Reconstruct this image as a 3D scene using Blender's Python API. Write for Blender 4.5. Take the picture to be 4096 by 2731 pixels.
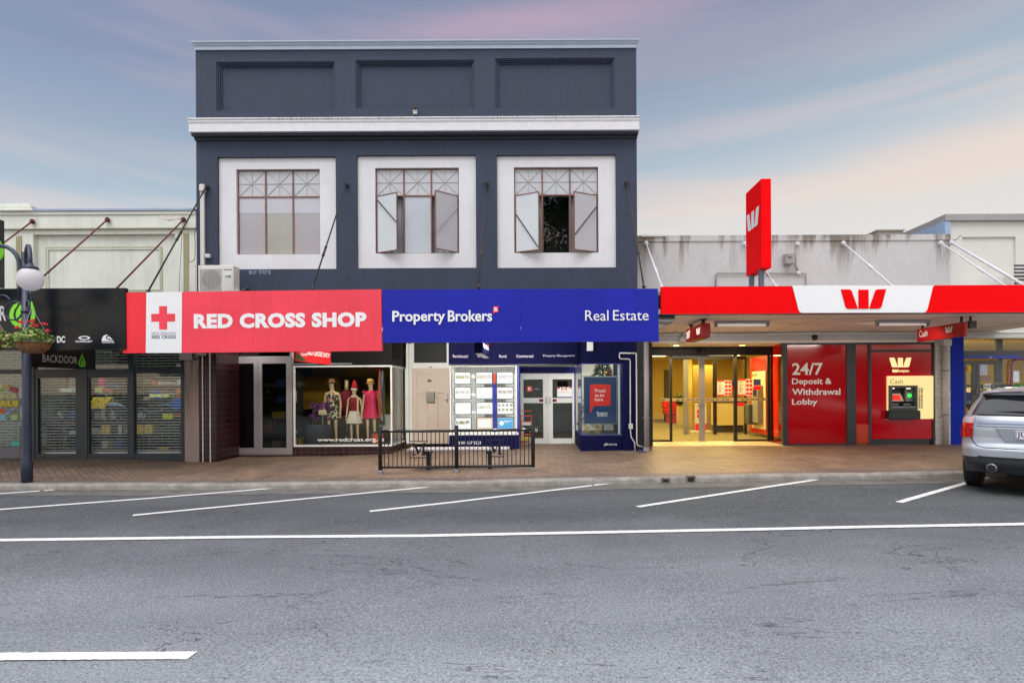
import bpy, bmesh, math, random
from mathutils import Vector, Matrix
random.seed(7)
for o in list(bpy.data.objects): bpy.data.objects.remove(o)
C = bpy.context.scene.collection
SC = bpy.context.scene
R = math.radians
# ------------------------------------------------------------------ camera
H = 1.65            # eye height
F = 2264.0          # focal length in photo pixels
PX0, PY0 = 2170.0, 1562.0   # where the view axis meets the photo
ROLL = R(0.3)
cd = bpy.data.cameras.new('camera'); cam = bpy.data.objects.new('camera', cd); C.objects.link(cam)
cd.sensor_width = 36; cd.sensor_fit = 'HORIZONTAL'; cd.lens = 36*F/4096
cd.shift_x = -(PX0-2048)/4096; cd.shift_y = (PY0-1365.5)/4096
cd.clip_start = .05; cd.clip_end = 3000
cam.matrix_world = Matrix.Translation((0,0,H)) @ Matrix.Rotation(R(90),4,'X') @ Matrix.Rotation(-ROLL,4,'Z')
SC.camera = cam
# ------------------------------------------------------------------ sky
ZEN, GLOW = 6.5, 1.6
SUN_EL, SUN_AZ = R(58), R(205)      # azimuth from +Y, clockwise: behind the camera, to its left
w = bpy.data.worlds.new('World'); SC.world = w; w.use_nodes = True
nt = w.node_tree; nt.nodes.clear(); N = nt.nodes.new; L = nt.links.new
def val(nt, op, a, b=None, clamp=False):
    n = nt.nodes.new('ShaderNodeMath'); n.operation = op; n.use_clamp = clamp
    for i, v in enumerate((a, b)):
        if v is None: continue
        if isinstance(v, (int, float)): n.inputs[i].default_value = v
        else: nt.links.new(v, n.inputs[i])
    return n.outputs[0]
def ramp(nt, fac, stops, interp='EASE'):
    n = nt.nodes.new('ShaderNodeValToRGB'); n.color_ramp.interpolation = interp
    e = n.color_ramp.elements
    while len(e) < len(stops): e.new(.5)
    for k, (p, c) in enumerate(stops): e[k].position = p; e[k].color = (*c, 1) if len(c) == 3 else c
    nt.links.new(fac, n.inputs[0]); return n.outputs[0]
def mixc(nt, fac, a, b, mode='MIX'):
    n = nt.nodes.new('ShaderNodeMix'); n.data_type = 'RGBA'; n.blend_type = mode
    if isinstance(fac, (int, float)): n.inputs[0].default_value = fac
    else: nt.links.new(fac, n.inputs[0])
    for i, v in ((6, a), (7, b)):
        if isinstance(v, tuple): n.inputs[i].default_value = (*v[:3], 1)
        else: nt.links.new(v, n.inputs[i])
    return n.outputs[2]
def lin(c):
    c /= 255
    return c/12.92 if c <= .04045 else ((c+.055)/1.055)**2.4
def S(r, g, b): return (lin(r), lin(g), lin(b))
tc = N('ShaderNodeTexCoord'); sep = N('ShaderNodeSeparateXYZ'); L(tc.outputs['Generated'], sep.inputs[0])
dx, dy, dz = sep.outputs
el = val(nt, 'MAXIMUM', dz, 0.0)
elr = val(nt, 'SUBTRACT', el, val(nt, 'MULTIPLY', dx, .12))     # the warm low light reaches higher on the right
base = ramp(nt, elr, [(.12, (.83,.72,.56)), (.24, (.79,.705,.573)), (.345, (.42,.49,.515)), (.50, (.225,.265,.36)), (.60, (.205,.235,.315)), (.66, (.235,.235,.24)), (1, (.26,.255,.25))], 'LINEAR')
dyp = val(nt, 'MAXIMUM', dy, .05); tx = val(nt, 'DIVIDE', dx, dyp); tz = val(nt, 'DIVIDE', dz, dyp)
az = val(nt, 'ARCTAN2', dx, dy)
cmb = N('ShaderNodeCombineXYZ'); L(az, cmb.inputs[0]); L(el, cmb.inputs[1])
mp = N('ShaderNodeMapping'); L(cmb.outputs[0], mp.inputs[0]); mp.inputs['Rotation'].default_value = (0,0,R(-17)); mp.inputs['Scale'].default_value = (1.0, 10.0, 1); mp.inputs['Location'].default_value = (.6,.3,0)
nz = N('ShaderNodeTexNoise'); L(mp.outputs[0], nz.inputs[0]); nz.inputs['Scale'].default_value = 1.5; nz.inputs['Detail'].default_value = 5; nz.inputs['Roughness'].default_value = .48; nz.inputs['Distortion'].default_value = .35
streak = ramp(nt, nz.outputs[0], [(.40, (0,0,0)), (.62, (1,1,1))])
pink = ramp(nt, elr, [(.12, (.95,.72,.5)), (.25, (.90,.70,.52)), (.36, (.60,.54,.50)), (.45, (.38,.35,.40)), (.56, (.37,.31,.39)), (.66, (.26,.25,.25))], 'LINEAR')
col = mixc(nt, val(nt, 'MULTIPLY', streak, .85), base, pink)
# one broad rose-coloured cirrus band, lit by the low sun
bq = val(nt, 'DIVIDE', val(nt, 'SUBTRACT', val(nt, 'SUBTRACT', tz, val(nt, 'MULTIPLY', tx, .14)), .665), .042); bx_q = val(nt, 'DIVIDE', val(nt, 'SUBTRACT', tx, .10), .42)
ee = val(nt, 'ADD', val(nt, 'MULTIPLY', bq, bq), val(nt, 'MULTIPLY', bx_q, bx_q)); gb0 = val(nt, 'POWER', 2.718, val(nt, 'MULTIPLY', ee, -1.0))
col = mixc(nt, val(nt, 'MULTIPLY', gb0, val(nt, 'ADD', val(nt, 'MULTIPLY', nz.outputs[0], .8), .22, True)), col, (.62,.38,.44))
zen = val(nt, 'ADD', val(nt, 'MULTIPLY', val(nt, 'DIVIDE', val(nt, 'SUBTRACT', el, .60), .25, True), ZEN), 1.0)   # the overcast is brightest overhead
vm = N('ShaderNodeVectorMath'); vm.operation = 'SCALE'; L(col, vm.inputs[0]); L(zen, vm.inputs['Scale']); col = vm.outputs[0]
# the sky behind the street's far side (behind the camera) is the bright side at this hour
back = val(nt, 'MULTIPLY', dy, -1.0)
glow = val(nt, 'ADD', val(nt, 'MULTIPLY', val(nt, 'DIVIDE', val(nt, 'SUBTRACT', back, .05), .7, True), GLOW), 1.0)
vm = N('ShaderNodeVectorMath'); vm.operation = 'SCALE'; L(col, vm.inputs[0]); L(glow, vm.inputs['Scale']); col = vm.outputs[0]
b1 = N('ShaderNodeBackground'); L(col, b1.inputs[0]); b1.inputs[1].default_value = .72
sky = N('ShaderNodeTexSky'); sky.sky_type = 'NISHITA'; sky.sun_disc = False; sky.sun_elevation = SUN_EL; sky.sun_rotation = SUN_AZ
b2 = N('ShaderNodeBackground'); L(sky.outputs[0], b2.inputs[0]); b2.inputs[1].default_value = .05
ad = N('ShaderNodeAddShader'); L(b1.outputs[0], ad.inputs[0]); L(b2.outputs[0], ad.inputs[1])
ow = N('ShaderNodeOutputWorld'); L(ad.outputs[0], ow.inputs[0])
sl = bpy.data.lights.new('sun', 'SUN'); sl.energy = 1.1; sl.angle = R(40); sl.color = (1, .96, .92)
so = bpy.data.objects.new('sun', sl); C.objects.link(so)
sd = Vector((math.sin(SUN_AZ)*math.cos(SUN_EL), math.cos(SUN_AZ)*math.cos(SUN_EL), math.sin(SUN_EL)))
so.rotation_euler = sd.to_track_quat('Z', 'Y').to_euler(); so.location = (0,0,30)
SC.view_settings.view_transform = 'Standard'; SC.view_settings.look = 'None'
SC.view_settings.exposure = 0.15; SC.view_settings.gamma = 1
# ------------------------------------------------------------------ depths (metres from the camera)
YK, YF, YW, YB, YG = 10.0, 10.5, 13.1, 14.05, 15.2
YR, YD, YP, YPD, YP2, Y38 = 14.1, 15.4, 14.2, 15.2, 13.2, 14.2
# measuring frames of the photo: origin and pixels per unit
CR = dict(s=(0,0,1), c1=(0,780,.39545), c2=(0,1350,.39545), c3=(700,1350,.39543), c4=(1500,1350,.39548), c5=(2100,1350,.35067), c6=(2550,1100,.47829),
  c7=(3100,1100,.47847), c8=(3500,800,.76508), d1=(740,120,.40816), d2=(1640,120,.40816), d3=(740,600,.38265), d4=(1380,600,.51871), d5=(2540,700,.3954),
  d8=(480,1100,.45918), g6=(0,1750,.85034), g7=(2000,1750,.89116), k=(3800,1500,.31897), la=(0,900,.38265), lo=(2650,1380,.26781), r4=(3820,1320,.17852),
  h5=(2680,1230,.19558), st=(0,1500,.22959), mq=(1200,1400,.28696), at=(3540,1400,.20408), pb=(1500,1130,.4932), s3=(600,700,.30604), scr=(1800,1450,.17857), dr=(2080,1470,.20408))
def P(c, x, y, Y):
    ox, oy, s = CR[c]; a = ox+x*s-PX0; b = PY0-(oy+y*s)
    ca, sa = math.cos(ROLL), math.sin(ROLL)
    return Vector(((a*ca+b*sa)*Y/F, Y, H+(-a*sa+b*ca)*Y/F))
def G(c, x, y, z=0.0):           # the point of the ground (height z) seen there
    p = P(c, x, y, F); k = (H-z)/(H-p.z)
    return Vector((p.x*k, F*k, z))
def RC(c, x0, y0, x1, y1, Y):    # rectangle -> X0, X1, Z0, Z1
    xm, ym = (x0+x1)/2, (y0+y1)/2
    return P(c,x0,ym,Y).x, P(c,x1,ym,Y).x, P(c,xm,y1,Y).z, P(c,xm,y0,Y).z
def lerp(tab, x):
    if x <= tab[0][0]: return tab[0][1]
    for (a, u), (b, v) in zip(tab, tab[1:]):
        if x <= b: return u+(v-u)*(x-a)/(b-a)
    return tab[-1][1]
def z_road(x): return lerp([(-12,-.05),(-9,-.055),(-6.5,-.07),(-1.4,-.05),(-.5,-.035),(3.7,.03),(7.2,.07),(14,.1)], x)
def z_kerb(x): return z_road(x)+.10
def z_back(x): return lerp([(-12,.14),(-10,.12),(-8,.03),(-5,.06),(0,.22),(1.5,.25),(9,.265)], x)
def z_path(x, y):
    t = min(1, max(0, (y-YK-.15)/(YW-YK-.15))); return z_kerb(x)*(1-t)+z_back(x)*t
# ------------------------------------------------------------------ materials
def M(name, rgb, rough=.55, metal=0., var=.10, scale=3., bump=0., bscale=40., emit=None, es=0., spec=.5, fine=0., streak=0.):
    m = bpy.data.materials.new(name); m.use_nodes = True; t = m.node_tree; b = t.nodes['Principled BSDF']
    b.inputs['Roughness'].default_value = rough; b.inputs['Metallic'].default_value = metal; b.inputs['Specular IOR Level'].default_value = spec
    co = t.nodes.new('ShaderNodeTexCoord').outputs['Object']
    if var > 0:
        n = t.nodes.new('ShaderNodeTexNoise'); t.links.new(co, n.inputs[0]); n.inputs['Scale'].default_value = scale; n.inputs['Detail'].default_value = 6; n.inputs['Roughness'].default_value = .62
        lo = tuple(c*(1-var) for c in rgb); hi = tuple(min(1, c*(1+var)) for c in rgb)
        c = ramp(t, n.outputs[0], [(.3, lo), (.7, hi)], 'LINEAR')
        if fine > 0:
            n2 = t.nodes.new('ShaderNodeTexNoise'); t.links.new(co, n2.inputs[0]); n2.inputs['Scale'].default_value = 90; n2.inputs['Detail'].default_value = 2
            c = mixc(t, 1.0, c, ramp(t, n2.outputs[0], [(.25, (1-fine,)*3), (.75, (1+fine,)*3)], 'LINEAR'), 'MULTIPLY')
        if streak > 0:      # faint vertical rain marks
            ms = t.nodes.new('ShaderNodeMapping'); t.links.new(co, ms.inputs[0]); ms.inputs['Scale'].default_value = (9, 9, .55)
            n4 = t.nodes.new('ShaderNodeTexNoise'); t.links.new(ms.outputs[0], n4.inputs[0]); n4.inputs['Scale'].default_value = 1; n4.inputs['Detail'].default_value = 6; n4.inputs['Roughness'].default_value = .65
            c = mixc(t, 1.0, c, ramp(t, n4.outputs[0], [(.3, (1-streak,)*3), (.55, (1,)*3), (.8, (1+streak*.4,)*3)], 'LINEAR'), 'MULTIPLY')
        t.links.new(c, b.inputs['Base Color'])
        r = val(t, 'ADD', val(t, 'MULTIPLY', n.outputs[0], .16), rough-.08, True); t.links.new(r, b.inputs['Roughness'])
    else: b.inputs['Base Color'].default_value = (*rgb, 1)
    if bump > 0:
        n3 = t.nodes.new('ShaderNodeTexNoise'); t.links.new(co, n3.inputs[0]); n3.inputs['Scale'].default_value = bscale; n3.inputs['Detail'].default_value = 4
        bp = t.nodes.new('ShaderNodeBump'); bp.inputs['Strength'].default_value = bump; bp.inputs['Distance'].default_value = .02
        t.links.new(n3.outputs[0], bp.inputs['Height']); t.links.new(bp.outputs[0], b.inputs['Normal'])
    if emit: b.inputs['Emission Color'].default_value = (*emit, 1); b.inputs['Emission Strength'].default_value = es
    return m
def glass(name, tint=(.9,.93,.92), ior=1.5, rough=0.0):
    m = bpy.data.materials.new(name); m.use_nodes = True; t = m.node_tree; t.nodes.clear()
    tr = t.nodes.new('ShaderNodeBsdfTransparent'); tr.inputs[0].default_value = (*tint, 1)
    gl = t.nodes.new('ShaderNodeBsdfGlossy'); gl.inputs['Roughness'].default_value = rough
    fc = t.nodes.new('ShaderNodeLayerWeight'); fc.inputs[0].default_value = .5; r0 = ((ior-1)/(ior+1))**2*.75
    fz = val(t, 'ADD', val(t, 'MULTIPLY', val(t, 'POWER', fc.outputs['Facing'], 5.0), 1-r0), r0)
    co = t.nodes.new('ShaderNodeTexCoord').outputs['Object']; n = t.nodes.new('ShaderNodeTexNoise'); t.links.new(co, n.inputs[0]); n.inputs['Scale'].default_value = .9
    bp = t.nodes.new('ShaderNodeBump'); bp.inputs['Strength'].default_value = .02; t.links.new(n.outputs[0], bp.inputs['Height']); t.links.new(bp.outputs[0], gl.inputs['Normal'])
    mx = t.nodes.new('ShaderNodeMixShader'); t.links.new(fz, mx.inputs[0]); t.links.new(tr.outputs[0], mx.inputs[1]); t.links.new(gl.outputs[0], mx.inputs[2])
    o = t.nodes.new('ShaderNodeOutputMaterial'); t.links.new(mx.outputs[0], o.inputs[0]); return m
def brickmat(name, c1, c2, mortar, w, h, ms, rot=(0,0,0), rough=.6, off=.5, bump=.3, spec=.5, stain=0.):
    m = bpy.data.materials.new(name); m.use_nodes = True; t = m.node_tree; b = t.nodes['Principled BSDF']; b.inputs['Specular IOR Level'].default_value = spec
    co = t.nodes.new('ShaderNodeTexCoord').outputs['Object']; mp = t.nodes.new('ShaderNodeMapping'); t.links.new(co, mp.inputs[0]); mp.inputs['Rotation'].default_value = rot
    k = t.nodes.new('ShaderNodeTexBrick'); t.links.new(mp.outputs[0], k.inputs[0]); k.offset = off
    k.inputs['Color1'].default_value = (*c1,1); k.inputs['Color2'].default_value = (*c2,1); k.inputs['Mortar'].default_value = (*mortar,1)
    k.inputs['Scale'].default_value = 1; k.inputs['Mortar Size'].default_value = ms; k.inputs['Brick Width'].default_value = w; k.inputs['Row Height'].default_value = h; k.inputs['Mortar Smooth'].default_value = .1
    n = t.nodes.new('ShaderNodeTexNoise'); t.links.new(co, n.inputs[0]); n.inputs['Scale'].default_value = .9; n.inputs['Detail'].default_value = 7; n.inputs['Roughness'].default_value = .65
    c = mixc(t, 1.0, k.outputs[0], ramp(t, n.outputs[0], [(.3, (.72-stain,)*3), (.7, (1.15,1.12,1.1))], 'LINEAR'), 'MULTIPLY')
    t.links.new(c, b.inputs['Base Color'])
    t.links.new(val(t, 'ADD', val(t, 'MULTIPLY', n.outputs[0], .3), rough-.15, True), b.inputs['Roughness'])
    bp = t.nodes.new('ShaderNodeBump'); bp.inputs['Strength'].default_value = bump; bp.inputs['Distance'].default_value = .006; bp.invert = True
    t.links.new(k.outputs['Fac'], bp.inputs['Height']); t.links.new(bp.outputs[0], b.inputs['Normal']); return m
# ------------------------------------------------------------------ mesh builder
class MB:
    def __init__(s): s.v = []; s.f = []
    def quad(s, *p):
        i = len(s.v); s.v += [tuple(q) for q in p]; s.f.append(tuple(range(i, i+len(p)))); return s
    def box(s, x0, x1, y0, y1, z0, z1):
        i = len(s.v); s.v += [(x,y,z) for z in (z0,z1) for y in (y0,y1) for x in (x0,x1)]
        s.f += [tuple(i+k for k in q) for q in ((0,2,3,1),(4,5,7,6),(0,1,5,4),(2,6,7,3),(0,4,6,2),(1,3,7,5))]; return s
    def rc(s, r, y0, y1): return s.box(r[0], r[1], y0, y1, r[2], r[3])
    def tube(s, pts, r, n=8, cap=True):
        pts = [Vector(p) for p in pts]; k0 = len(s.v); m = len(pts)
        rs = r if isinstance(r, (list, tuple)) else [r]*m
        up = None
        for i, p in enumerate(pts):
            d = (pts[min(i+1,m-1)]-pts[max(i-1,0)]).normalized()
            if up is None:
                a = Vector((0,0,1)) if abs(d.z) < .9 else Vector((1,0,0)); up = d.cross(a).normalized()
            else: up = (up-d*up.dot(d)).normalized()
            q = d.cross(up)
            s.v += [tuple(p+(up*math.cos(t)+q*math.sin(t))*rs[i]) for t in (2*math.pi*j/n for j in range(n))]
        for i in range(m-1):
            for j in range(n):
                a, b = k0+i*n+j, k0+i*n+(j+1)%n; s.f.append((a, b, b+n, a+n))
        if cap: s.f.append(tuple(k0+j for j in reversed(range(n)))); s.f.append(tuple(k0+(m-1)*n+j for j in range(n)))
        return s
    def prism(s, pts, y0, y1):    # (x,z) outline, any simple polygon, extruded along y
        i = len(s.v); n = len(pts); s.v += [(x,y0,z) for x,z in pts]+[(x,y1,z) for x,z in pts]
        s.f.append(tuple(range(i, i+n))); s.f.append(tuple(range(i+2*n-1, i+n-1, -1)))
        s.f += [(i+j, i+n+j, i+n+(j+1)%n, i+(j+1)%n) for j in range(n)]; return s
    def lathe(s, prof, c, n=24, sx=1, sy=1):
        k = len(s.v); m = len(prof)
        for r, z in prof:
            s.v += [(c[0]+r*sx*math.cos(2*math.pi*j/n), c[1]+r*sy*math.sin(2*math.pi*j/n), c[2]+z) for j in range(n)]
        for i in range(m-1):
            for j in range(n):
                a, b = k+i*n+j, k+i*n+(j+1)%n; s.f.append((a, b, b+n, a+n))
        s.f.append(tuple(k+j for j in reversed(range(n)))); s.f.append(tuple(k+(m-1)*n+j for j in range(n))); return s
    def ball(s, c, rx, ry, rz, n=16, m=10):
        return s.lathe([(max(1e-4, math.sin(math.pi*i/m)), -math.cos(math.pi*i/m)) for i in range(m+1)], (0,0,0), n) and s._place(n*(m+1), c, rx, ry, rz)
    def _place(s, k, c, rx, ry, rz):
        for i in range(len(s.v)-k, len(s.v)):
            x,y,z = s.v[i]; s.v[i] = (c[0]+x*rx, c[1]+y*ry, c[2]+z*rz)
        return s
    def sheet(s, fn, us, vs):
        k = len(s.v); nv = len(vs); s.v += [tuple(fn(u,v)) for u in us for v in vs]
        s.f += [(k+i*nv+j, k+(i+1)*nv+j, k+(i+1)*nv+j+1, k+i*nv+j+1) for i in range(len(us)-1) for j in range(nv-1)]; return s
    def frame(s, r, w, y0, y1, wb=None, wt=None):     # four bars round a rectangle
        X0,X1,Z0,Z1 = r; wb = w if wb is None else wb; wt = w if wt is None else wt
        s.box(X0,X0+w,y0,y1,Z0,Z1); s.box(X1-w,X1,y0,y1,Z0,Z1); s.box(X0+w,X1-w,y0,y1,Z0,Z0+wb); s.box(X0+w,X1-w,y0,y1,Z1-wt,Z1); return s
    def build(s, name, mat, parent=None, smooth=False, bev=0., mtx=None):
        me = bpy.data.meshes.new(name)
        vs = s.v if mtx is None else [tuple(mtx @ Vector(p)) for p in s.v]
        me.from_pydata(vs, [], s.f); me.update()
        bm = bmesh.new(); bm.from_mesh(me); bmesh.ops.delete(bm, geom=[q for q in bm.verts if not q.link_faces], context='VERTS'); bmesh.ops.recalc_face_normals(bm, faces=bm.faces[:])
        if bev > 0: bmesh.ops.bevel(bm, geom=bm.edges[:], offset=bev, segments=1, affect='EDGES', clamp_overlap=True)
        for f in bm.faces: f.smooth = smooth
        bm.to_mesh(me); bm.free()
        return link(name, me, mat, parent)
def link(name, me, mat, parent):
    o = bpy.data.objects.new(name, me); C.objects.link(o)
    if mat: me.materials.append(mat)
    if parent:
        o.parent = parent
        if parent.type == 'EMPTY': o.matrix_parent_inverse = Matrix.Translation(-parent.location)
    return o
def tag(o, label=None, cat=None, group=None, kind=None):
    if label: o['label'] = label
    if cat: o['category'] = cat
    if group: o['group'] = group
    if kind: o['kind'] = kind
    return o
def thing(name, loc, label, cat, group=None):
    o = bpy.data.objects.new(name, None); o.empty_display_size = .1; C.objects.link(o); o.location = loc
    return tag(o, label, cat, group)
def bx(name, r, y0, y1, mat, parent=None, bev=0.): return MB().rc(r, y0, y1).build(name, mat, parent, bev=bev)
def copy_tree(o, dloc, parent=None):
    c = o.copy(); C.objects.link(c)
    if parent is None: c.location = o.location+Vector(dloc)
    else: c.parent = parent
    for ch in o.children: copy_tree(ch, dloc, c)
    return c
_tc = {}
def text_mesh(s, off=0., space=1.):
    key = (s, off, space)
    if key in _tc: return _tc[key]
    cu = bpy.data.curves.new('t', 'FONT'); cu.body = s; cu.offset = off; cu.space_character = space; cu.resolution_u = 3; cu.space_line = .95
    ob = bpy.data.objects.new('t', cu); C.objects.link(ob)
    dg = bpy.context.evaluated_depsgraph_get(); dg.update()
    me = bpy.data.meshes.new_from_object(ob.evaluated_get(dg)); bpy.data.objects.remove(ob)
    vs = [tuple(v.co) for v in me.vertices]; fs = [tuple(p.vertices) for p in me.polygons]
    xs = [v[0] for v in vs]; ys = [v[1] for v in vs]
    _tc[key] = (vs, fs, min(xs), max(xs), min(ys), max(ys)); return _tc[key]
def text(name, s, r, Y, mat, parent, off=0., space=1., fn=None, rot=0.):
    vs, fs, a0, a1, b0, b1 = text_mesh(s, off, space); X0,X1,Z0,Z1 = r; me = bpy.data.meshes.new(name)
    q = []
    for v in vs:
        u = (v[0]-a0)/(a1-a0); t = (v[1]-b0)/(b1-b0)
        q.append(fn(u, t) if fn else (X0+u*(X1-X0), Y, Z0+t*(Z1-Z0)+rot*(u-.5)*(X1-X0)))
    me.from_pydata(q, [], fs); me.update(); return link(name, me, mat, parent)
def wall_holes(r, holes, y0, y1, name, mat, parent):
    X0,X1,Z0,Z1 = r; xs = sorted({X0,X1,*[h[0] for h in holes],*[h[1] for h in holes]}); zs = sorted({Z0,Z1,*[h[2] for h in holes],*[h[3] for h in holes]})
    m = MB()
    for a, b in zip(xs, xs[1:]):
        for c, d in zip(zs, zs[1:]):
            cx, cz = (a+b)/2, (c+d)/2
            if any(h[0]<cx<h[1] and h[2]<cz<h[3] for h in holes): continue
            m.quad((a,y0,c),(b,y0,c),(b,y0,d),(a,y0,d)); m.quad((a,y1,c),(a,y1,d),(b,y1,d),(b,y1,c))
    for h in list(holes)+[r]:
        a,b,c,d = h
        m.quad((a,y0,c),(a,y1,c),(a,y1,d),(a,y0,d)); m.quad((b,y0,c),(b,y0,d),(b,y1,d),(b,y1,c)); m.quad((a,y0,c),(b,y0,c),(b,y1,c),(a,y1,c)); m.quad((a,y0,d),(a,y1,d),(b,y1,d),(b,y0,d))
    o = m.build(name, mat, parent); bm = bmesh.new(); bm.from_mesh(o.data); bmesh.ops.remove_doubles(bm, verts=bm.verts[:], dist=1e-5); bmesh.ops.recalc_face_normals(bm, faces=bm.faces[:]); bm.to_mesh(o.data); bm.free(); return o
def light(name, typ, loc, power, col, size=.2, rot=(0,0,0), sy=None, parent=None, spot=None):
    l = bpy.data.lights.new(name, typ); l.energy = power; l.color = col
    if typ == 'AREA':
        l.size = size
        if sy: l.shape = 'RECTANGLE'; l.size_y = sy
    else: l.shadow_soft_size = size
    if spot: l.spot_size = spot
    o = bpy.data.objects.new(name, l); C.objects.link(o); o.location = loc; o.rotation_euler = rot
    if parent:
        o.parent = parent
        if parent.type == 'EMPTY': o.matrix_parent_inverse = Matrix.Translation(-parent.location)
    return o
def W_emblem(r):      # the bank's three slanted bars, as outlines (x,z)
    X0,X1,Z0,Z1 = r; w, h = X1-X0, Z1-Z0
    L_ = [(0,1),(.19,1),(.225,.97),(.245,.9),(.375,.03),(.365,0),(.17,0),(.13,.03),(.105,.1)]
    mid = [(.388,.985),(.612,.985),(.612,0),(.388,0)]
    rt = [(1-x, z) for x, z in reversed(L_)]
    return [[(X0+x*w, Z0+z*h) for x, z in q] for q in (L_, mid, rt)]
# ------------------------------------------------------------------ material set
def road_material():
    m = bpy.data.materials.new('asphalt'); m.use_nodes = True; t = m.node_tree; b = t.nodes['Principled BSDF']
    co = t.nodes.new('ShaderNodeTexCoord').outputs['Object']
    def noise(sc, det=4, rough=.6, dist=0., src=co):
        n = t.nodes.new('ShaderNodeTexNoise'); t.links.new(src, n.inputs[0]); n.inputs['Scale'].default_value = sc; n.inputs['Detail'].default_value = det; n.inputs['Roughness'].default_value = rough; n.inputs['Distortion'].default_value = dist; return n.outputs[0]
    st = t.nodes.new('ShaderNodeMapping'); t.links.new(co, st.inputs[0]); st.inputs['Scale'].default_value = (.25, 1, 1)   # wheel-track bands run along the street
    big = noise(.55, 5, .55, 0, st.outputs[0])
    c = ramp(t, big, [(.3, (.235,.255,.28)), (.7, (.36,.385,.412))], 'LINEAR')
    sp = t.nodes.new('ShaderNodeSeparateXYZ'); t.links.new(co, sp.inputs[0])      # light falloff painted in: the asphalt colour darkens towards the kerb
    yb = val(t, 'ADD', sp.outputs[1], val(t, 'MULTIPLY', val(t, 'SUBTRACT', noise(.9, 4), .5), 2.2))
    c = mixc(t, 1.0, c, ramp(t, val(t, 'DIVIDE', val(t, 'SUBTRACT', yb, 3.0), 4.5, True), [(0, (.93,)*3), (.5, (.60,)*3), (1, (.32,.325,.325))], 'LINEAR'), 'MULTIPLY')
    c = mixc(t, 1.0, c, ramp(t, noise(55, 3, .7), [(.28, (.45,)*3), (.5, (1,)*3), (.75, (1.55,)*3)], 'LINEAR'), 'MULTIPLY')
    v = t.nodes.new('ShaderNodeTexVoronoi'); t.links.new(co, v.inputs[0]); v.inputs['Scale'].default_value = 42
    chips = ramp(t, v.outputs['Distance'], [(.0, (1,)*3), (.16, (1,)*3), (.24, (0,)*3)], 'LINEAR')
    r_ = t.nodes.new('ShaderNodeSeparateColor'); t.links.new(v.outputs['Color'], r_.inputs[0])
    pick = val(t, 'GREATER_THAN', r_.outputs[0], .83)
    c = mixc(t, val(t, 'MULTIPLY', pick, chips), c, (.5,.5,.49))
    pick2 = val(t, 'LESS_THAN', r_.outputs[0], .22)
    c = mixc(t, val(t, 'MULTIPLY', pick2, chips), c, (.03,.032,.036))
    # hairline cracks: thin ridges of a stretched noise, only in some patches
    cr = noise(.8, 6, .6, .5, st.outputs[0]); ridge = val(t, 'ABSOLUTE', val(t, 'SUBTRACT', cr, .5))
    crack = val(t, 'MULTIPLY', val(t, 'LESS_THAN', ridge, .0024), val(t, 'GREATER_THAN', noise(.5, 2), .47))
    c = mixc(t, val(t, 'MULTIPLY', crack, .6), c, (.035,.036,.04))
    # dark tyre scuffs and pale dusty patches
    sc = noise(1.6, 6, .7, .8, st.outputs[0]); c = mixc(t, val(t, 'MULTIPLY', ramp(t, sc, [(.62, (0,)*3), (.78, (1,)*3)]), .2), c, (.05,.052,.056))
    t.links.new(c, b.inputs['Base Color']); b.inputs['Roughness'].default_value = .85; b.inputs['Specular IOR Level'].default_value = .2
    bp = t.nodes.new('ShaderNodeBump'); bp.inputs['Strength'].default_value = .75; bp.inputs['Distance'].default_value = .012
    t.links.new(noise(75, 3, .75), bp.inputs['Height']); t.links.new(bp.outputs[0], b.inputs['Normal']); return m
def paint_material():
    m = bpy.data.materials.new('road_paint'); m.use_nodes = True; t = m.node_tree; b = t.nodes['Principled BSDF']
    co = t.nodes.new('ShaderNodeTexCoord').outputs['Object']
    n = t.nodes.new('ShaderNodeTexNoise'); t.links.new(co, n.inputs[0]); n.inputs['Scale'].default_value = 38; n.inputs['Detail'].default_value = 8; n.inputs['Roughness'].default_value = .75
    n2 = t.nodes.new('ShaderNodeTexNoise'); t.links.new(co, n2.inputs[0]); n2.inputs['Scale'].default_value = 3
    f = val(t, 'ADD', n.outputs[0], val(t, 'MULTIPLY', n2.outputs[0], .25))
    t.links.new(ramp(t, f, [(.40, (.3,.3,.3)), (.47, (.72,.73,.73)), (.8, (.84,.84,.83))], 'LINEAR'), b.inputs['Base Color']); b.inputs['Roughness'].default_value = .6; return m
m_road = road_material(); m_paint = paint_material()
m_kerb = M('kerb_concrete', (.27,.25,.225), .85, var=.35, scale=4, bump=.5, bscale=60, fine=.2)
m_gutter = M('gutter_concrete', (.13,.128,.12), .85, var=.3, scale=3, bump=.4, fine=.2)
m_pave = brickmat('pavers', (.285,.195,.138), (.20,.137,.10), (.095,.07,.055), .22, .11, .007, rot=(0,0,R(45)), rough=.55, bump=.6, stain=.12)
m_pedge = brickmat('edge_pavers', (.21,.165,.155), (.165,.13,.125), (.07,.055,.05), .11, .24, .007, rough=.6, bump=.6)
m_slate = M('slate_blue_render', S(50,59,80), .75, var=.15, scale=1.4, bump=.4, bscale=70, fine=.14, streak=.11)
m_slate2 = M('slate_trim', S(52,58,70), .75, var=.08, scale=3, bump=.2, bscale=60)
m_white = M('white_render', S(214,216,220), .75, var=.05, scale=2, bump=.2, bscale=70, streak=.035)
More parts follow.
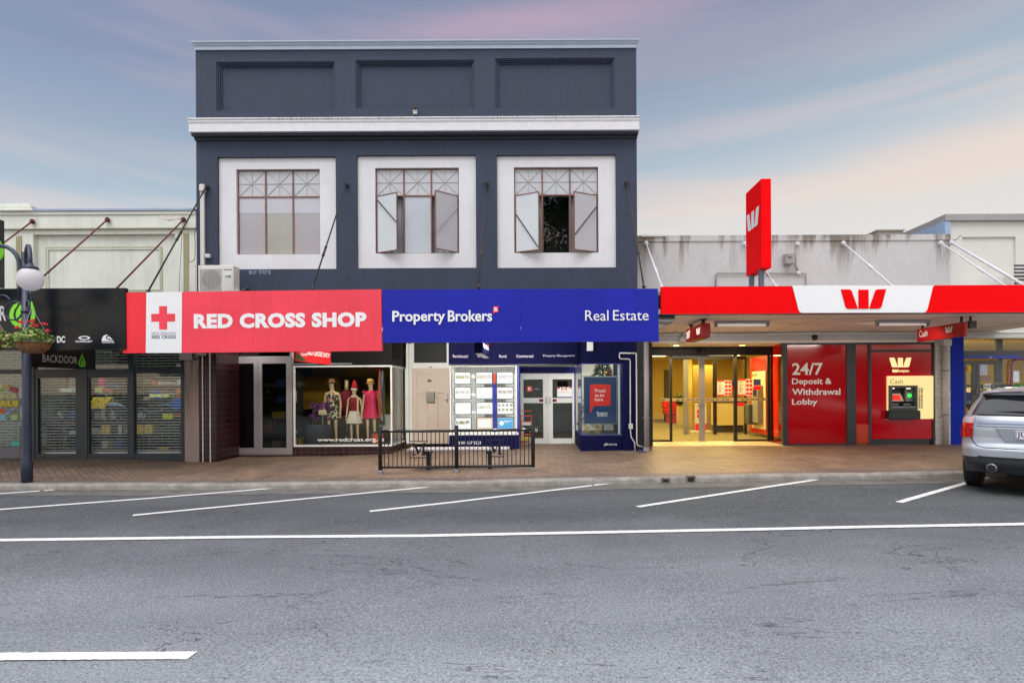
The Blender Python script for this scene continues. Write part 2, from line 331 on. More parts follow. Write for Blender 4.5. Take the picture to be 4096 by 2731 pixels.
def streaked(name, base, dirt, amt=.75, top=None, depth=.5, rough=.8, lo=.47, hi=.62, xs=7.):
    # painted render with run-off stains that start at height `top` and thin out below it
    m = bpy.data.materials.new(name); m.use_nodes = True; t = m.node_tree; b = t.nodes['Principled BSDF']
    co = t.nodes.new('ShaderNodeTexCoord').outputs['Object']; mp = t.nodes.new('ShaderNodeMapping'); t.links.new(co, mp.inputs[0]); mp.inputs['Scale'].default_value = (xs, 1, .5)
    n = t.nodes.new('ShaderNodeTexNoise'); t.links.new(mp.outputs[0], n.inputs[0]); n.inputs['Scale'].default_value = 1; n.inputs['Detail'].default_value = 6; n.inputs['Roughness'].default_value = .6
    n2 = t.nodes.new('ShaderNodeTexNoise'); t.links.new(co, n2.inputs[0]); n2.inputs['Scale'].default_value = 12; n2.inputs['Detail'].default_value = 6
    n3 = t.nodes.new('ShaderNodeTexNoise'); t.links.new(co, n3.inputs[0]); n3.inputs['Scale'].default_value = .45; n3.inputs['Detail'].default_value = 1
    sp = t.nodes.new('ShaderNodeSeparateXYZ'); t.links.new(co, sp.inputs[0])
    fall = val(t, 'DIVIDE', val(t, 'SUBTRACT', sp.outputs[2], top-depth), depth, True)
    f = val(t, 'ADD', n.outputs[0], val(t, 'MULTIPLY', val(t, 'SUBTRACT', fall, .6), .22)); f = val(t, 'ADD', f, val(t, 'MULTIPLY', val(t, 'SUBTRACT', n3.outputs[0], .5), .5))
    f = val(t, 'ADD', f, val(t, 'MULTIPLY', val(t, 'SUBTRACT', n2.outputs[0], .5), .12))
    k = val(t, 'MULTIPLY', val(t, 'MULTIPLY', ramp(t, f, [(lo, (0,)*3), (hi, (1,)*3)]), amt), val(t, 'ADD', fall, .03, True))
    soft = ramp(t, n2.outputs[0], [(.3, tuple(c*.94 for c in base)), (.7, tuple(c*1.04 for c in base))], 'LINEAR')
    d = mixc(t, n2.outputs[0], dirt[0], dirt[1])
    t.links.new(mixc(t, k, soft, d), b.inputs['Base Color']); b.inputs['Roughness'].default_value = rough
    bp = t.nodes.new('ShaderNodeBump'); bp.inputs['Strength'].default_value = .25; bp.inputs['Distance'].default_value = .01; t.links.new(n2.outputs[0], bp.inputs['Height']); t.links.new(bp.outputs[0], b.inputs['Normal']); return m
m_cream = M('cream_render', S(214,218,208), .8, var=.06, scale=1.6, bump=.2, bscale=50, fine=.04, streak=.10)
m_creamd = M('cream_moulding', S(178,178,158), .8, var=.08, scale=4)
m_beige_rib = M('ribbed_beige', S(168,162,132), .7, var=.06)
m_grey = streaked('stained_grey_render', S(188,187,188), ((.05,.045,.035),(.17,.13,.06)), .85, top=P('d5',0,612,YB).z, depth=1.25, lo=.46, hi=.66, xs=4.)
m_rshop = M('pale_green_grey_render', S(206,208,202), .8, var=.05, scale=1.5, bump=.2, fine=.04)
m_bluewall = M('pale_blue_paint', S(150,170,200), .8, var=.05)
m_lead = M('metal_flashing', S(150,165,190), .45, .6, var=.1)
m_cap = M('grey_capping', S(150,148,148), .6, var=.1)
m_dkalu = M('charcoal_aluminium', S(52,58,64), .45, var=.05)
m_blkalu = M('black_aluminium', S(26,24,23), .4, var=.05)
m_silver = M('silver_aluminium', S(150,148,150), .38, .5, var=.05)
m_greyalu = M('grey_door_aluminium', S(142,138,142), .45, .2, var=.04)
m_whitealu = M('white_aluminium', S(212,216,214), .45, var=.03)
m_maroon = brickmat('maroon_tiles', (.020,.004,.007), (.030,.006,.010), (.13,.10,.10), .15, .148, .003, rough=.3, off=0., bump=.25, rot=(R(90),0,0))
m_navy = M('navy_paint', S(12,15,58), .7, var=.06, spec=.1)
m_navy2 = M('blue_paint', S(44,54,150), .45, var=.05)
m_royal = M('royal_blue_paint', S(14,44,170), .6, var=.05, spec=.15)
m_cons = streaked('weathered_concrete', S(150,135,130), ((.10,.085,.08),(.14,.12,.11)), .7, top=2.2, depth=2.4, xs=14.)
m_black = M('black_paint', (.012,.012,.013), .4, var=.1)
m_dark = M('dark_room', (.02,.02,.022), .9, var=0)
m_room = M('dim_plaster', (.22,.21,.2), .9, var=.05)
m_gl = glass('window_glass'); m_gldark = glass('dark_glass', (.40,.42,.42), 1.5); m_glred = glass('red_glass', (.85,.03,.02), 1.5)
m_iron = M('rusty_dark_iron', (.035,.03,.03), .65, .3, var=.5, scale=30)
m_redrod = M('dark_red_oxide_steel', S(96,38,48), .6, .2, var=.25, scale=12)
m_wrod = M('white_painted_steel', S(206,208,212), .5, var=.08)
m_pvc = M('pale_pvc', S(200,200,196), .5, var=.05)
m_pvcg = M('grey_pvc', S(150,145,146), .5, var=.07)
m_wh = M('white_letter_vinyl', (.82,.83,.84), .5, var=.02); m_bk = M('black_letter_vinyl', (.015,.015,.02), .5, var=0)
m_redl = M('red_letter_vinyl', S(236,22,18), .45, var=.02)
# ------------------------------------------------------------------ ground
xs = [-60,-40,-25,-18,-12,-10,-8.5,-7,-5,-3,-1,0,2,4,5,6,7,8,9,11,14,18,25,40,60]
tag(MB().sheet(lambda x,y: (x,y,-.35), [-900,-60,60,900], [-900,-60,60,900]).build('ground', M('far_ground', (.1,.1,.09), .9)), kind='structure')
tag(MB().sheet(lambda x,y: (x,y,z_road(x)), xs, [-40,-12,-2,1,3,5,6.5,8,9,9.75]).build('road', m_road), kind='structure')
tag(MB().sheet(lambda x,y: (x,y,z_road(x)+.005), xs, [9.45,9.7,9.86,YK+.004]).build('gutter', m_gutter), kind='structure')
kb = MB(); kx = [-60,-40,-25]+[-14+.5*i for i in range(60)]+[25,40,60]
prof = lambda x: [(YK, z_road(x)-.02), (YK+.012, z_kerb(x)-.035), (YK+.035, z_kerb(x)-.008), (YK+.06, z_kerb(x)), (YK+.17, z_kerb(x)+.003)]
i0 = len(kb.v)
for x in kx: kb.v += [(x, y+.004*math.sin(x*2.3), z+.004*math.sin(x*1.7+1)) for y, z in prof(x)]
for i in range(len(kx)-1):
    for j in range(4): a = i0+i*5+j; kb.f.append((a, a+1, a+6, a+5))
tag(kb.build('kerb', m_kerb, smooth=False), kind='structure')
ys = [YK+.42, 10.8, 11.5, 12.3, YW, 14, 16, 20]
tag(MB().sheet(lambda x,y: (x,y,z_path(x,y)), xs, ys).build('footpath', m_pave), kind='structure')
tag(MB().sheet(lambda x,y: (x,y,z_path(x,y)+.001), xs, [YK+.168, YK+.42]).build('footpath_edging', m_pedge), kind='structure')
def strip(name, pts, wd, label):
    m = MB()
    rj = random.Random(len(pts)); jt_ = .0022
    for i, p in enumerate(pts):
        a = pts[max(0,i-1)]; b = pts[min(len(pts)-1,i+1)]; d = Vector((b[0]-a[0], b[1]-a[1])).normalized(); n = Vector((-d.y, d.x))*(wd/2)
        for s in (-1, 1):
            j_ = 1+rj.gauss(0, jt_)/(wd/2); x, y = p[0]+n.x*s*j_, p[1]+n.y*s*j_; m.v.append((x, y, z_road(x)+.0095))
    m.f = [(2*i, 2*i+1, 2*i+3, 2*i+2) for i in range(len(pts)-1)]
    return tag(m.build(name, m_paint), label, None, None, 'structure')
def fine(pts, n=90):
    out = []
    for a, b in zip(pts, pts[1:]): out += [(a[0]+(b[0]-a[0])*i/n, a[1]+(b[1]-a[1])*i/n) for i in range(n)]
    return out+[pts[-1]]
def GR(c, x, y):
    p = G(c, x, y, 0)
    for _ in range(3): p = G(c, x, y, z_road(p.x))
    return p
edge = [GR('s', *q) for q in ((-400,2167),(0,2161.6),(1000,2149),(2000,2138),(3000,2119),(4096,2097.5),(4500,2089))]
edge = [edge[0]+(edge[0]-edge[1])*12]+edge+[edge[-1]+(edge[-1]-edge[-2])*22]
strip('edge_line', fine([(p.x,p.y) for p in edge]), .115, 'long white edge line painted along the road')
def park(name, a, b, label):
    p, q = GR(*a), GR(*b); strip(name, fine([(p.x,p.y),(q.x,q.y)], 90), .10, label)
park('parking_line', ('g6',625,367), ('g6',2010,234), 'angled white parking line below the coral red sign')
park('parking_line', ('g6',-700,392), ('g6',1300,238), 'angled white parking line nearest the lamp post')
park('parking_line', ('g6',-900,330), ('g6',260,247), 'angled white parking line ending near the lamp post foot')
park('parking_line', ('g6',1740,348), ('g6',2990,202), 'angled white parking line below the blue sign')
park('parking_line', ('g7',618,312), ('g7',1420,190), 'angled white parking line below the red bank sign')
park('parking_line', ('g7',1790,292), ('g7',2330,140), 'angled white parking line running to the grey car')
c0, c1_ = GR('g6',-500,1036), GR('g6',905,1028)
strip('lane_dash', fine([(c0.x,c0.y),(c1_.x,c1_.y)], 120), .105, 'broad worn white lane dash at the lower left')
# ------------------------------------------------------------------ the tall slate-blue building
bl = thing('two_storey_building', (0,YW,0), 'tall slate blue two storey shop building with white window panels and white cornice', 'building')
BX0, BX1 = P('s',784.5,600,YW).x, P('s',2547,600,YW).x
ztop = P('s',1660,188,YW).z
panels = [RC('d1',308,312,1470,798,YW), RC('s',1422.5,241,1898,435,YW), RC('d2',835,277,2005,770,YW)]
wpan = [RC('d3',340,72,1578,1245,YW), RC('d4',92,40,1010,910,YW), RC('d4',1172,38,2090,907,YW)]
wins = [RC('d3',537,201,1411,1090,YW+.07), RC('d4',233,138,879,797,YW+.07), RC('d4',1304,132,1954,793,YW+.07)]
zlow = 3.15
wall_holes((BX0,BX1,zlow,ztop), panels+wpan, YW, YW+.25, 'front_wall', m_slate, bl)
for r in panels:
    f = MB(); X0,X1,Z0,Z1 = r
    for k in range(3):
        q = (X0+k*.028, X1-k*.028, Z0+k*.028, Z1-k*.028); f.frame(q, .028, YW+.022+k*.03, YW+.25)
    q = (X0+.084, X1-.084, Z0+.084, Z1-.084); f.box(q[0],q[1],YW+.105,YW+.2,q[2],q[3])
    f.build('blind_panel', m_slate, bl)
m_frame = M('rusty_window_steel', S(130,92,82), .7, var=.25, scale=14); m_bar = M('chalky_glazing_bar', S(188,184,180), .6, var=.15, scale=20)
m_frost = M('frosted_pane', S(186,190,196), .35, var=.04, scale=1.2, spec=.6)
m_blind = M('grey_beige_blind', S(158,155,150), .8, var=.03); m_curt = M('white_curtain', S(182,187,194), .85, var=.05, scale=2)
m_stay = M('pale_stay_bar', S(150,150,154), .6, var=.1)
m_obsc = {q: M('obscure_pane_%d_%d'%q, c_, .14, var=.05, scale=1.5, spec=.7) for q, c_ in {(0,0):S(166,163,168),(0,1):S(162,162,154),(0,2):S(160,156,160),(1,1):S(180,188,198)}.items()}
for wi, (pr, wr) in enumerate(zip(wpan, wins)):
    wp = wall_holes(pr, [wr], YW+.07, YW+.24, 'window_surround', m_white, bl)
    X0,X1,Z0,Z1 = wr; Wd = X1-X0; Hh = Z1-Z0; yw = YW+.15; zt = Z0+Hh*.684
    wn = MB().frame(wr, .022, yw-.02, yw+.03).box(X0+.022,X1-.022,yw-.022,yw+.03,zt-.014,zt+.014)
    cols = [X0+.012+ (Wd-.024)*k/3 for k in range(4)]
    for k in (1,2): wn.box(cols[k]-.016,cols[k]+.016,yw-.021,yw+.029,Z0+.022,zt-.014).box(cols[k]-.016,cols[k]+.016,yw-.021,yw+.029,zt+.014,Z1-.022)
    win = wn.build('window', m_frame, bl)
    gb = MB()
    for k in range(3):
        a, b = cols[k]+.016, cols[k+1]-.016; c_, d = zt+.014, Z1-.022; mx, mz = (a+b)/2, (c_+d)/2
        for u, v in (((a,c_),(b,d)),((a,d),(b,c_)),((mx,c_),(mx,d)),((a,mz),(b,mz))): gb.tube([(u[0],yw-.004,u[1]),(v[0],yw-.004,v[1])], .0062, 4)
    gb.build('star_glazing_bars', m_bar, win)
    MB().box(X0+.02,X1-.02,yw+.004,yw+.01,zt,Z1-.02).build('transom_pane', m_frost, win)
    for k in range(3):
        a, b = cols[k]+.016, cols[k+1]-.016
        if wi > 0 and k != 1:
            sgn = 1 if k == 0 else -1; hx = a if k == 0 else b; ww = b-a; ang = R({(1,0):27,(1,2):40}.get((wi,k), 25))
            T = Matrix.Translation((hx, yw-.03, 0)) @ Matrix.Rotation(-ang if k == 0 else ang, 4, 'Z')
            lo_, hi_ = (0, ww) if k == 0 else (-ww, 0)
            cs = MB().frame((lo_,hi_,Z0+.018,zt-.008), .02, -.012, .012).build('open_casement', m_frame, win, mtx=T)
            MB().box(lo_+.02,hi_-.02,-.003,.003,Z0+.035,zt-.022).build('casement_pane', M('obscure_sky_toned_glass_%d_%d'%(wi,k), S(198,205,208) if k == 0 else S(164,165,174), .12, var=.05, scale=2, spec=.8), win, mtx=T)  # opaque panes with the reflected sky put into their colour, left leaves paler
            hz0, hz1 = {(1,0):(.92,.49),(1,2):(.78,.28),(2,0):(.66,.06),(2,2):(.78,.27)}[(wi,k)]; hc = zt-Z0; MB().tube([(lo_+.03 if k==0 else hi_-.03,-.02,Z0+hc*hz0),(hi_-.02 if k==0 else lo_+.02,-.02,Z0+hc*hz1)], .012 if (wi,k)!=(1,2) else .009, 5).build('casement_stay', m_iron if (wi,k)!=(1,2) else m_stay, win, mtx=T)
        else:
            MB().box(a,b,yw+.004,yw+.009,Z0+.02,zt-.012).build('pane', m_gl if wi == 2 else m_obsc[(wi, k)], win)
    if wi == 0:
        for k in range(3): MB().box(cols[k]+.016,cols[k+1]-.016,yw+.0005,yw+.0035,zt-Hh*.19,zt-.012).build('pane_top', M('pane_top_%d'%k, S(184,184,192), .14, var=.04, spec=.7), win)
    if wi == 0: MB().box(X0-.1,X1+.1,yw+.10,yw+.11,Z0-.1,zt-Hh*.17).box(X0-.1,X1+.1,yw+.085,yw+.095,zt-Hh*.17,Z1).build('blind', m_blind, win)
    if wi == 1: MB().sheet(lambda x,z: (x, yw+.16+.02*math.sin(x*38), z), [X0-.1+i*(Wd+.2)/80 for i in range(81)], [Z0+.05, Z1]).build('curtain', m_curt, win)
    if wi == 2:
        MB().box(X0-.1,cols[1]+.02,yw+.12,yw+.13,Z0-.1,Z1).box(cols[2]-.02,X1+.1,yw+.12,yw+.13,Z0-.1,Z1).box(cols[1]+.02,cols[2]-.02,yw+.12,yw+.13,zt,Z1).build('blind', m_blind, win)
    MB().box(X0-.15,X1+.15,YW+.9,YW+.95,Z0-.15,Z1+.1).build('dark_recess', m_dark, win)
# cornice, coping
def cornice(name, prof, mat, ex, xe0=BX0, xe1=BX1):
    # prof: (projection, z); runs along the front and returns round both ends
    m = MB(); k = len(prof)
    for p, z in prof:
        m.v += [(xe0-p*ex, YW+.5, z), (xe0-p*ex, YW-p, z), (xe1+p*ex, YW-p, z), (xe1+p*ex, YW+.5, z)]
    for i in range(k-1):
        for j in range(3): m.f.append((4*i+j, 4*i+j+1, 4*i+j+5, 4*i+j+4))
    m.f.append((0,1,2,3)); m.f.append(tuple(4*(k-1)+j for j in (3,2,1,0))); return m.build(name, mat, bl)
YC = YW-.26
zc = lambda y: P('s',1660,y,YC).z
m_cor = streaked('streaked_white_paint', S(216,218,222), ((.07,.07,.07),(.15,.14,.13)), .75, top=zc(463), depth=.14, xs=30., lo=.46, hi=.66)
cornice('cornice', [(.0,zc(463)+.03),(.27,zc(468)),(.275,zc(472)),(.25,zc(478)),(.255,zc(482)),(.24,zc(487)),(.235,zc(489)),(.235,zc(521)),(.0,zc(521)+.004)], m_cor, .1)
z1, z2 = zc(521)-.003, P('s',1660,562,YW).z
cornice('cornice_cove', [(.0,z1),(.16,z1),(.155,z1-.05)]+[(.155-.105*math.sin(t*math.pi/2), z1-.05-(z1-.05-z2-.05)*(1-math.cos(t*math.pi/2))) for t in (.2,.4,.6,.8,1)]+[(.06,z2+.035),(.06,z2+.015),(.02,z2),(.0,z2)], m_slate2, .1)
zk = lambda y: P('s',1660,y,YW-.12).z
cornice('coping', [(.0,zk(186)),(.03,zk(186)),(.035,zk(174)),(.07,zk(171)),(.08,zk(168)),(.12,zk(164)),(.125,zk(160)),(.0,zk(158)+.02)], M('pale_blue_coping', S(186,200,220), .5, var=.06), .45)
MB().box(BX0+.02,BX0+.25,YW+.252,27,0,ztop-.3).box(BX1-.25,BX1-.02,YW+.252,27,0,ztop-.3).box(BX0+.25,BX1-.25,26.7,27,0,ztop-.3).box(BX0+.25,BX1-.25,YW+.252,26.7,ztop-.6,ztop-.5).box(BX0+.25,BX1-.25,YW+.252,26.7,3.45,3.6).build('shell_wall', m_slate2, bl)
# ground floor of the tall building: ceiling, piers, shopfronts
MB().box(BX0+.02,BX1-.02,YW-.02,YW+.25,2.9,zlow-.003).build('lintel', m_slate2, bl)
ceil = MB().box(BX0+.02,BX1-.02,YW+.255,26.5,3.05,3.2).build('ceiling', M('dim_ceiling', (.3,.3,.29), .9, var=.03), bl)
def pier(name, c, x0, x1, y0, y1, mat, zt=3.0, zb=-.05):
    a = P(c, x0, 700, y0).x; b = P(c, x1, 700, y0).x; return MB().box(a, b, y0, y1, zb, zt).build(name, mat, bl)
pier('concrete_pier', 'c3', 97, 238, YW-.02, YW+.6, m_cons)
pier('tiled_pier', 'c3', 241, 419, YW, YW+1.3, m_maroon)
pier('tiled_return', 'c3', 412, 500, YR-.03, YR+.3, m_maroon)
px = P('c3',285,700,YW).x; pxx = P('c3',360,700,YW).x
mm = MB()
for q in (px, pxx): mm.tube([(q,YW-.02,.03),(q,YW-.02,2.7)], .014, 8)
mm.build('conduit', m_pvc, bl)
for q_ in ((52,155,172,228),(232,155,298,182)): bx('meter_box', RC('c3',*q_,YW-.1), YW-.14, YW-.021, m_pvcg, bl, .006)
cab = MB()
for k in range(4): cab.tube([P('c3',175+8*k,160,YW-.1), P('c3',180+6*k,205+6*k,YW-.12), P('c3',225,215+4*k,YW-.12), P('c3',255,180,YW-.1)], .007, 5)
cab.build('cable', m_black, bl)
# charity shop: doors and display window
r = RC('c3',500,150,1190,1185,YR); zf = r[2]
dr = MB().frame((r[0],r[1],zf,P('c3',800,150,YR).z+.5), .05, YR-.04, YR+.06, wb=.02).build('door_frame', m_greyalu, bl)
tz = P('c3',800,190,YR).z; MB().box(r[0]+.05,r[1]-.05,YR-.03,YR+.05,tz-.05,tz).build('transom', m_greyalu, dr)
for a, b in ((512,845),(848,1172)):
    q = RC('c3',a,212,b,1172,YR); dl = MB().frame(q, .098, YR-.035, YR+.01, wb=.145, wt=.125).build('door', m_greyalu, bl)
    MB().box(q[0]+.098,q[1]-.098,YR-.02,YR-.012,q[2]+.145,q[3]-.125).build('door_glass', m_gldark, dl)
    hx = q[1]-.05 if a < 600 else q[0]+.05
    MB().box(hx-.012,hx+.012,YR-.06,YR-.036,1.0,1.06).tube([(hx,YR-.07,1.09),(hx,YR-.07,1.2)], .01, 6).build('handle', m_silver, dl)
MB().box(r[0]+.05,r[1]-.05,YR-.01,YR,tz,tz+.5).build('transom_glass', m_gldark, dr)
q = RC('c3',1203,290,2192,1100,YR); XR = q[1]; XRb = P('c4',320,700,YD).x
sw = MB().box(q[0],q[1]-.0,YR-.03,YR+.03,q[2],q[2]+.045).box(q[0],q[1],YR-.03,YR+.03,q[3]-.02,q[3]+.02).box(q[0],q[0]+.03,YR-.029,YR+.029,q[2]+.045,q[3]-.02).box(q[1]-.02,q[1]+.015,YR-.029,YR+.029,q[2]+.045,q[3]-.02).box(XRb-.03,XRb+.02,YD-.04,YD,q[2],q[3]).box(q[1]-.02,q[1]+.015,YR+.03,YD-.04,q[2],q[2]+.045).box(q[1]-.02,q[1]+.015,YR+.03,YD-.04,q[3]-.02,q[3]+.02).build('display_window', m_whitealu, bl)
MB().box(q[0]+.03,q[1]-.02,YR-.004,YR+.004,q[2]+.045,q[3]-.02).build('shop_glass', m_gl, sw)
MB().box(q[1]-.006,q[1]+.002,YR+.03,YD-.04,q[2]+.045,q[3]-.02).build('side_glass', m_gl, sw)
text('web_address', 'www.redcross.org.nz', RC('c3',1440,1010,2122,1060,YR-.01), YR-.012, m_wh, sw, .012)
bz = q[2]; t_ = MB().box(q[0]-.02,q[1]+.0,YR-.02,YR+.1,-.05,bz).box(q[1]-.1,q[1],YR+.1,YD-.05,-.05,bz).build('tiled_plinth', m_maroon, bl)
# louvred dark band above the display window
lz0, lz1 = q[3]+.022, 2.95
lv = MB().box(q[0],q[1]+.01,YR+.01,YR+.05,lz0,lz1).box(q[1]-.03,q[1]+.01,YR+.05,YD-.04,lz0,lz1)
for i in range(8):
    z = lz0+.05+i*.085; lv.box(q[0],q[1]+.02,YR-.02,YR+.009,z,z+.018).box(q[1]+.011,q[1]+.03,YR-.02,YD-.05,z,z+.018)
lv.build('louvre_band', M('black_louvre', (.004,.004,.005), .6, var=.1, spec=.2), bl)
wl = MB().rc(RC('c3',1212,262,1790,266,YR-.03), YR-.035, YR-.022).build('white_trim', m_whitealu, bl)
# shop room
rx0 = P('c3',505,700,YR).x
MB().box(rx0-.1,rx0,YR+.3,19,.0,3.04).box(XRb+.02,XRb+.14,YD+.1,19,.0,3.04).box(rx0,XRb+.02,19,19.1,.0,3.04).build('interior_wall', M('mustard_wall', (.30,.2,.03), .9, var=.08), bl)
MB().box(rx0,q[1]-.03,YR+.12,19,.02,.07).build('shop_floor', M('dark_carpet', (.03,.028,.03), .95, var=.2), bl)
MB().box(q[0]+.02,q[1]-.1,YR+.11,YR+1.5,.071,bz+.02).build('display_floor', M('display_floor', (.08,.07,.065), .8, var=.2), bl)
# the cream door, number 44
q = RC('c4',376,313,752,1072,YD)
for a, b, c_ in ((322,348,60),(350,376,60)): bx('door_post', RC('c4',a,c_,b,1072,YD-.02), YD-.09+(.03 if a>340 else 0), YD+.05, m_whitealu, bl, .004)
MB().rc(RC('c4',376,255,752,312,YD-.02), YD-.05, YD+.05).rc(RC('c4',726,45,752,255,YD-.02), YD-.05, YD+.05).rc(RC('c4',376,45,398,255,YD), YD-.05, YD+.05).build('door_head', m_whitealu, bl, bev=.004)
bx('fanlight_glass', RC('c4',398,45,726,256,YD+.02), YD+.02, YD+.03, M('dark_reeded_glass', (.006,.010,.010), .5, var=.3, scale=20, spec=.2), bl)
m_cd = M('cream_door_paint', S(196,182,168), .5, var=.04)
pns = [RC('c4',415,352,715,512,YD), RC('c4',420,552,500,988,YD), RC('c4',526,552,602,988,YD), RC('c4',630,552,712,988,YD)]
dd = wall_holes(q, pns, YD-.02, YD+.03, 'panelled_door', m_cd, bl)
pm = MB()
for p in pns: pm.box(p[0],p[1],YD+.012,YD+.028,p[2],p[3]); pm.frame(p, .018, YD-.012, YD+.011)
pm.build('door_panel', m_cd, dd)
lb = MB().rc(RC('c4',518,548,600,650,YD-.12), YD-.12, YD-.02); 
for i in range(9): z = RC('c4',518,548,600,650,YD-.12); zz = z[2]+.02+i*(z[3]-z[2]-.03)/9; lb.box(z[0]+.01,z[1]-.01,YD-.126,YD-.12,zz,zz+.006)
lb.build('letter_box', M('grey_green_metal', S(120,120,112), .45, .4, var=.1), dd)
text('house_number', '44', RC('c4',546,288,578,308,YD-.05), YD-.055, m_bk, bl, .01)
bx('number_plate', RC('c4',532,425,569,447,YD-.03), YD-.028, YD-.021, m_black, dd)
MB().ball(P('c4',734,577,YD-.03), .022,.012,.022,10,6).tube([P('c4',733,612,YD-.03),P('c4',733,655,YD-.03)], .012, 6).tube([P('c4',700,630,YD-.05),P('c4',733,630,YD-.05)], .008, 6).build('door_handle', m_silver, dd)
# real estate office
YB0 = YP
r = RC('c4',748,45,1500,272,YP); bd1 = P('c5',606,200,YP).x
hb = MB().box(r[0],bd1,YP-.05,YP+.12,r[2],3.02).build('header_board', m_navy, bl)
MB().box(r[0],bd1,YP-.052,YP-.03,r[2]-.03,r[2]-.001).build('header_shadow_gap', m_black, bl)
for s_, c_, a, b, u, v in (('Residential','c4',788,174,940,203),('Lifestyle','c4',1040,174,1165,203),('Rural','c4',1257,173,1328,202),('Commercial','c4',1430,172,1600,201),('Property Management','c5',208,193,568,224)):
    text('service_lettering', s_, RC(c_,a,b,u,v,YP-.06), YP-.054, M('pale_lilac_vinyl_'+s_[:3], S(206,202,226), .5, var=0), hb, .004)
# listing window box
q = RC('c4',756,282,1436,968,YP)
lw = MB().frame(q, .03, YP-.02, YP+.05).build('listing_window', m_whitealu, bl)
bx('shop_glass', (q[0]+.03,q[1]-.03,q[2]+.03,q[3]-.03), YP+.01, YP+.016, glass('clear_glass', (.97,.98,.98), 1.3), lw)
MB().box(q[0],q[0]+.04,YP+.05,YP+.95,q[2],q[3]).box(q[1]-.04,q[1],YP+.05,YP+.95,q[2],q[3]).box(q[0],q[1],YP+.05,YP+.95,q[3],q[3]+.03).box(q[0],q[1],YP+.05,YP+.95,q[2]-.03,q[2]).build('window_box', M('white_lining', (.75,.76,.74), .7, var=.02), lw)
LWX = (q[0],q[1],q[2],q[3])
bk = [RC('scr',760,250,1035,2400,YP+.85), RC('scr',1040,480,1250,2400,YP+.85)]
wall_holes((q[0]+.04,q[1]-.04,q[2],q[3]), bk, YP+.9, YP+.95, 'window_backboard', M('pale_grey_board', (.62,.63,.6), .8, var=.02), lw)
pb_ = RC('c4',758,982,1450,1122,YP)
base = MB().box(pb_[0],pb_[1],YP-.1,YP+.95,0,pb_[3]).build('navy_base', m_navy, bl); bx('sill', (pb_[0]-.01,pb_[1]+.01,pb_[3],pb_[3]+.05), YP-.12, YP+.05, m_whitealu, bl, .006)
text('phone_number', '0800 367 5263', RC('c4',842,1048,1070,1077,YP-.11), YP-.104, m_wh, base, .0)
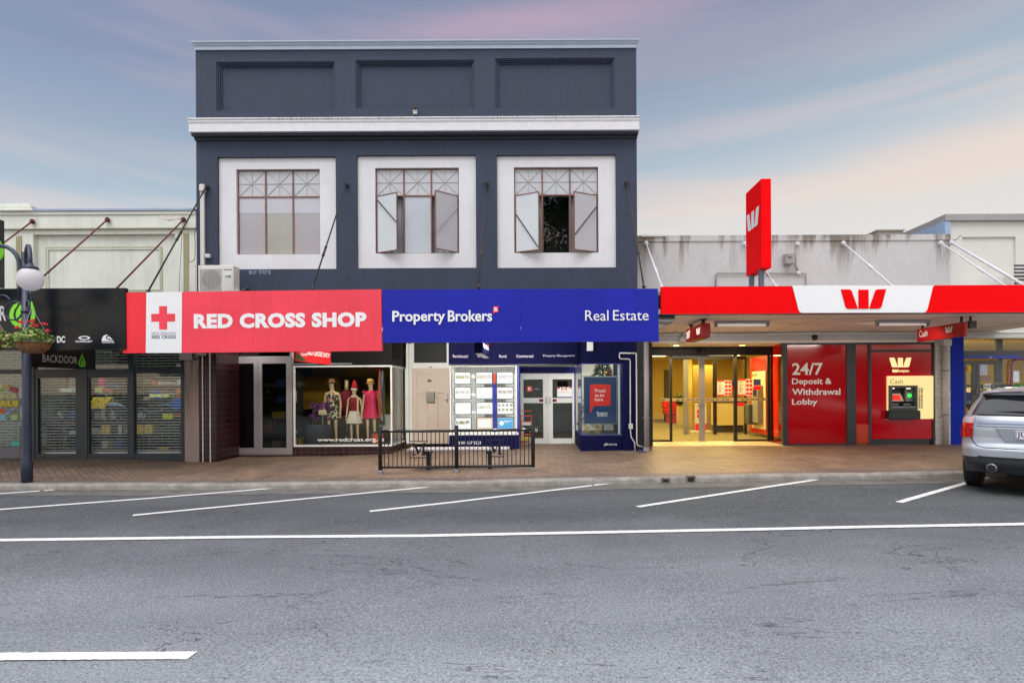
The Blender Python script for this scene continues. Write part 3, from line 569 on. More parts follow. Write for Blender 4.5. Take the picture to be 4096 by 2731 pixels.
# splayed office entry: double doors
q = RC('dr',8,108,1064,1485,YPD); 
bx('blue_header', RC('c5',-130,322,566,404,YPD-.05), YPD-.06, YPD+.1, m_navy2, bl)
MB().box(LWX[1]+.0,LWX[1]+.06,YP-.02,YP+.06,pb_[3],r[2]-.032).box(LWX[1]-.0,LWX[1]+.05,YP+.06,YPD-.061,0.1,r[2]-.032).build('blue_reveal', m_navy2, bl)
MB().box(LWX[1]+.06,P('c5',570,400,YP).x,YP+.1,YPD-.062,r[2]-.03,r[2]+.0).build('entry_soffit', m_whitealu, bl)
for (a, b, mir) in ((8,541,0),(548,1064,1)):
    d_ = RC('dr',a,108,b,1485,YPD); gl1 = RC('dr',68,230,448,594,YPD) if not mir else RC('dr',636,226,1020,592,YPD); gl2 = RC('dr',72,692,456,1384,YPD) if not mir else RC('dr',644,690,1024,1384,YPD)
    dl = wall_holes(d_, [gl1, gl2], YPD-.03, YPD+.02, 'office_door', m_whitealu, bl)
    for g in (gl1, gl2): bx('door_glass', g, YPD-.005, YPD+.003, m_gldark, dl)
    hx = P('dr',512 if not mir else 587,640,YPD).x; z0, z1_ = P('dr',540,705,YPD).z, P('dr',540,575,YPD).z
    MB().tube([(hx,YPD-.03,z0),(hx,YPD-.08,z0+.01),(hx,YPD-.08,z1_-.01),(hx,YPD-.03,z1_)], .012, 8).build('pull_handle', m_silver, dl)
    ar = RC('dr',374,614,456,670,YPD) if not mir else RC('dr',638,614,720,670,YPD)
    ap = bx('arrow_sticker', ar, YPD-.034, YPD-.031, m_navy, dl); s_ = -1 if not mir else 1; mx = (ar[0]+ar[1])/2; mz = (ar[2]+ar[3])/2
    MB().tube([(mx-.055*s_,YPD-.037,mz),(mx+.055*s_,YPD-.037,mz)], .006, 4).tube([(mx+.02*s_,YPD-.037,mz+.03),(mx+.055*s_,YPD-.037,mz),(mx+.02*s_,YPD-.037,mz-.03)], .006, 4).build('arrow', m_redl, dl)
    if not mir:
        lr = RC('dr',136,364,238,466,YPD)
        MB().prism([(lr[0],lr[2]-.03),(lr[0]+.02,lr[2]),(lr[1],lr[2]),(lr[1],lr[3]),(lr[0],lr[3])], YPD-.008, YPD-.006).build('speech_bubble_logo', m_redl, dl)
        text('logo_letter', 'B', RC('dr',164,382,210,446,YPD), YPD-.010, m_wh, dl, .02)
        text('opening_hours', 'Opening Hours', RC('dr',260,396,345,410,YPD), YPD-.008, M('yellow_vinyl', (.7,.6,.1), .5, var=0), dl); text('opening_hours', 'Mon-Fri 8.30-5.00pm', RC('dr',260,417,380,432,YPD), YPD-.008, m_wh, dl)
        text('partner_lettering', 'Proud Partner of', RC('dr',190,1160,345,1180,YPD), YPD-.008, m_wh, dl, .01); bx('partner_bar', RC('dr',190,1205,347,1228,YPD), YPD-.009, YPD-.006, m_wh, dl); text('partner_lettering', 'Farmlands', RC('dr',190,1236,346,1258,YPD), YPD-.008, m_wh, dl, .02)
    else:
        nr = RC('dr',728,382,1018,588,YPD); ns = bx('christmas_notice', nr, YPD-.008, YPD-.006, m_wh, dl)
        bx('notice_footer', (nr[0],nr[1],nr[2],nr[2]+.025), YPD-.0095, YPD-.0082, m_navy2, dl)
        pk = MB()
        for i in range(14): x = nr[0]+(nr[1]-nr[0])*random.random(); z = nr[3]-.01-.06*random.random(); pk.ball((min(max(x,nr[0]+.02),nr[1]-.02),YPD-.0095,z), .022,.001,.018,8,4)
        pk.build('notice_garland', M('festive_print', S(190,70,60), .6, var=.6, scale=30), dl)
        text('notice_text', 'Wishing you all a', RC('dr',810,458,945,474,YPD), YPD-.0095, m_redl, dl); text('notice_text', 'Merry Christmas & Happy New Year', RC('dr',742,476,1010,491,YPD), YPD-.0095, m_redl, dl)
        bx('timber_plaque', RC('dr',730,262,935,380,YPD+.3), YPD+.3, YPD+.33, M('dark_timber', S(96,44,36), .5, var=.3, scale=10), dl)
# right display window of the office, front and splayed side
q = RC('c5',640,296,1095,1110,YP2); xb = P('c5',572,700,YPD-.1).x
bb = RC('c5',640,1118,1115,1285,YP2)
pl = MB(); pl.v += [(bb[0],YP2,-.02),(P('c5',1115,700,YP2).x,YP2,-.02),(P('c5',1115,700,YP2).x,YP2+1.9,-.02),(xb,YPD+.05,-.02)]; zt_ = bb[3]
pl.v += [(x,y,zt_) for x,y,_ in pl.v[:4]]; pl.f += [(0,1,5,4),(1,2,6,5),(3,0,4,7),(4,5,6,7)]
pbase = pl.build('navy_base', m_navy, bl); text('web_address', 'pb.co.nz', RC('c5',905,1198,1048,1236,YP2), YP2-.006, m_wh, pbase, .0)
fw = MB().frame(q, .014, YP2-.01, YP2+.02)
for z in (q[2],q[3]-.015): fw.tube([(q[0],YP2+.005,z+.007),(xb,YPD-.02,z+.007)], .012, 4)
fw.tube([(xb,YPD-.03,q[2]),(xb,YPD-.03,q[3])], .02, 6)
fo = fw.build('corner_window', m_navy2, bl)
bx('shop_glass', q, YP2+.002, YP2+.006, m_gl, fo); MB().quad((q[0],YP2+.005,q[2]),(xb,YPD-.02,q[2]),(xb,YPD-.02,q[3]),(q[0],YP2+.005,q[3])).build('side_glass', m_gl, fo)
cl = RC('c5',600,50,1115,294,YP2); cm = MB().box(cl[0]+.1,cl[1],YP2+.02,YP2+.1,cl[2],3.02)
n = 22
for i in range(n): x = cl[0]+.1+(cl[1]-cl[0]-.1)*i/n; cm.box(x,x+.028,YP2-.012,YP2+.019,cl[2],3.02)
cm.build('ribbed_cladding', m_navy, bl); MB().quad((cl[0]+.1,YP2,cl[2]),(bd1,YP-.05,cl[2]),(bd1,YP-.05,3.02),(cl[0]+.1,YP2,3.02)).build('splayed_board', m_navy, bl)
xw1 = P('c5',1115,700,YP2).x; xw2 = P('c5',1278,700,YW).x
MB().box(xw1,xw2,YW+.02,YW+2.2,-.02,3.02).build('navy_pier', m_navy, bl)
MB().box(xw2,P('c5',1440,700,YW).x,YW,YW+1.6,-.02,3.02).build('black_pier', M('charcoal_render', S(36,36,40), .7, var=.1), bl)
MB().box(P('c5',1068,700,YP2).x,P('c5',1090,700,YP2).x,YP2+.1,YP2+.15,q[2],q[3]).build('white_upright', m_whitealu, bl)
MB().box(bb[0]+.05,xw1,YP2+.1,YP2+1.75,zt_-.05,zt_+.004).build('display_floor', M('green_grey_cloth', (.1,.12,.11), .9, var=.2), bl)
MB().box(bb[0]+.15,xw1-.001,YP2+1.75,YP2+1.8,0,3.02).build('interior_wall', M('white_room_wall', (.7,.71,.66), .85, var=.03), bl)
# office interior behind the doors
MB().box(LWX[0]-.15,LWX[0]-.05,YP+1.0,19.5,0,3.04).box(xw1,xw1+.1,YW+2.3,19.5,0,3.04).box(LWX[0]-.05,xw1,19.5,19.6,0,3.04).build('office_wall', M('dim_office_wall', (.4,.41,.40), .9, var=.05), bl)
MB().box(LWX[0]-.05,xw1,YPD+.06,19.5,.15,.19).build('office_floor', M('grey_carpet', (.07,.075,.078), .95, var=.2), bl)
# downpipes and conduits at the right edge of the building
xp = P('c5',1386,700,YW-.1).x
dp = thing('downpipe', (xp,YW-.1,z_path(xp,YW)), 'grey round drainpipe on the black pier beside the lit bank entrance', 'drainpipe')
MB().tube([(xp,YW-.1,z_path(xp,YW)+.02),(xp,YW-.1,3.0)], .06, 14).build('pipe', m_pvcg, dp, True); MB().tube([(xp,YW-.1,z_path(xp,YW)),(xp,YW-.1,z_path(xp,YW)+.09)], .078, 14).build('foot_collar', m_pvcg, dp)
for y in (423,913):
    z = P('c5',1386,y,YW-.1).z; MB().box(xp-.085,xp+.085,YW-.11,YW-.01,z-.008,z+.008).tube([(xp,YW-.1,z-.01),(xp,YW-.1,z+.01)], .065, 14).build('pipe_clip', m_silver, dp)
yc = YW-.03
cn = thing('wall_conduit', P('c5',1200,1285,yc), 'pale bent conduit with a junction box on the navy pier', 'conduit')
MB().tube([P('c5',x,y,yc) for x,y in ((1254,1288),(1250,1195),(1210,1130),(1201,1040),(1200,262),(1192,245),(1150,243),(1090,243),(1076,225),(1076,185))], .014, 7).build('thin_conduit', m_pvc, cn, True)
MB().tube([P('c5',x,y,yc-.02) for x,y in ((1354,1248),(1284,1228),(1276,1200),(1270,185),(1262,178),(1078,176))], .017, 8).build('thick_conduit', m_pvc, cn, True)
MB().rc(RC('c5',1183,980,1227,1040,yc), yc-.05, yc+.02).build('junction_box', m_pvc, cn, bev=.005)
tag(MB().rc(RC('c5',706,45,778,152,YP2-.1), YP2-.12, YP2-.013).build('sensor_box', m_pvc, None, bev=.01), 'grey white sensor box on the ribbed navy cladding under the blue sign', 'sensor box')
# main canopy
ft = P('s',1500,1160,YF).z
MB().box(BX0-.9,BX1+.28,YF+.12,YW-.003,ft-.55,ft-.43).build('canopy_roof', m_dkalu, bl)
MB().box(BX0-.9,BX1+.28,YF+.12,YW-.003,ft-.60,ft-.553).build('canopy_soffit', M('canopy_lining', (.4,.39,.37), .8, var=.05), bl)
gf = MB(); gr_ = random.Random(3)
gx0, gx1, gz0, gz1 = RC('d3',670,1258,895,1302,YW)
strokes = [[(0,.1),(.09,.9)],[(0,.9),(.09,.1)],[(.045,0),(.045,1)],[(.13,.1),(.13,.9),(.2,.8),(.15,.55),(.22,.3),(.13,.1)],[(.24,.2),(.24,.8),(.3,.9),(.34,.5),(.3,.1),(.24,.2),(.34,.9)],[(.45,.95),(.9,.9)],[(.48,.9),(.48,.1)],[(.54,.9),(.54,.1)],[(.58,.2),(.58,.7),(.62,.4),(.67,.75),(.67,.1)],[(.7,.2),(.7,.7),(.76,.7),(.76,.2),(.7,.2)],[(.79,.8),(.85,.6),(.79,.45),(.86,.25),(.79,.1)],[(.9,.1),(1,.9)],[(.9,.9),(1,.1)],[(.95,0),(.95,1)]]
for s_ in strokes: gf.tube([(gx0+u*(gx1-gx0), YW-.002, gz0+v*(gz1-gz0)) for u,v in s_], .006, 4)
gf.build('graffiti', M('chalk_blue_spray', S(150,172,196), .8, var=.1), bl)
# ------------------------------------------------------------------ surf shop (left)
sb = thing('surf_shop_building', (-10,YW,0), 'low cream building with moulded parapet above the black surf shop frontage', 'building')
SX0, SX1 = -14.5, BX0-.004
zz = lambda y: P('c1',1100,y,YW).z
pan = (P('c1',325,600,YW).x, P('c1',1762,600,YW).x, 3.2, zz(392))
wall_holes((SX0,SX1,3.0,zz(205)), [pan, (pan[0]-2.6, pan[0]-.75, 3.2, zz(392))], YW+.03, YW+.3, 'parapet_wall', m_cream, sb)
MB().box(SX0,SX1,YW-.03,YW+.3,zz(335),zz(205)).box(SX0,SX1,YW-.06,YW+.3,zz(205)+.002,zz(172)).build('cornice_band', m_cream, sb)
MB().box(SX0,SX1,YW-.035,YW+.02,zz(345),zz(337)).build('cornice_groove', m_creamd, sb)
xf = P('c1',320,160,YW).x
MB().box(xf,SX1,YW-.09,YW+.32,zz(170),zz(150)).build('flashing', m_lead, sb)
MB().box(SX0,P('c1',372,150,YW).x,YW-.12,YW+.4,zz(172),zz(150)).box(SX0,P('c1',350,110,YW).x,YW-.09,YW+.4,zz(150)+.001,zz(115)).box(SX0,P('c1',318,90,YW).x,YW-.06,YW+.4,zz(115)+.001,zz(92)).build('raised_parapet', m_cream, sb, bev=.012)
bx('panel_back', (pan[0]-.02,pan[1]+.02,3.1,pan[3]+.05), YW+.13, YW+.2, m_cream, sb)
bx('panel_back', (pan[0]-2.7,pan[0]-.7,3.1,pan[3]+.05), YW+.13, YW+.2, m_cream, sb)
fr = RC('c1',468,524,1645,985,YW+.13); MB().frame((fr[0],fr[1],fr[2],fr[3]), .07, YW+.112, YW+.129).build('panel_moulding', m_creamd, sb)
MB().frame((fr[0]+.05,fr[1]-.05,fr[2]+.05,fr[3]-.05), .02, YW+.105, YW+.1115).build('panel_moulding', m_cream, sb)
MB().box(pan[0],pan[1],YW+.06,YW+.13,pan[3]-.001,pan[3]+.07).build('panel_moulding', m_cream, sb)
for a, b, t in ((155,210,405),(1850,1905,385)):
    x0, x1 = P('c1',a,600,YW).x, P('c1',b,600,YW).x; rb = MB()
    for k in range(4): rb.box(x0+(x1-x0)*k/4+.006, x0+(x1-x0)*(k+1)/4-.006, YW+.008, YW+.04, 3.1, zz(t)-.02)
    rb.box(x0,x1,YW+.015,YW+.0295,3.1,zz(t)); rb.build('ribbed_strip', m_beige_rib, sb)
ck = MB(); ckp = [(1980,325),(1968,400),(1975,520),(1970,640),(1955,665),(1915,680)]
ck.tube([P('c1',x,y,YW+.028) for x,y in ckp], .006, 4).tube([P('c1',x,y,YW-.031) for x,y in ((1600,200),(1650,235),(1720,260),(1800,225))], .005, 4); ck.build('crack', M('crack_shadow', (.05,.045,.04), .9, var=0), sb)
# peeled render patch
pe = MB(); rg = random.Random(5)
pts = [P('c1',x,y,YW-.034) for x,y in ((1600,198),(1640,240),(1720,255),(1790,240),(1830,235),(1840,195),(1760,190),(1680,185))]
pe.prism([(p.x,p.z) for p in pts], YW-.038, YW-.031); pe.prism([(p.x,p.z) for p in [P('c1',x,y,YW+.03) for x,y in ((1912,690),(1975,670),(1982,975),(1915,975))]], YW+.022, YW+.031)
pe.build('peeling_render', M('rough_peeled_render', S(214,212,202), .9, var=.12, scale=14, bump=1.0, bscale=16), sb)
wr_ = MB().tube([P('c1',x,y,YW-.06) for x,y in ((1848,260),(1843,330),(1830,620),(1818,780),(1812,930),(1816,975))], .005, 4); wr_.build('loose_wire', m_iron, sb)
MB().box(SX0,SX1-.3,YW+.31,26,3.02,zz(330)-.4).box(SX0,SX0+.2,YW+.31,26,0,3.0).box(SX0,SX1,25.8,26,0,3.0).build('shell_wall', m_cream, sb)
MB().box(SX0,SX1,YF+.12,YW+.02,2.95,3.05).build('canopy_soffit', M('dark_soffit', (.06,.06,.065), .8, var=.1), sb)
ftb = P('c1',600,940,YF).z
MB().box(SX0,P('c1',1265,940,YF).x+.3,YF+.12,YW,ftb-.5,ftb-.4).build('canopy_roof', m_dkalu, sb)
# shopfront frames with roller grille
m_sf = M('blue_black_aluminium', S(38,50,60), .4, var=.06); ym = YW+.05
fm = MB()
zb_ = P('c2',1000,1215,ym).z; zt2 = 2.95; zbar = P('c2',1000,335,ym).z
for a, b in ((298,345),(790,880),(1300,1350),(1828,1870)): fm.box(P('c2',a,700,ym).x,P('c2',b,700,ym).x,ym,ym+.1,-.05,zt2)
xL, xR = SX0+.3, P('c2',1868,700,ym).x
fm.box(xL,xR-.002,ym+.01,ym+.09,zbar-.06,zbar+.04).box(P('c2',345,700,ym).x,xR-.002,ym+.012,ym+.09,zb_,zb_+.09).box(xL,xR-.002,ym+.014,ym+.2,-.08,zb_-.001).box(P('c2',345,700,ym).x,P('c2',1300,700,ym).x,ym+.012,ym+.088,zbar-.16,zbar-.062)
for a, b in ((345,378),(760,789),(881,893),(1285,1299)): fm.box(P('c2',a,700,ym).x,P('c2',b,700,ym).x,ym+.013,ym+.085,zb_+.091,zbar-.162)
fm.build('shopfront_frame', m_sf, sb)
bx('shop_glass', (xL,xR-.02,zb_+.05,zt2), ym+.05, ym+.056, m_gl, sb)
bx('stall_riser', (xL,P('c2',225,700,ym).x,zb_,zb_+.25), ym+.002, ym+.05, M('grey_riser', S(110,112,118), .5, var=.06), sb)
gr = MB(); gk = MB(); yg = ym+.16; k = 0; z = .3
while z < 2.95:
    gr.box(xL,xR,yg,yg+.011,z,z+.012)
    x = xL+(.14 if k%2 else 0)
    while x < xR: gk.box(x,x+.014,yg+.001,yg+.010,z+.0125,z+.0645); x += .30
    z += .0655; k += 1
gr.box(xL,xR,yg-.01,yg+.02,.14,.27)
gro = gr.build('roller_grille', M('grille_steel', S(226,230,232), .45, .2, var=.1), sb); gk.build('grille_links', M('grille_link_steel', S(110,112,114), .5, .2, var=.2), gro)
bx('side_wall', (SX1-.15,SX1-.02,-.1,3.0), YW+.2, 19, m_room, sb)
MB().box(SX0,SX1,19,19.1,0,3.0).build('interior_wall', M('grey_interior', (.07,.065,.062), .9, var=.1), sb); MB().box(SX0+.2,SX1-.2,YW+.3,19,.02,.09).build('shop_floor', M('timber_floor', (.13,.1,.075), .6, var=.3, scale=6), sb)
# shelving against the window: wall of shoe boxes and folded clothing
def shelf(loc, wd, ht, rows, seed, label):
    rg = random.Random(seed); t = thing('display_shelf', loc, label, 'shelf', 'display shelves in the surf shop')
    X, Y, Z = loc; m = MB()
    for i in range(rows+1): m.box(X-wd/2,X+wd/2,Y,Y+.35,Z+ht*i/rows-.012,Z+ht*i/rows+.012)
    m.box(X-wd/2-.02,X-wd/2,Y,Y+.35,Z,Z+ht).box(X+wd/2,X+wd/2+.02,Y,Y+.35,Z,Z+ht).box(X-wd/2,X+wd/2,Y+.35,Y+.37,Z,Z+ht); m.build('shelf_frame', M('shelf_board_%d'%seed, S(40,36,34), .7, var=.1), t)
    cols = [S(150,142,132),S(64,58,54),S(170,96,40),S(40,70,130),S(176,168,158),S(96,82,72),S(40,40,42),S(200,170,60)]
    st = [MB() for _ in cols]
    for i in range(rows):
        x = X-wd/2+.03
        while x < X+wd/2-.12:
            ww = rg.uniform(.12,.34); hh = rg.uniform(.06, ht/rows*.8); st[rg.randrange(len(cols))].box(x,x+ww,Y+.03,Y+.3,Z+ht*i/rows+.012,Z+ht*i/rows+.012+hh); x += ww+rg.uniform(.01,.05)
    for k, s_ in enumerate(st):
        if s_.f: tag(s_.build('stock', M('stock_%d_%d'%(seed,k), cols[k], .7, var=.25, scale=9), t), kind='stuff')
    return t
shelf((-10.15,15.2,.09), 1.7, 2.2, 5, 1, 'pale display shelf of shoes behind the left glass door of the surf shop')
shelf((-8.2,15.6,.09), 1.5, 2.0, 4, 2, 'display shelf of boxes behind the middle pane of the surf shop')
shelf((-6.4+-.75,15.4,.09), .95, 2.1, 5, 3, 'display shelf with orange stock behind the right pane of the surf shop')
shelf((-12.2,15.4,.09), 1.5, 2.1, 5, 4, 'display shelf seen at the left edge behind the sale stickers')
def balance_bike(c, s, cols, label):
    l = s*1.62; t = thing('balance_bike', c, label, 'toy bike', 'balance bikes in the surf shop window'); x, y, z = c
    def wheel(cx):
        wv = MB(); ring = [(cx+.165*s*math.cos(a), y, z+.2*s+.165*s*math.sin(a)) for a in [2*math.pi*i/20 for i in range(21)]]
        o = MB().tube(ring, .042*s, 8, False).build('wheel', m_black, t, True)
        MB().tube([(cx,y-.03,z+.2*s),(cx,y+.03,z+.2*s)], .05*s, 12).build('hub', m_silver, o)
        sp = MB()
        for k in range(6): a = k*math.pi/3; sp.tube([(cx,y,z+.2*s),(cx+.14*s*math.cos(a),y,z+.2*s+.14*s*math.sin(a))], .009*s, 4)
        sp.build('spokes', m_silver, o)
    wheel(x-.42*l); wheel(x+.42*l)
    MB().tube([(x-.42*l,y,z+.2*s),(x-.05*l,y,z+.3*s),(x+.25*l,y,z+.5*s),(x+.42*l,y,z+.2*s)], .028*s, 8).tube([(x-.05*l,y,z+.3*s),(x-.25*l,y,z+.5*s)], .025*s, 6).build('frame', m_dkalu, t)
    MB().prism([(x-.5*l,z+.52*s),(x-.2*l,z+.45*s),(x+.1*l,z+.5*s),(x+.02*l,z+.58*s),(x-.3*l,z+.6*s)], y-.07*s, y+.07*s).build('seat', m_black, t, bev=.01)
    MB().prism([(x+.05*l,z+.5*s),(x+.1*l,z+.32*s),(x+.3*l,z+.34*s),(x+.42*l,z+.62*s),(x+.2*l,z+.64*s)], y-.06*s, y+.06*s).build('fairing', M('fairing_'+cols[0], cols[1], .4, var=.15), t, bev=.01)
    MB().prism([(x+.25*l,z+.44*s),(x+.62*l,z+.38*s),(x+.5*l,z+.47*s),(x+.3*l,z+.5*s)], y-.04*s, y+.04*s).build('mudguard', M('guard_'+cols[0], cols[2], .4, var=.1), t, bev=.006)
    MB().tube([(x+.42*l,y,z+.2*s),(x+.3*l,y,z+.72*s)], .02*s, 6).tube([(x+.28*l,y-.28*s,z+.76*s),(x+.3*l,y-.1*s,z+.72*s),(x+.3*l,y+.1*s,z+.72*s),(x+.28*l,y+.28*s,z+.76*s)], .016*s, 6).build('handlebar', m_silver, t)
yb = 14.35
bp_ = P('c2',880,850,yb); balance_bike((bp_.x,yb,bp_.z), .98, ('yellow', S(206,180,20), S(120,150,170)), 'small black and yellow balance bike behind the middle of the surf shop window')
bp2 = P('c2',1690,850,yb); b2_ = balance_bike((bp2.x-.0,yb,bp2.z), .95, ('blue', S(40,86,170), S(170,180,190)), 'small blue and white balance bike behind the right pane of the surf shop')
st_ = thing('display_plinth', (bp_.x+.4,yb,.1), 'dark timber display plinth under the balance bikes', 'plinth')
MB().box(bp_.x-1.0,SX1-.25,yb-.2,yb+.25,bp_.z-.07,bp_.z).build('plinth_top', M('dark_plinth', S(60,44,40), .6, var=.2), st_)
MB().box(bp_.x-.9,bp_.x-.8,yb-.15,yb+.2,.09,bp_.z-.07).box(SX1-.5,SX1-.4,yb-.15,yb+.2,.09,bp_.z-.07).build('plinth_legs', M('dark_plinth2', S(60,44,40), .6, var=.2), st_)
def card(name, c, x0, y0, x1, y1, Y, col, label, cat='card', group=None):
    return tag(MB().rc(RC(c,x0,y0,x1,y1,Y), Y, Y+.02).build(name, M(name+label[:12], col, .6, var=.2, scale=14)), label, cat, group)
card('price_card','c2',1648,770,1742,825,yb-.3, S(206,214,20), 'small yellow price card in front of the blue balance bike', 'card')
for a,b,c_,d,cl_,lb_ in ((1505,570,1710,612,S(206,214,150),'pale yellow folded clothes above the blue bike'),(1560,566,1612,622,S(30,84,190),'bright blue folded shirt above the blue bike'),(1508,630,1640,690,S(190,180,170),'beige folded clothes stack right behind the blue bike'),(1640,628,1730,690,S(90,150,190),'sky blue folded clothes beside the beige stack'),(1040,515,1118,555,S(180,56,40),'red folded shirt above the yellow bike'),(955,505,1020,560,S(176,190,110),'olive green folded shirt above the yellow bike'),(985,408,1050,490,S(168,40,90),'magenta top hanging high behind the middle pane'),(930,605,1110,695,S(214,190,20),'yellow jacket behind the handlebar of the first bike'),(590,510,740,555,S(200,206,206),'white folded shirts behind the left glass door')):
    tag(MB().rc(RC('c2',a,b,c_,d,15.0-(.02*len(lb_)%7)*.03), 15.0-(.02*len(lb_)%7)*.03, 15.12).build('folded_garment', M('garment_'+lb_[:10], cl_, .85, var=.25, scale=9), bev=.015), lb_, 'clothing', 'garments in the surf shop window')
# sale stickers on the left pane
ysk = ym+.045
def sticker(name, pts, mat, label, grp='sale stickers on the left pane', txt=None):
    o = MB().prism(pts, ysk-.004, ysk-.001).build(name, mat); tag(o, label, 'sticker', grp)
    for s_, r_, m_, off in (txt or []): text('sticker_lettering', s_, r_, ysk-.006, m_, o, off)
    return o
def pl_(pts, c='st'): return [(p.x,p.z) for p in (P(c,x,y,ysk) for x,y in pts)]
m_yel = M('yellow_vinyl_sticker', S(216,196,20), .5, var=.03); m_cry = M('cream_vinyl_sticker', S(206,202,140), .5, var=.03)
sun_ = [(110+(56 if i%2==0 else 32)*math.cos(math.pi*i/8-.4), 185+(56 if i%2==0 else 32)*math.sin(math.pi*i/8-.4)) for i in range(16)]
sticker('sun_sticker', pl_(sun_), m_yel, 'yellow sun shaped sticker on the left shop pane')
sticker('magenta_sticker', pl_([(185,190),(325,235),(300,316),(163,275)]), M('magenta_vinyl', S(168,30,84), .5, var=.03), 'tilted magenta card sticker below the sun sticker', txt=[('WHILE STOCKS', RC('st',195,215,300,240,ysk), M('orange_vinyl', S(220,110,40), .5, var=0), .01), ('LAST', RC('st',190,250,290,280,ysk), M('orange_vinyl2', S(220,110,40), .5, var=0), .02)])
sticker('leaf_sticker', pl_([(-60,270),(-20,230),(30,226),(76,246),(30,285),(-10,300)]), M('lime_vinyl', S(150,190,60), .5, var=.03), 'green leaf shaped sticker at the left photo edge')
sticker('orange_sticker', pl_([(-60,600),(-20,570),(40,572),(84,610),(80,650),(40,676),(-30,676)]), M('orange_vinyl_disc', S(196,84,24), .5, var=.05), 'round orange sticker under the yellow sale letters')
sticker('skateboard_sticker', pl_([(100,650),(120,630),(240,562),(270,565),(268,590),(150,680),(110,680)]), M('lilac_vinyl', S(150,160,206), .5, var=.05), 'slanted pale blue skateboard sticker under the sale letters', txt=[('SKATEBOARD', RC('st',125,612,250,640,ysk), m_navy2, .01)])
sticker('wave_sticker', pl_([(-40,775),(20,700),(60,680),(105,690),(112,730),(95,725),(85,710),(75,740),(135,778)]), M('sea_blue_vinyl', S(120,190,216), .5, var=.1, scale=20), 'blue breaking wave sticker left of the green square')
sticker('green_sticker', pl_([(182,682),(315,682),(315,780),(182,780)]), M('lime_vinyl_square', S(140,184,50), .5, var=.03), 'green square sticker right of the wave sticker', txt=[('UP TO', RC('st',202,698,296,732,ysk), m_wh, .02), ('50% OFF', RC('st',202,738,296,768,ysk), m_wh, .02)])
sl_ = text('sale_lettering', 'SUPER', RC('st',-190,325,320,415,ysk), ysk-.003, m_cry, None, .06); tag(sl_, 'cream letters of a sale sticker on the left pane', 'lettering', 'sale stickers on the left pane')
sl_ = text('sale_lettering', 'SALE', RC('st',-110,435,322,552,ysk), ysk-.003, m_yel, None, .09); tag(sl_, 'bold yellow letters below the cream sale letters', 'lettering', 'sale stickers on the left pane')
sticker('teal_sticker', pl_([(200,1190),(215,1155),(400,1155),(400,1232),(230,1225)]), M('teal_vinyl', S(60,190,180), .5, var=.03), 'teal paddle shaped sticker low on the left pane')
for y0, y1, lb_ in ((190,395,'white notice beside the lamp post, upper of two'),(550,755,'white notice beside the lamp post, lower of two')):
    tag(MB().rc(RC('st',335 if y0<300 else 358,y0,398,y1,ysk), ysk-.003, ysk).build('paper_notice', M('notice_'+str(y0), S(190,200,190), .6, var=.1)), lb_, 'notice')
bx('orange_post', RC('st',352,885,398,1450,ym-.04), ym-.05, ym-.002, M('weathered_orange_post', S(120,104,98), .7, var=.3), sb)
# ------------------------------------------------------------------ fascia signs
def board(name, corners, mat, label, parent=None, thick=.08, Y=YF, group=None):
    p = [P('s',x,y,Y) for x,y in corners]; m = MB()
    m.v = [tuple(q) for q in p]+[(q.x,q.y+thick,q.z) for q in p]
    m.f = [(0,1,2,3),(7,6,5,4)]+[(i,i+4,(i+1)%4+4,(i+1)%4) for i in range(4)]
    o = m.build(name, mat, parent)
    return tag(o, label, 'sign') if label else o
def scuffed(name, rgb, rough=.35, faded=None):
    m = M(name, rgb, rough, var=.10, scale=.9, spec=.5, streak=.07); t = m.node_tree; b = t.nodes['Principled BSDF']; src = b.inputs['Base Color'].links[0].from_socket
    co = t.nodes.new('ShaderNodeTexCoord').outputs['Object']; v = t.nodes.new('ShaderNodeTexNoise'); t.links.new(co, v.inputs[0]); v.inputs['Scale'].default_value = 26; v.inputs['Detail'].default_value = 3; b.inputs['Specular IOR Level'].default_value = .25
    t.links.new(mixc(t, ramp(t, v.outputs[0], [(.70, (0,)*3), (.76, (1,)*3)]), src, faded or tuple(min(1,c*1.6+.02) for c in rgb)), b.inputs['Base Color']); return m
sg = thing('surf_shop_sign', (-10.5,YF,2.9), 'black fascia sign with a green drop emblem behind the lamp post', 'sign')
bd = board('sign_board', [(-900,1160),(500.5,1151.5),(504,1397),(-900,1408)], scuffed('black_gloss_board', (.006,.008,.011), .3, (.3,.34,.36)), None, sg)
yt = YF-.006
text('sign_lettering', 'BACKDOOR', RC('c1',-560,1122,66,1276,YF), yt, m_wh, sg, .015)
m_lime = M('lime_green_vinyl', S(140,238,50), .45, var=.02)
def drop(name, cx, cz, R1, thick, mat, parent, Y, lean=0., hgt=1.0):
    # an open flame / drop outline: ring whose top runs up into a point
    def pt(r, t): # t around the circle, start at top
        x = r*math.sin(t); z = -r*math.cos(t)
        if z > 0: z *= 1+hgt*(abs(z)/r)**1.5; x *= 1-.55*(abs(z)/(r*(1+hgt)))
        return (cx+x+lean*max(0,z), cz+z)
    ts = [math.pi*(-1+2*i/40) for i in range(41)]
    o = [pt(R1, t) for t in ts]; i_ = [pt(R1*(1-thick), t) for t in ts]
    m = MB(); k = len(o)
    m.v = [(x,Y,z) for x,z in o]+[(x,Y,z) for x,z in i_]+[(x,Y+.004,z) for x,z in o]+[(x,Y+.004,z) for x,z in i_]
    m.f = [(j,j+1,k+j+1,k+j) for j in range(k-1)]+[(2*k+j+1,2*k+j,3*k+j,3*k+j+1) for j in range(k-1)]
    return m.build(name, mat, parent)
p = P('c1',228,1215,YF); u = .39546/F*YF
ox = lambda x,y: (P('c1',x,y,YF).x, P('c1',x,y,YF).z)
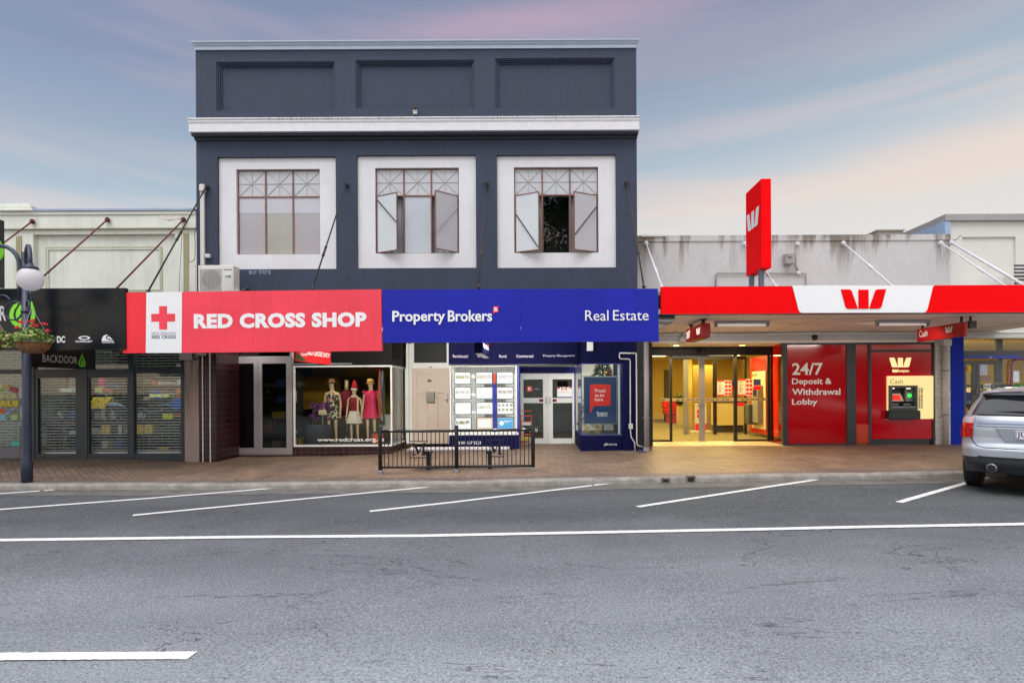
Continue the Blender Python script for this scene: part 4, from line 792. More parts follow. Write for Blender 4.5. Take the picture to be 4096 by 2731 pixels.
# outer open flame, inner drop
def flame(parent, conv, Y, mat):
    outer = [(190,1090),(140,1110),(108,1160),(95,1215),(105,1270),(140,1315),(190,1340),(240,1345),(295,1330),(335,1295),(358,1240),(360,1185),(345,1130),(318,1045),(292,1050),(292,1120),(318,1165),(322,1215),(305,1265),(270,1295),(225,1303),(180,1290),(148,1255),(138,1210),(150,1160),(175,1125)]
    inner = [(228,1090),(200,1120),(172,1165),(160,1210),(170,1250),(200,1277),(240,1278),(275,1258),(290,1220),(285,1180),(262,1160),(262,1200),(250,1228),(228,1232),(212,1215),(215,1180),(235,1140)]
    MB().prism([conv(*q) for q in outer], Y, Y+.004).build('drop_emblem', mat, parent); MB().prism([conv(*q) for q in inner], Y, Y+.004).build('drop_emblem', mat, parent)
flame(sg, ox, yt-.001, m_lime)
text('brand_lettering', 'BILLABONG', RC('c1',55,1450,232,1480,YF), yt, m_wh, sg, .03)
MB().prism([ox(*q) for q in ((5,1460),(30,1448),(25,1465),(52,1448),(48,1478),(20,1480),(28,1468),(8,1478))], yt, yt+.004).build('wave_logo', m_wh, sg)
MB().prism([ox(*q) for q in ((425,1430),(450,1430),(445,1445),(482,1478),(440,1480),(430,1462))], yt, yt+.004).build('leaf_logo', m_wh, sg)
text('brand_lettering', 'DC', RC('c1',578,1425,662,1495,YF), yt, m_wh, sg, .05)
el_ = MB(); cx, cz = ox(855,1445); rx = 60*u; rz = 20*u
for i in range(32):
    a, b = 2*math.pi*i/32, 2*math.pi*(i+1)/32; el_.quad(*[(cx+rx*k*math.cos(t), yt, cz+rz*q*math.sin(t)) for t, k, q in ((a,1,1),(b,1,1),(b,.62,.5),(a,.62,.5))])
el_.build('oval_logo', m_wh, sg); text('brand_lettering', 'OAKLEY', RC('c1',765,1471,942,1490,YF), yt, m_wh, sg, .04)
MB().prism([ox(*q) for q in ((1030,1478),(1034,1450),(1048,1425),(1075,1412),(1100,1416),(1080,1424),(1068,1445),(1080,1462),(1120,1468),(1160,1476))], yt, yt+.004).prism([ox(*q) for q in ((1078,1452),(1102,1428),(1145,1464),(1120,1460),(1102,1445),(1092,1458))], yt, yt+.004).build('mountain_logo', m_wh, sg)
text('brand_lettering', 'QUIKSILVER', RC('c1',1033,1482,1160,1500,YF), yt, m_wh, sg, .02)
# charity shop sign
sg = thing('charity_shop_sign', (-4,YF,2.4), 'coral red fascia sign with white lettering and a white panel bearing a red cross', 'sign')
m_coral = scuffed('coral_red_board', (.86,.062,.098), .4, (.8,.12,.15)); m_coral2 = scuffed('brighter_red_board', (.85,.035,.05), .4)
yr = YF+.02
d = lambda *q: [(480+x*.45918, 1100+y*.45918) for x,y in q]
board('red_panel', d((541,146),(2277,124),(2282,660),(536,677)), m_coral, None, sg, Y=yr)
board('red_end_panel', d((30,154),(229,151),(224,678),(26,681)), m_coral2, None, sg, Y=yr)
wpn = board('white_panel', d((229.5,150),(540,146),(535.5,677),(224.5,678)), M('white_sign_board', (.80,.82,.84), .4, var=.02), None, sg, Y=yr)
r_ = RC('d8',273,337,481,405,yr); c_ = RC('d8',342,270,411,474,yr)
MB().prism([(c_[0],c_[2]),(c_[1],c_[2]),(c_[1],r_[2]),(r_[1],r_[2]),(r_[1],r_[3]),(c_[1],r_[3]),(c_[1],c_[3]),(c_[0],c_[3]),(c_[0],r_[3]),(r_[0],r_[3]),(r_[0],r_[2]),(c_[0],r_[2])], yr-.004, yr-.001).build('cross', m_coral, wpn)
m_ink = M('dark_violet_ink', S(40,30,90), .5, var=0); m_inkg = M('grey_ink', S(130,130,150), .5, var=0)
text('panel_lettering', 'NEW ZEALAND', RC('d8',276,494,487,516,yr), yr-.003, m_inkg, wpn, -.004, 1.05); text('panel_lettering', 'RED CROSS', RC('d8',278,528,487,553,yr), yr-.003, m_ink, wpn, .02, 1.08)
MB().rc(RC('d8',276,520,487,522,yr), yr-.004, yr-.002).build('rule', m_inkg, wpn)
text('sign_lettering', 'RED CROSS SHOP', RC('d8',644,330,2148,459,yr), yr-.004, m_wh, sg, .055, 1.08, rot=.006)
# real estate sign
sg = thing('estate_agency_sign', (.2,YF,2.4), 'royal blue fascia sign with raised white lettering and a small red badge', 'sign')
q = lambda *a: [(1500+x*.4932, 1130+y*.4932) for x,y in a]
board('sign_board', q((58,58),(1179,53),(1182,482),(64,487)), scuffed('royal_blue_board', S(22,32,160), .45), None, sg); board('sign_board', q((1180.5,51.5),(2294,49),(2303,477),(1183.5,481)), scuffed('royal_blue_board_b', S(22,33,162), .45), None, sg)
def relief(name, s_, r_, Y, mat, parent, off=0., dep=.012, rot=0.):
    o = text(name, s_, r_, Y, mat, parent, off, rot=rot); bm = bmesh.new(); bm.from_mesh(o.data); g = bmesh.ops.extrude_face_region(bm, geom=bm.faces[:])
    bmesh.ops.translate(bm, verts=[v for v in g['geom'] if isinstance(v, bmesh.types.BMVert)], vec=(0,-dep,0)); bm.to_mesh(o.data); bm.free(); return o
relief('sign_lettering', 'Property', RC('pb',142,229,570,342,YF), YF-.004, m_wh, sg, .022, rot=.004); relief('sign_lettering', 'Brokers', RC('pb',592,225,950,316,YF), YF-.004, m_wh, sg, .022, rot=.004)
relief('sign_lettering', 'Real', RC('pb',1704,226,1893,310,YF), YF-.004, m_wh, sg, .0); relief('sign_lettering', 'Estate', RC('pb',1930,224,2218,308,YF), YF-.004, m_wh, sg, .0)
bz_ = [P('pb',x,y,YF) for x,y in ((956,256),(958,195),(1003,193),(1002,241),(972,243))]
MB().prism([(v.x,v.z) for v in bz_], YF-.014, YF-.001).build('badge', m_redl, sg); text('badge_letter', 'B', RC('pb',967,202,993,235,YF), YF-.016, m_wh, sg, .03)
# bank fascia
sg = thing('bank_fascia_sign', (7,YF,3.1), 'long bright red fascia sign with a white trapezoid and red three bar emblem', 'sign')
m_bred = M('bright_red_panel', (.90,.003,.006), .6, var=.02, scale=.6, spec=.04)
r_ = RC('c6',200,92,3800,318,YF); bt = (r_[0], P('s',4600,1200,YF).x, P('s',3370,1252.5,YF).z, P('s',3370,1143,YF).z)
MB().box(bt[0],bt[1],YF,YF+.1,bt[2],bt[3]).build('red_panel', m_bred, sg)
cv = lambda x,y: (P('c7',x,y,YF).x, P('c7',x,y,YF).z)
tz = [cv(128,88),cv(1334,88),cv(1322,92),cv(1314,110),cv(1275,270),cv(1266,296),cv(1254,310),cv(1236,314.5),cv(224,317),cv(206,310),cv(196,294),cv(150,115),cv(144,98),cv(137,91)]
MB().prism(tz, YF-.012, YF-.001).build('white_panel', M('white_acrylic', (.84,.86,.87), .3, var=.01), sg)
r_ = RC('c7',545,121,925,283,YF)
for s_ in W_emblem(r_): MB().prism(s_, YF-.026, YF-.013).build('emblem_bar', m_bred, sg, bev=.004)
MB().box(bt[0]-.01,bt[1],YF-.008,YF+.11,bt[2]-.012,bt[2]-.001).build('bottom_trim', m_dkalu, sg)
# ------------------------------------------------------------------ the bank
bk_ = thing('bank_building', (6,YB,0), 'low grey rendered bank building with stained parapet and lit yellow lobby', 'building')
KX0, KX1 = BX1+.004, P('c8',392,400,YB).x
ztp = P('d5',1500,610,YB).z; zgr = P('d5',1500,668,YB).z; zs = bt[2]+.015
MB().box(KX0,KX1,YB-.002,YB+.3,2.86,ztp-.001).build('front_wall', m_grey, bk_)
MB().box(KX0,KX1,YB-.03,YB-.003,zgr,ztp).build('parapet_band', m_grey, bk_)
MB().box(P('d5',60,620,YB).x,P('d5',305,620,YB).x,YB-.07,YB-.031,P('d5',180,630,YB).z,ztp+.01).build('gutter_box', M('cream_flashing', S(206,204,196), .5, var=.05), bk_)
MB().rc(RC('c8',10,160,148,186,18), 18, 19.5).build('roof_box', m_cap, bk_); MB().rc(RC('c8',6,156,152,163,18), 17.95, 19.55).build('roof_box_lid', m_cap, bk_)
MB().box(KX0,KX1+.0,YB+.31,30,3.45,3.6).box(KX1-.2,KX1,YB+.31,30,3.61,ztp-.3).build('roof', m_cap, bk_)
m_sof = M('beige_soffit', S(238,228,216), .55, var=.04)
MB().box(KX0-.3,bt[1],YF+.1,YB-.003,zs,zs+.09).build('canopy_soffit', m_sof, bk_)
jt = MB()
for y in (11.3,12.25): jt.box(KX0-.3,bt[1],y,y+.02,zs-.006,zs-.0005)
for x in (3.2,5.6,8.0,10.4): jt.box(x,x+.025,YF+.12,YB-.03,zs-.0065,zs-.0007)
jt.build('soffit_batten', M('pale_batten', S(206,200,192), .6, var=.03), bk_)
MB().box(KX0-.3,bt[1],YF+.12,YB-.03,zs+.35,zs+.42).build('canopy_roof', m_cap, bk_)
zbk = P('c6',700,570,YB).z
MB().box(KX0,KX1,YB-.001,YB+.28,zbk,2.859).build('bulkhead', m_sof, bk_)
MB().tube([(KX0-.3,YB-.06,zs-.05),(KX1+5,YB-.06,zs-.05)], .03, 8).build('white_conduit', m_pvc, bk_)
cw = MB(); 
cw.tube([P('h5',x,y,YB-.1) for x,y in ((830,520),(900,512),(980,508),(1200,528),(1500,535),(1800,528),(1990,508),(2080,500),(2300,520))], .008, 5); cw.tube([P('h5',x,y,YB-.1) for x,y in ((955,500),(970,530),(992,555),(996,595))], .009, 5)
cw.tube([P('h5',x,y,YB-.15) for x,y in ((320,445),(270,490),(245,530),(245,610))], .02, 6); cw.build('loose_cable', m_pvcg, bk_)
MB().ball(P('h5',252,655,YB-.1), .085,.06,.085,14,8).build('bell', m_pvc, bk_, True)
XE = P('c6',1222,900,YB).x; XE2 = P('c6',1098,900,YG).x
MB().box(KX0+.2,XE2,YB+.28,YG+.2,zbk+.002,zbk+.12).build('entry_ceiling', m_sof, bk_)
fl = z_path(3,YB)
MB().box(P('c5',1445,700,YB-.6).x,XE-.0,YB-.05,YG+.05,fl-.03,fl+.012).build('entry_tiles', brickmat('cream_tiles', S(226,212,176), S(218,204,170), S(150,140,116), .45,.45,.006, rough=.35, off=0., bump=.2), bk_)
# lobby glazing
zgb = fl+.012
MB().box(P('c6',60,640,YG).x,XE2+.03,YG-.04,YG+.04,P('c6',600,672,YG).z,zbk+.0).build('door_head_frame', m_blkalu, bk_)
gz = MB(); zh = P('c6',600,672,YG).z
for a, b in ((268,287),(804,829),(1084,1102)): gz.box(P('c6',a,900,YG).x,P('c6',b,900,YG).x,YG-.045,YG+.045,zgb,zh)
gz.box(P('c6',60,640,YG).x,P('c6',268,900,YG).x,YG-.03,YG+.03,zgb,zgb+.05).box(P('c6',829,640,YG).x,P('c6',1084,900,YG).x,YG-.03,YG+.03,zgb,zgb+.05)
gz.build('glazing_frame', m_blkalu, bk_)
bx('fixed_glass', (P('c6',60,640,YG).x,P('c6',268,900,YG).x,zgb+.05,zh), YG-.003, YG+.003, m_gl, bk_); bx('fixed_glass', (P('c6',829,640,YG).x,P('c6',1084,900,YG).x,zgb+.05,zh), YG-.003, YG+.003, m_gl, bk_)
for a, b, st, en in ((288,544,519,544),(545,803,545,567)):
    x0, x1 = P('c6',a,900,YG).x, P('c6',b,900,YG).x; s0, s1 = P('c6',st,900,YG).x, P('c6',en,900,YG).x
    dl = MB().box(s0,s1,YG+.05,YG+.09,zgb+.005,zh+.01).box(x0,x1,YG+.06,YG+.08,zh-.05,zh+.0).build('sliding_door', m_silver, bk_)
    g0, g1 = (x0, s0) if a < 500 else (s1, x1); bx('door_glass', (g0,g1,zgb+.01,zh-.05), YG+.066, YG+.072, m_gl, dl)
# frosted safety band with little emblems
m_band = M('frosted_band', S(186,168,120), .7, var=.03); zb0, zb1 = P('lo',800,833,YG).z, P('lo',800,790,YG).z
sb_ = MB()
for a, b in ((-30,106),(140,553),(637,1070),(1105,1562)): sb_.box(P('lo',a,800,YG).x,P('lo',b,800,YG).x,YG-.012,YG-.009,zb0,zb1)
sbo = sb_.build('safety_band', m_band, bk_); em = MB(); x = -20
while x < 1560:
    if not any(abs(x+28-k) < 45 for k in (120,595,1088)):
        for s_ in W_emblem((P('lo',x,800,YG).x,P('lo',x+58,800,YG).x,zb0+.018,zb1-.018)): em.prism(s_, YG-.015, YG-.0125)
    x += 74
em.build('band_emblem', M('brown_grey_print', S(104,92,70), .6, var=0), sbo)
# angled red glass side of the lobby
MB().box(XE-.02,XE+.07,YB,YB+.09,fl-.02,zbk-.002).box(XE2+.03,XE2+.09,YG-.05,YG+.03,fl-.02,zbk-.002).build('corner_post', m_dkalu, bk_)
MB().quad((XE,YB+.09,fl),(XE2+.03,YG-.05,fl),(XE2+.03,YG-.05,zbk),(XE,YB+.09,zbk)).build('red_side_glass', m_glred, bk_)
# street panels
m_bp = M('deep_red_gloss', (.47,.003,.008), .12, var=.05, scale=.8, spec=.6)
fr = MB(); z0f = P('c7',300,1432,YB).z-.02; ztf = zbk-.002
for a, b in ((78,104),(600,676),(784,806),(1320,1335)): fr.box(max(XE+.072,P('c7',a,900,YB).x),P('c7',b,900,YB).x,YB+.0,YB+.1,z0f,ztf)
xx = [P('c7',k,900,YB).x for k in (104,600,676,784,806,1320)]
fr.box(xx[0],xx[1],YB+.002,YB+.1,z0f,P('c7',300,1410,YB).z).box(xx[0],xx[5],YB+.002,YB+.1,P('c7',300,582,YB).z,ztf).box(xx[4],xx[5],YB+.002,YB+.1,P('c7',1000,642,YB).z,P('c7',1000,624,YB).z).box(xx[4],xx[5],YB+.06,YB+.1,z0f,P('c7',1000,1372,YB).z)
fr.build('panel_frame', m_dkalu, bk_)
lp = bx('red_panel', (xx[0],xx[1],P('c7',300,1410,YB).z,P('c7',300,582,YB).z), YB+.03, YB+.05, m_bp, bk_)
bx('red_panel', (xx[2],xx[3],P('c7',730,1248,YB).z,P('c7',300,582,YB).z), YB+.03, YB+.05, m_bp, bk_); bx('red_panel', (xx[4],xx[5],P('c7',1000,624,YB).z,P('c7',300,582,YB).z), YB+.03, YB+.05, m_bp, bk_)
ap = wall_holes((xx[4],xx[5],P('c7',1000,1370,YB).z,P('c7',1000,642,YB).z), [RC('at',70,710,600,1165,YB)], YB+.03, YB+.05, 'red_panel', M('red_gloss', (.57,.003,.014), .12, var=.05, scale=.8, spec=.6), bk_)
hr = RC('c7',680,1250,784,1406,YB); hb_ = bx('service_hatch', hr, YB-.01, YB+.04, M('faded_orange_red', S(196,62,36), .5, var=.1), bk_, .006); MB().frame((hr[0]+.015,hr[1]-.015,hr[2]+.015,hr[3]-.015), .02, YB-.016, YB-.0105).ball(((hr[0]+hr[1])/2+.08,YB-.018,(hr[2]+hr[3])/2), .018,.01,.018,8,5).build('hatch_frame', M('faded_orange_red2', S(176,54,34), .5, var=.1), hb_)
m_lett = M('pale_grey_letter_vinyl', S(236,236,236), .6, var=.02)
for s_, a, b, u_, v_ in (('24/7',147,733,404,835),('Deposit &',146,862,478,926),('Withdrawal',147,948,552,1001),('Lobby',146,1034,360,1098)):
    text('panel_lettering', s_, RC('c7',a,b,u_,v_,YB), YB+.0275, m_lett, lp, .02)
# ATM
m_glow = M('lit_cream_panel', (.75,.62,.30), .4, var=.08, scale=3, emit=(1,.78,.32), es=.62)
at = thing('cash_machine', (P('at',330,1400,YB).x,YB,.9), 'grey cash machine in a lit cream yellow surround on a red panel', 'cash machine')
cvt = lambda x,y: (P('at',x,y,YB).x, P('at',x,y,YB).z)
MB().prism([cvt(45,508),cvt(938,502),cvt(938,1344),cvt(672,1347),cvt(672,1188),cvt(612,1188),cvt(612,692),cvt(56,692),cvt(56,1355),cvt(45,1355)], YB-.02, YB+.029).build('lit_surround', m_glow, at)
text('cash_lettering', 'Cash', RC('at',88,566,342,660,YB), YB-.024, M('dark_brown_vinyl', S(62,46,16), .5, var=0), at, -.004)
m_atm = M('charcoal_plastic', S(74,78,80), .45, var=.05); m_atm2 = M('light_grey_plastic', S(138,142,146), .4, var=.05)
g = RC('at',57,693,612,1180,YB); hole = RC('at',118,740,570,1130,YB)
MB().frame(g, .0, YB-.05, YB+.02)
wall_holes(g, [hole], YB-.06, YB+.2, 'machine_body', m_atm, at)
MB().rc((hole[0]-.02,hole[1]+.02,hole[2]-.02,hole[3]+.02), YB+.17, YB+.2).build('recess_back', m_black, at)
sc = RC('at',116,850,362,1000,YB+.1); so_ = MB().quad((sc[0],YB+.08,sc[2]),(sc[1],YB+.08,sc[2]),(sc[1]-.05,YB+.14,sc[3]),(sc[0],YB+.14,sc[3])).build('screen', M('warm_screen', (.1,.03,.02), .3, var=.6, scale=9, emit=(1,.62,.4), es=.35), at)
MB().quad((sc[0],YB+.072,sc[2]+.03),(sc[0]+.24,YB+.072,sc[2]+.03),(sc[0]+.22,YB+.12,sc[3]-.04),(sc[0],YB+.12,sc[3]-.04)).build('screen_block', M('red_screen', (.3,.01,.01), .3, var=0, emit=(1,.04,.02), es=.8), so_)
MB().rc(RC('at',410,755,566,1010,YB+.06), YB+.06, YB+.17).build('card_reader', m_atm2, at, bev=.012)
MB().rc(RC('at',430,785,508,815,YB+.055), YB+.045, YB+.059).build('receipt_slot', m_black, at)
MB().ball(P('at',480,888,YB+.05), .055,.03,.05,14,8).build('green_card_light', M('green_led', (.02,.2,.02), .3, var=0, emit=(.05,1,.08), es=1.2), at, True)
MB().rc(RC('at',118,1032,285,1085,YB+.02), YB+.0, YB+.17).rc(RC('at',340,1032,535,1085,YB+.02), YB+.0, YB+.17).build('cash_slot', m_black, at, bev=.008); MB().rc(RC('at',122,1054,250,1074,YB), YB-.008, YB-.001).rc(RC('at',360,1052,500,1072,YB), YB-.008, YB-.001).build('slot_insert', m_atm2, at)
MB().rc(RC('at',125,1098,580,1136,YB-.06), YB-.10, YB+.1).build('keypad_shelf', m_atm2, at, bev=.01)
MB().rc(RC('at',60,1182,670,1352,YB-.1), YB-.16, YB+.02).build('lower_box', M('blue_black_plastic', S(34,44,48), .4, var=.05), at, bev=.012)
hl = MB()
for a, b in ((116,186),(412,500)): hl.rc(RC('at',a,745,b,755,YB), YB-.01, YB+.0)
hl.build('hood_lamp', M('warm_lamp', (.8,.7,.6), .4, var=0, emit=(1,.86,.7), es=2.5), at)
rgc = random.Random(9); cc = [S(190,60,40),S(210,160,40),S(80,110,120),S(120,180,176),S(170,190,60),S(190,176,140),S(60,80,100),S(206,196,150)]
for i in range(13):
    for j in range(2): MB().rc(RC('at',644+48*j,736+32.2*i,681+48*j,760+32.2*i,YB), YB-.024, YB-.0205).build('card_sticker', M('card_%d_%d'%(i,j), rgc.choice(cc), .6, var=.3, scale=60), at)
lgo = thing('lit_bank_logo', (P('c7',1050,780,YB).x,YB,1.8), 'glowing cream three bar emblem with lettering above the cash machine', 'sign')
m_lit = M('lit_cream_logo', (.7,.6,.3), .4, var=0, emit=(1,.80,.36), es=.78)
for s_ in W_emblem(RC('c7',962,690,1145,770,YB)): MB().prism(s_, YB+.02, YB+.029).build('emblem_bar', m_lit, lgo)
for s_ in W_emblem(RC('c7',984,788,1036,812,YB)): MB().prism(s_, YB+.02, YB+.029).build('emblem_bar', m_lit, lgo)
text('logo_lettering', 'estpac', RC('c7',1036,790,1127,817,YB), YB+.022, m_lit, lgo, .025)
# marble pier, downpipe
def marble():
    m = brickmat('grey_marble_tiles', (.80,.80,.77), (.70,.70,.67), (.36,.36,.35), .3,.235,.004, rough=.4, off=0., bump=.1, rot=(R(90),0,0)); t = m.node_tree; b = t.nodes['Principled BSDF']; src = b.inputs['Base Color'].links[0].from_socket
    co = t.nodes.new('ShaderNodeTexCoord').outputs['Object']; wv = t.nodes.new('ShaderNodeTexNoise'); t.links.new(co, wv.inputs[0]); wv.inputs['Scale'].default_value = 7; wv.inputs['Detail'].default_value = 5; wv.inputs['Distortion'].default_value = 1.6
    k = val(t, 'LESS_THAN', val(t, 'ABSOLUTE', val(t, 'SUBTRACT', wv.outputs[0], .5)), .016); t.links.new(mixc(t, val(t, 'MULTIPLY', k, .6), src, (.16,.16,.16)), b.inputs['Base Color']); return m
mx0, mx1 = P('c7',1335,900,YB).x, P('c8',389,900,YB).x
MB().box(mx0,mx1,YB-.03,YB+.6,fl-.05,P('c7',1360,545,YB).z+.2).build('marble_pier', marble(), bk_)
xp = P('c8',368,900,YB-.11).x; dp = thing('downpipe', (xp,YB-.11,z_path(xp,YB-.1)), 'off white round drainpipe on the marble pier beside the cash machine', 'drainpipe')
MB().tube([(xp,YB-.11,z_path(xp,YB)+.0),(xp,YB-.11,2.95)], .062, 14).build('pipe', M('off_white_pvc', S(196,194,188), .5, var=.08), dp, True); MB().box(xp-.1,xp+.1,YB-.2,YB-.035,2.7,2.85).build('rain_head', m_pvc, dp)
for y in (893,1122): z = P('c8',368,y,YB-.11).z; MB().tube([(xp,YB-.11,z-.008),(xp,YB-.11,z+.008)], .068, 14).build('pipe_clip', m_black, dp)
for nm, a, b, lb_ in (('upper_trim',0,0,''),): pass
MB().box(KX0+.2,P('c5',1447,700,YB).x+.02,YB-.003,YG+.1,fl-.03,zbk).build('side_pier', M('black_side', (.02,.02,.022), .5, var=.05), bk_)
# lobby interior: deep room
ZC = 3.05; ROOM = 27.0; LX0, LX1 = KX0+.25, 9.2
m_ywall = M('cream_yellow_wall', S(222,196,110), .85, var=.03); m_carp = M('olive_carpet', (.20,.17,.075), .95, var=.35, scale=7)
MB().box(LX0,LX1,YG+.1,ROOM,fl-.05,fl+.01).build('lobby_floor', m_carp, bk_)
MB().box(LX0-.1,LX0,YG+.1,ROOM,fl,ZC).box(LX1,LX1+.1,YG+.1,ROOM,fl,ZC).box(LX0,LX1,ROOM,ROOM+.1,fl,ZC).build('lobby_wall', m_ywall, bk_)
MB().box(LX0-.1,LX1+.1,YG+.05,ROOM+.1,ZC,ZC+.1).build('lobby_ceiling', M('lobby_ceiling_white', (.7,.66,.52), .9, var=.03), bk_)
X_ = lambda u_, Y: P('lo',u_,800,Y).x; Z_ = lambda v_, Y: P('lo',800,v_,Y).z
MB().box(X_(380,21),X_(440,21),20.95,21.2,fl,ZC).box(X_(442,21.2),X_(760,21.2),21.21,21.5,fl,Z_(290,21)).build('partition', m_ywall, bk_)
MB().box(X_(445,20),X_(752,20),19.9,20.0,fl,Z_(300,20)).build('olive_partition', M('olive_wall', S(150,124,56), .85, var=.05), bk_)
MB().box(X_(20,25),X_(100,25),24.9,25,fl,Z_(365,25)).build('dark_opening', M('dark_doorway', (.05,.045,.03), .9, var=.1), bk_)
inn = MB(); YI = 17.6
for a, b in ((756,806),(1222,1252)): inn.box(X_(a,YI),X_(b,YI),YI-.04,YI+.04,fl,Z_(200,YI))
inn.box(X_(756,YI),X_(1252,YI),YI-.038,YI+.038,Z_(1362,YI),Z_(1345,YI)).box(X_(100,YI),X_(1252,YI),YI-.039,YI+.039,Z_(215,YI),Z_(170,YI)); inn.build('inner_door_frame', m_blkalu, bk_)
MB().box(X_(312,YI),X_(346,YI),YI-.03,YI+.03,fl,Z_(216,YI)).box(X_(348,YI),X_(386,YI),YI-.03,YI+.03,fl,Z_(216,YI)).build('inner_door_stile', m_silver, bk_)
# red wall with the deposit machine
xw = P('lo',1560,800,16.2).x
wv = MB().box(xw,xw+.12,YG+.25,17.5,fl+.1,Z_(185,17)).build('red_feature_wall', M('red_lobby_wall', (.72,.012,.008), .4, var=.02), bk_)
dm = thing('deposit_machine', (xw-.1,16.7,fl+.2), 'cream and grey deposit machine set in the red wall inside the lit lobby', 'cash machine')
MB().box(xw-.03,xw-.002,16.25,17.3,Z_(1255,16.7),Z_(395,16.7)).build('cream_surround', M('cream_plastic', S(226,214,180), .5, var=.03), dm, bev=.01)
MB().box(xw-.2,xw-.031,16.4,16.8,Z_(1170,16.5),Z_(600,16.5)).build('machine_body', m_atm2, dm, bev=.02); MB().box(xw-.3,xw-.031,16.82,17.15,Z_(1180,17),Z_(880,17)).build('machine_body', m_atm, dm, bev=.02)
MB().box(xw-.22,xw-.201,16.45,16.7,Z_(760,16.5),Z_(640,16.5)).build('screen', M('blue_screen', (.02,.03,.08), .2, var=.1), dm)
text('machine_lettering', 'Smart ATM', (0,0,0,0), 0, m_bk, dm, .01, fn=lambda u_,t_: (xw-.035, 17.25-u_*.4, Z_(470,17)+t_*.1))
# lights of the lobby
for (x, y) in ((3.6,16.6),(5.3,16.6),(3.6,19.5),(5.8,19.5),(4.4,23),(7.4,23)):
    tl = tag(MB().box(x-.6,x+.6,y-.08,y+.08,ZC-.03,ZC-.002).build('ceiling_light', M('lobby_tube_%d_%d'%(x*10,y*10), (.9,.8,.5), .5, var=0, emit=(1,.80,.36), es=7)), 'warm strip light on the bank lobby ceiling', 'light', 'strip lights on the lobby ceiling')
    light('lobby_lamp', 'AREA', (x,y,ZC-.06), 85, (1,.70,.24), 1.2, (0,0,0), .3)
for u_, v_, pw, cl_, lb_ in (('h5',(125,773),140,(1,.78,.42),'round downlight over the left of the bank doorway'),('h5',(1478,767),150,(1,.55,.14),'orange round downlight over the right of the bank doorway')):
    pp = P(u_, v_[0], v_[1], YB+.62); k = (zbk+.001-H)/(pp.z-H); pp = Vector((pp.x*k, pp.y*k, zbk))
    dl = thing('downlight', (pp.x,pp.y,pp.z), lb_, 'light'); MB().lathe([(.10,-.006),(.10,-.001)], pp, 20).build('rim', m_whitealu, dl)
    MB().lathe([(.075,-.012),(.075,-.0065)], pp, 20).build('lamp', M('lamp_'+lb_[:6], (.9,.8,.6), .4, var=0, emit=cl_, es=6), dl); light('downlight_lamp', 'SPOT', (pp.x,pp.y,pp.z-.03), pw, cl_, .06, (0,0,0), parent=dl, spot=R(130))
# lobby furniture
ac_ = thing('armchair', (X_(140,24),24,fl), 'red upholstered tub armchair on the lobby carpet left of the planter', 'armchair')
x0, x1 = X_(20,24), X_(245,24); m_rf = M('red_upholstery', (.55,.02,.03), .8, var=.15)
MB().box(x0,x1,23.6,24.3,fl+.35,fl+.62).build('seat', m_rf, ac_, bev=.05); MB().box(x0,x1,24.2,24.45,fl+.6,fl+.98).build('backrest', m_rf, ac_, bev=.05)
for x in (x0+.1,x0+.35,x1-.45,x1-.15): MB().tube([(x,23.7,fl),(x,23.7,fl+.36)], .06, 8).build('leg', m_rf, ac_)
ac2 = copy_tree(ac_, (-.95,.3,0)); ac2['label'] = 'red upholstered armchair cut off by the drainpipe, at the far left of the lobby'; ac_['group'] = ac2['group'] = 'red armchairs in the lobby'
YPn = 23.2; pt_ = thing('planter', (X_(273,YPn),YPn,fl), 'cream box planter with a green leafy plant in the bank lobby', 'planter'); px0, px1 = X_(234,YPn), X_(314,YPn)
MB().box(px0,px1,YPn,YPn+.35,fl,fl+.72).build('planter_box', M('cream_gloss', S(222,206,140), .4, var=.03), pt_, bev=.01)
lf = MB(); rg = random.Random(2)
for i in range(70):
    a = rg.uniform(0,6.28); e = rg.uniform(.2,1.3); ln = rg.uniform(.25,.55); b0 = Vector(((px0+px1)/2,YPn+.17,fl+.72+rg.uniform(0,.25))); dv = Vector((math.cos(a)*math.cos(e),math.sin(a)*math.cos(e),math.sin(e))); sd_ = dv.cross(Vector((0,0,1))).normalized()*.035
    lf.quad(b0, b0+dv*ln*.5+sd_, b0+dv*ln-Vector((0,0,.08)), b0+dv*ln*.5-sd_)
lf.build('foliage', M('dark_green_leaf', (.03,.11,.03), .5, var=.4, scale=12), pt_)
YS_ = 18.6; ws = thing('welcome_stand', (X_(570,YS_),YS_,fl), 'white floor standing notice board with red base panel behind the sliding doors', 'notice stand')
wr2 = (X_(485,YS_),X_(655,YS_),Z_(1270,YS_),Z_(868,YS_)); wo = bx('board', wr2, YS_, YS_+.03, M('white_board_warm', (.78,.74,.64), .5, var=.02), ws)
bx('red_base_panel', (wr2[0],wr2[1],wr2[2],Z_(1170,YS_)), YS_-.004, YS_-.001, m_redl, ws); MB().box(wr2[0]-.12,wr2[1]+.12,YS_-.15,YS_+.18,fl+.01,fl+.04).box(X_(560,YS_),X_(580,YS_),YS_,YS_+.03,fl+.04,wr2[2]).build('foot', m_whitealu, ws)
text('board_lettering', 'WELCOME', RC('lo',520,882,640,900,YS_), YS_-.004, m_bk, ws, .02); text('board_lettering', 'HAERE MAI', RC('lo',520,905,640,922,YS_), YS_-.004, m_bk, ws, .02)
for v_ in (990,1058): MB().lathe([(.075,0),(.075,.003)], (0,0,0), 20).build('red_disc', m_redl, ws, mtx=Matrix.Translation((X_(545,YS_),YS_-.002,Z_(v_,YS_))) @ Matrix.Rotation(R(90),4,'X'))
YC_ = 18.4; ct = thing('reception_counter', (X_(1015,YC_),YC_,fl), 'cream fronted service counter with dark plinth in the bank lobby', 'counter')
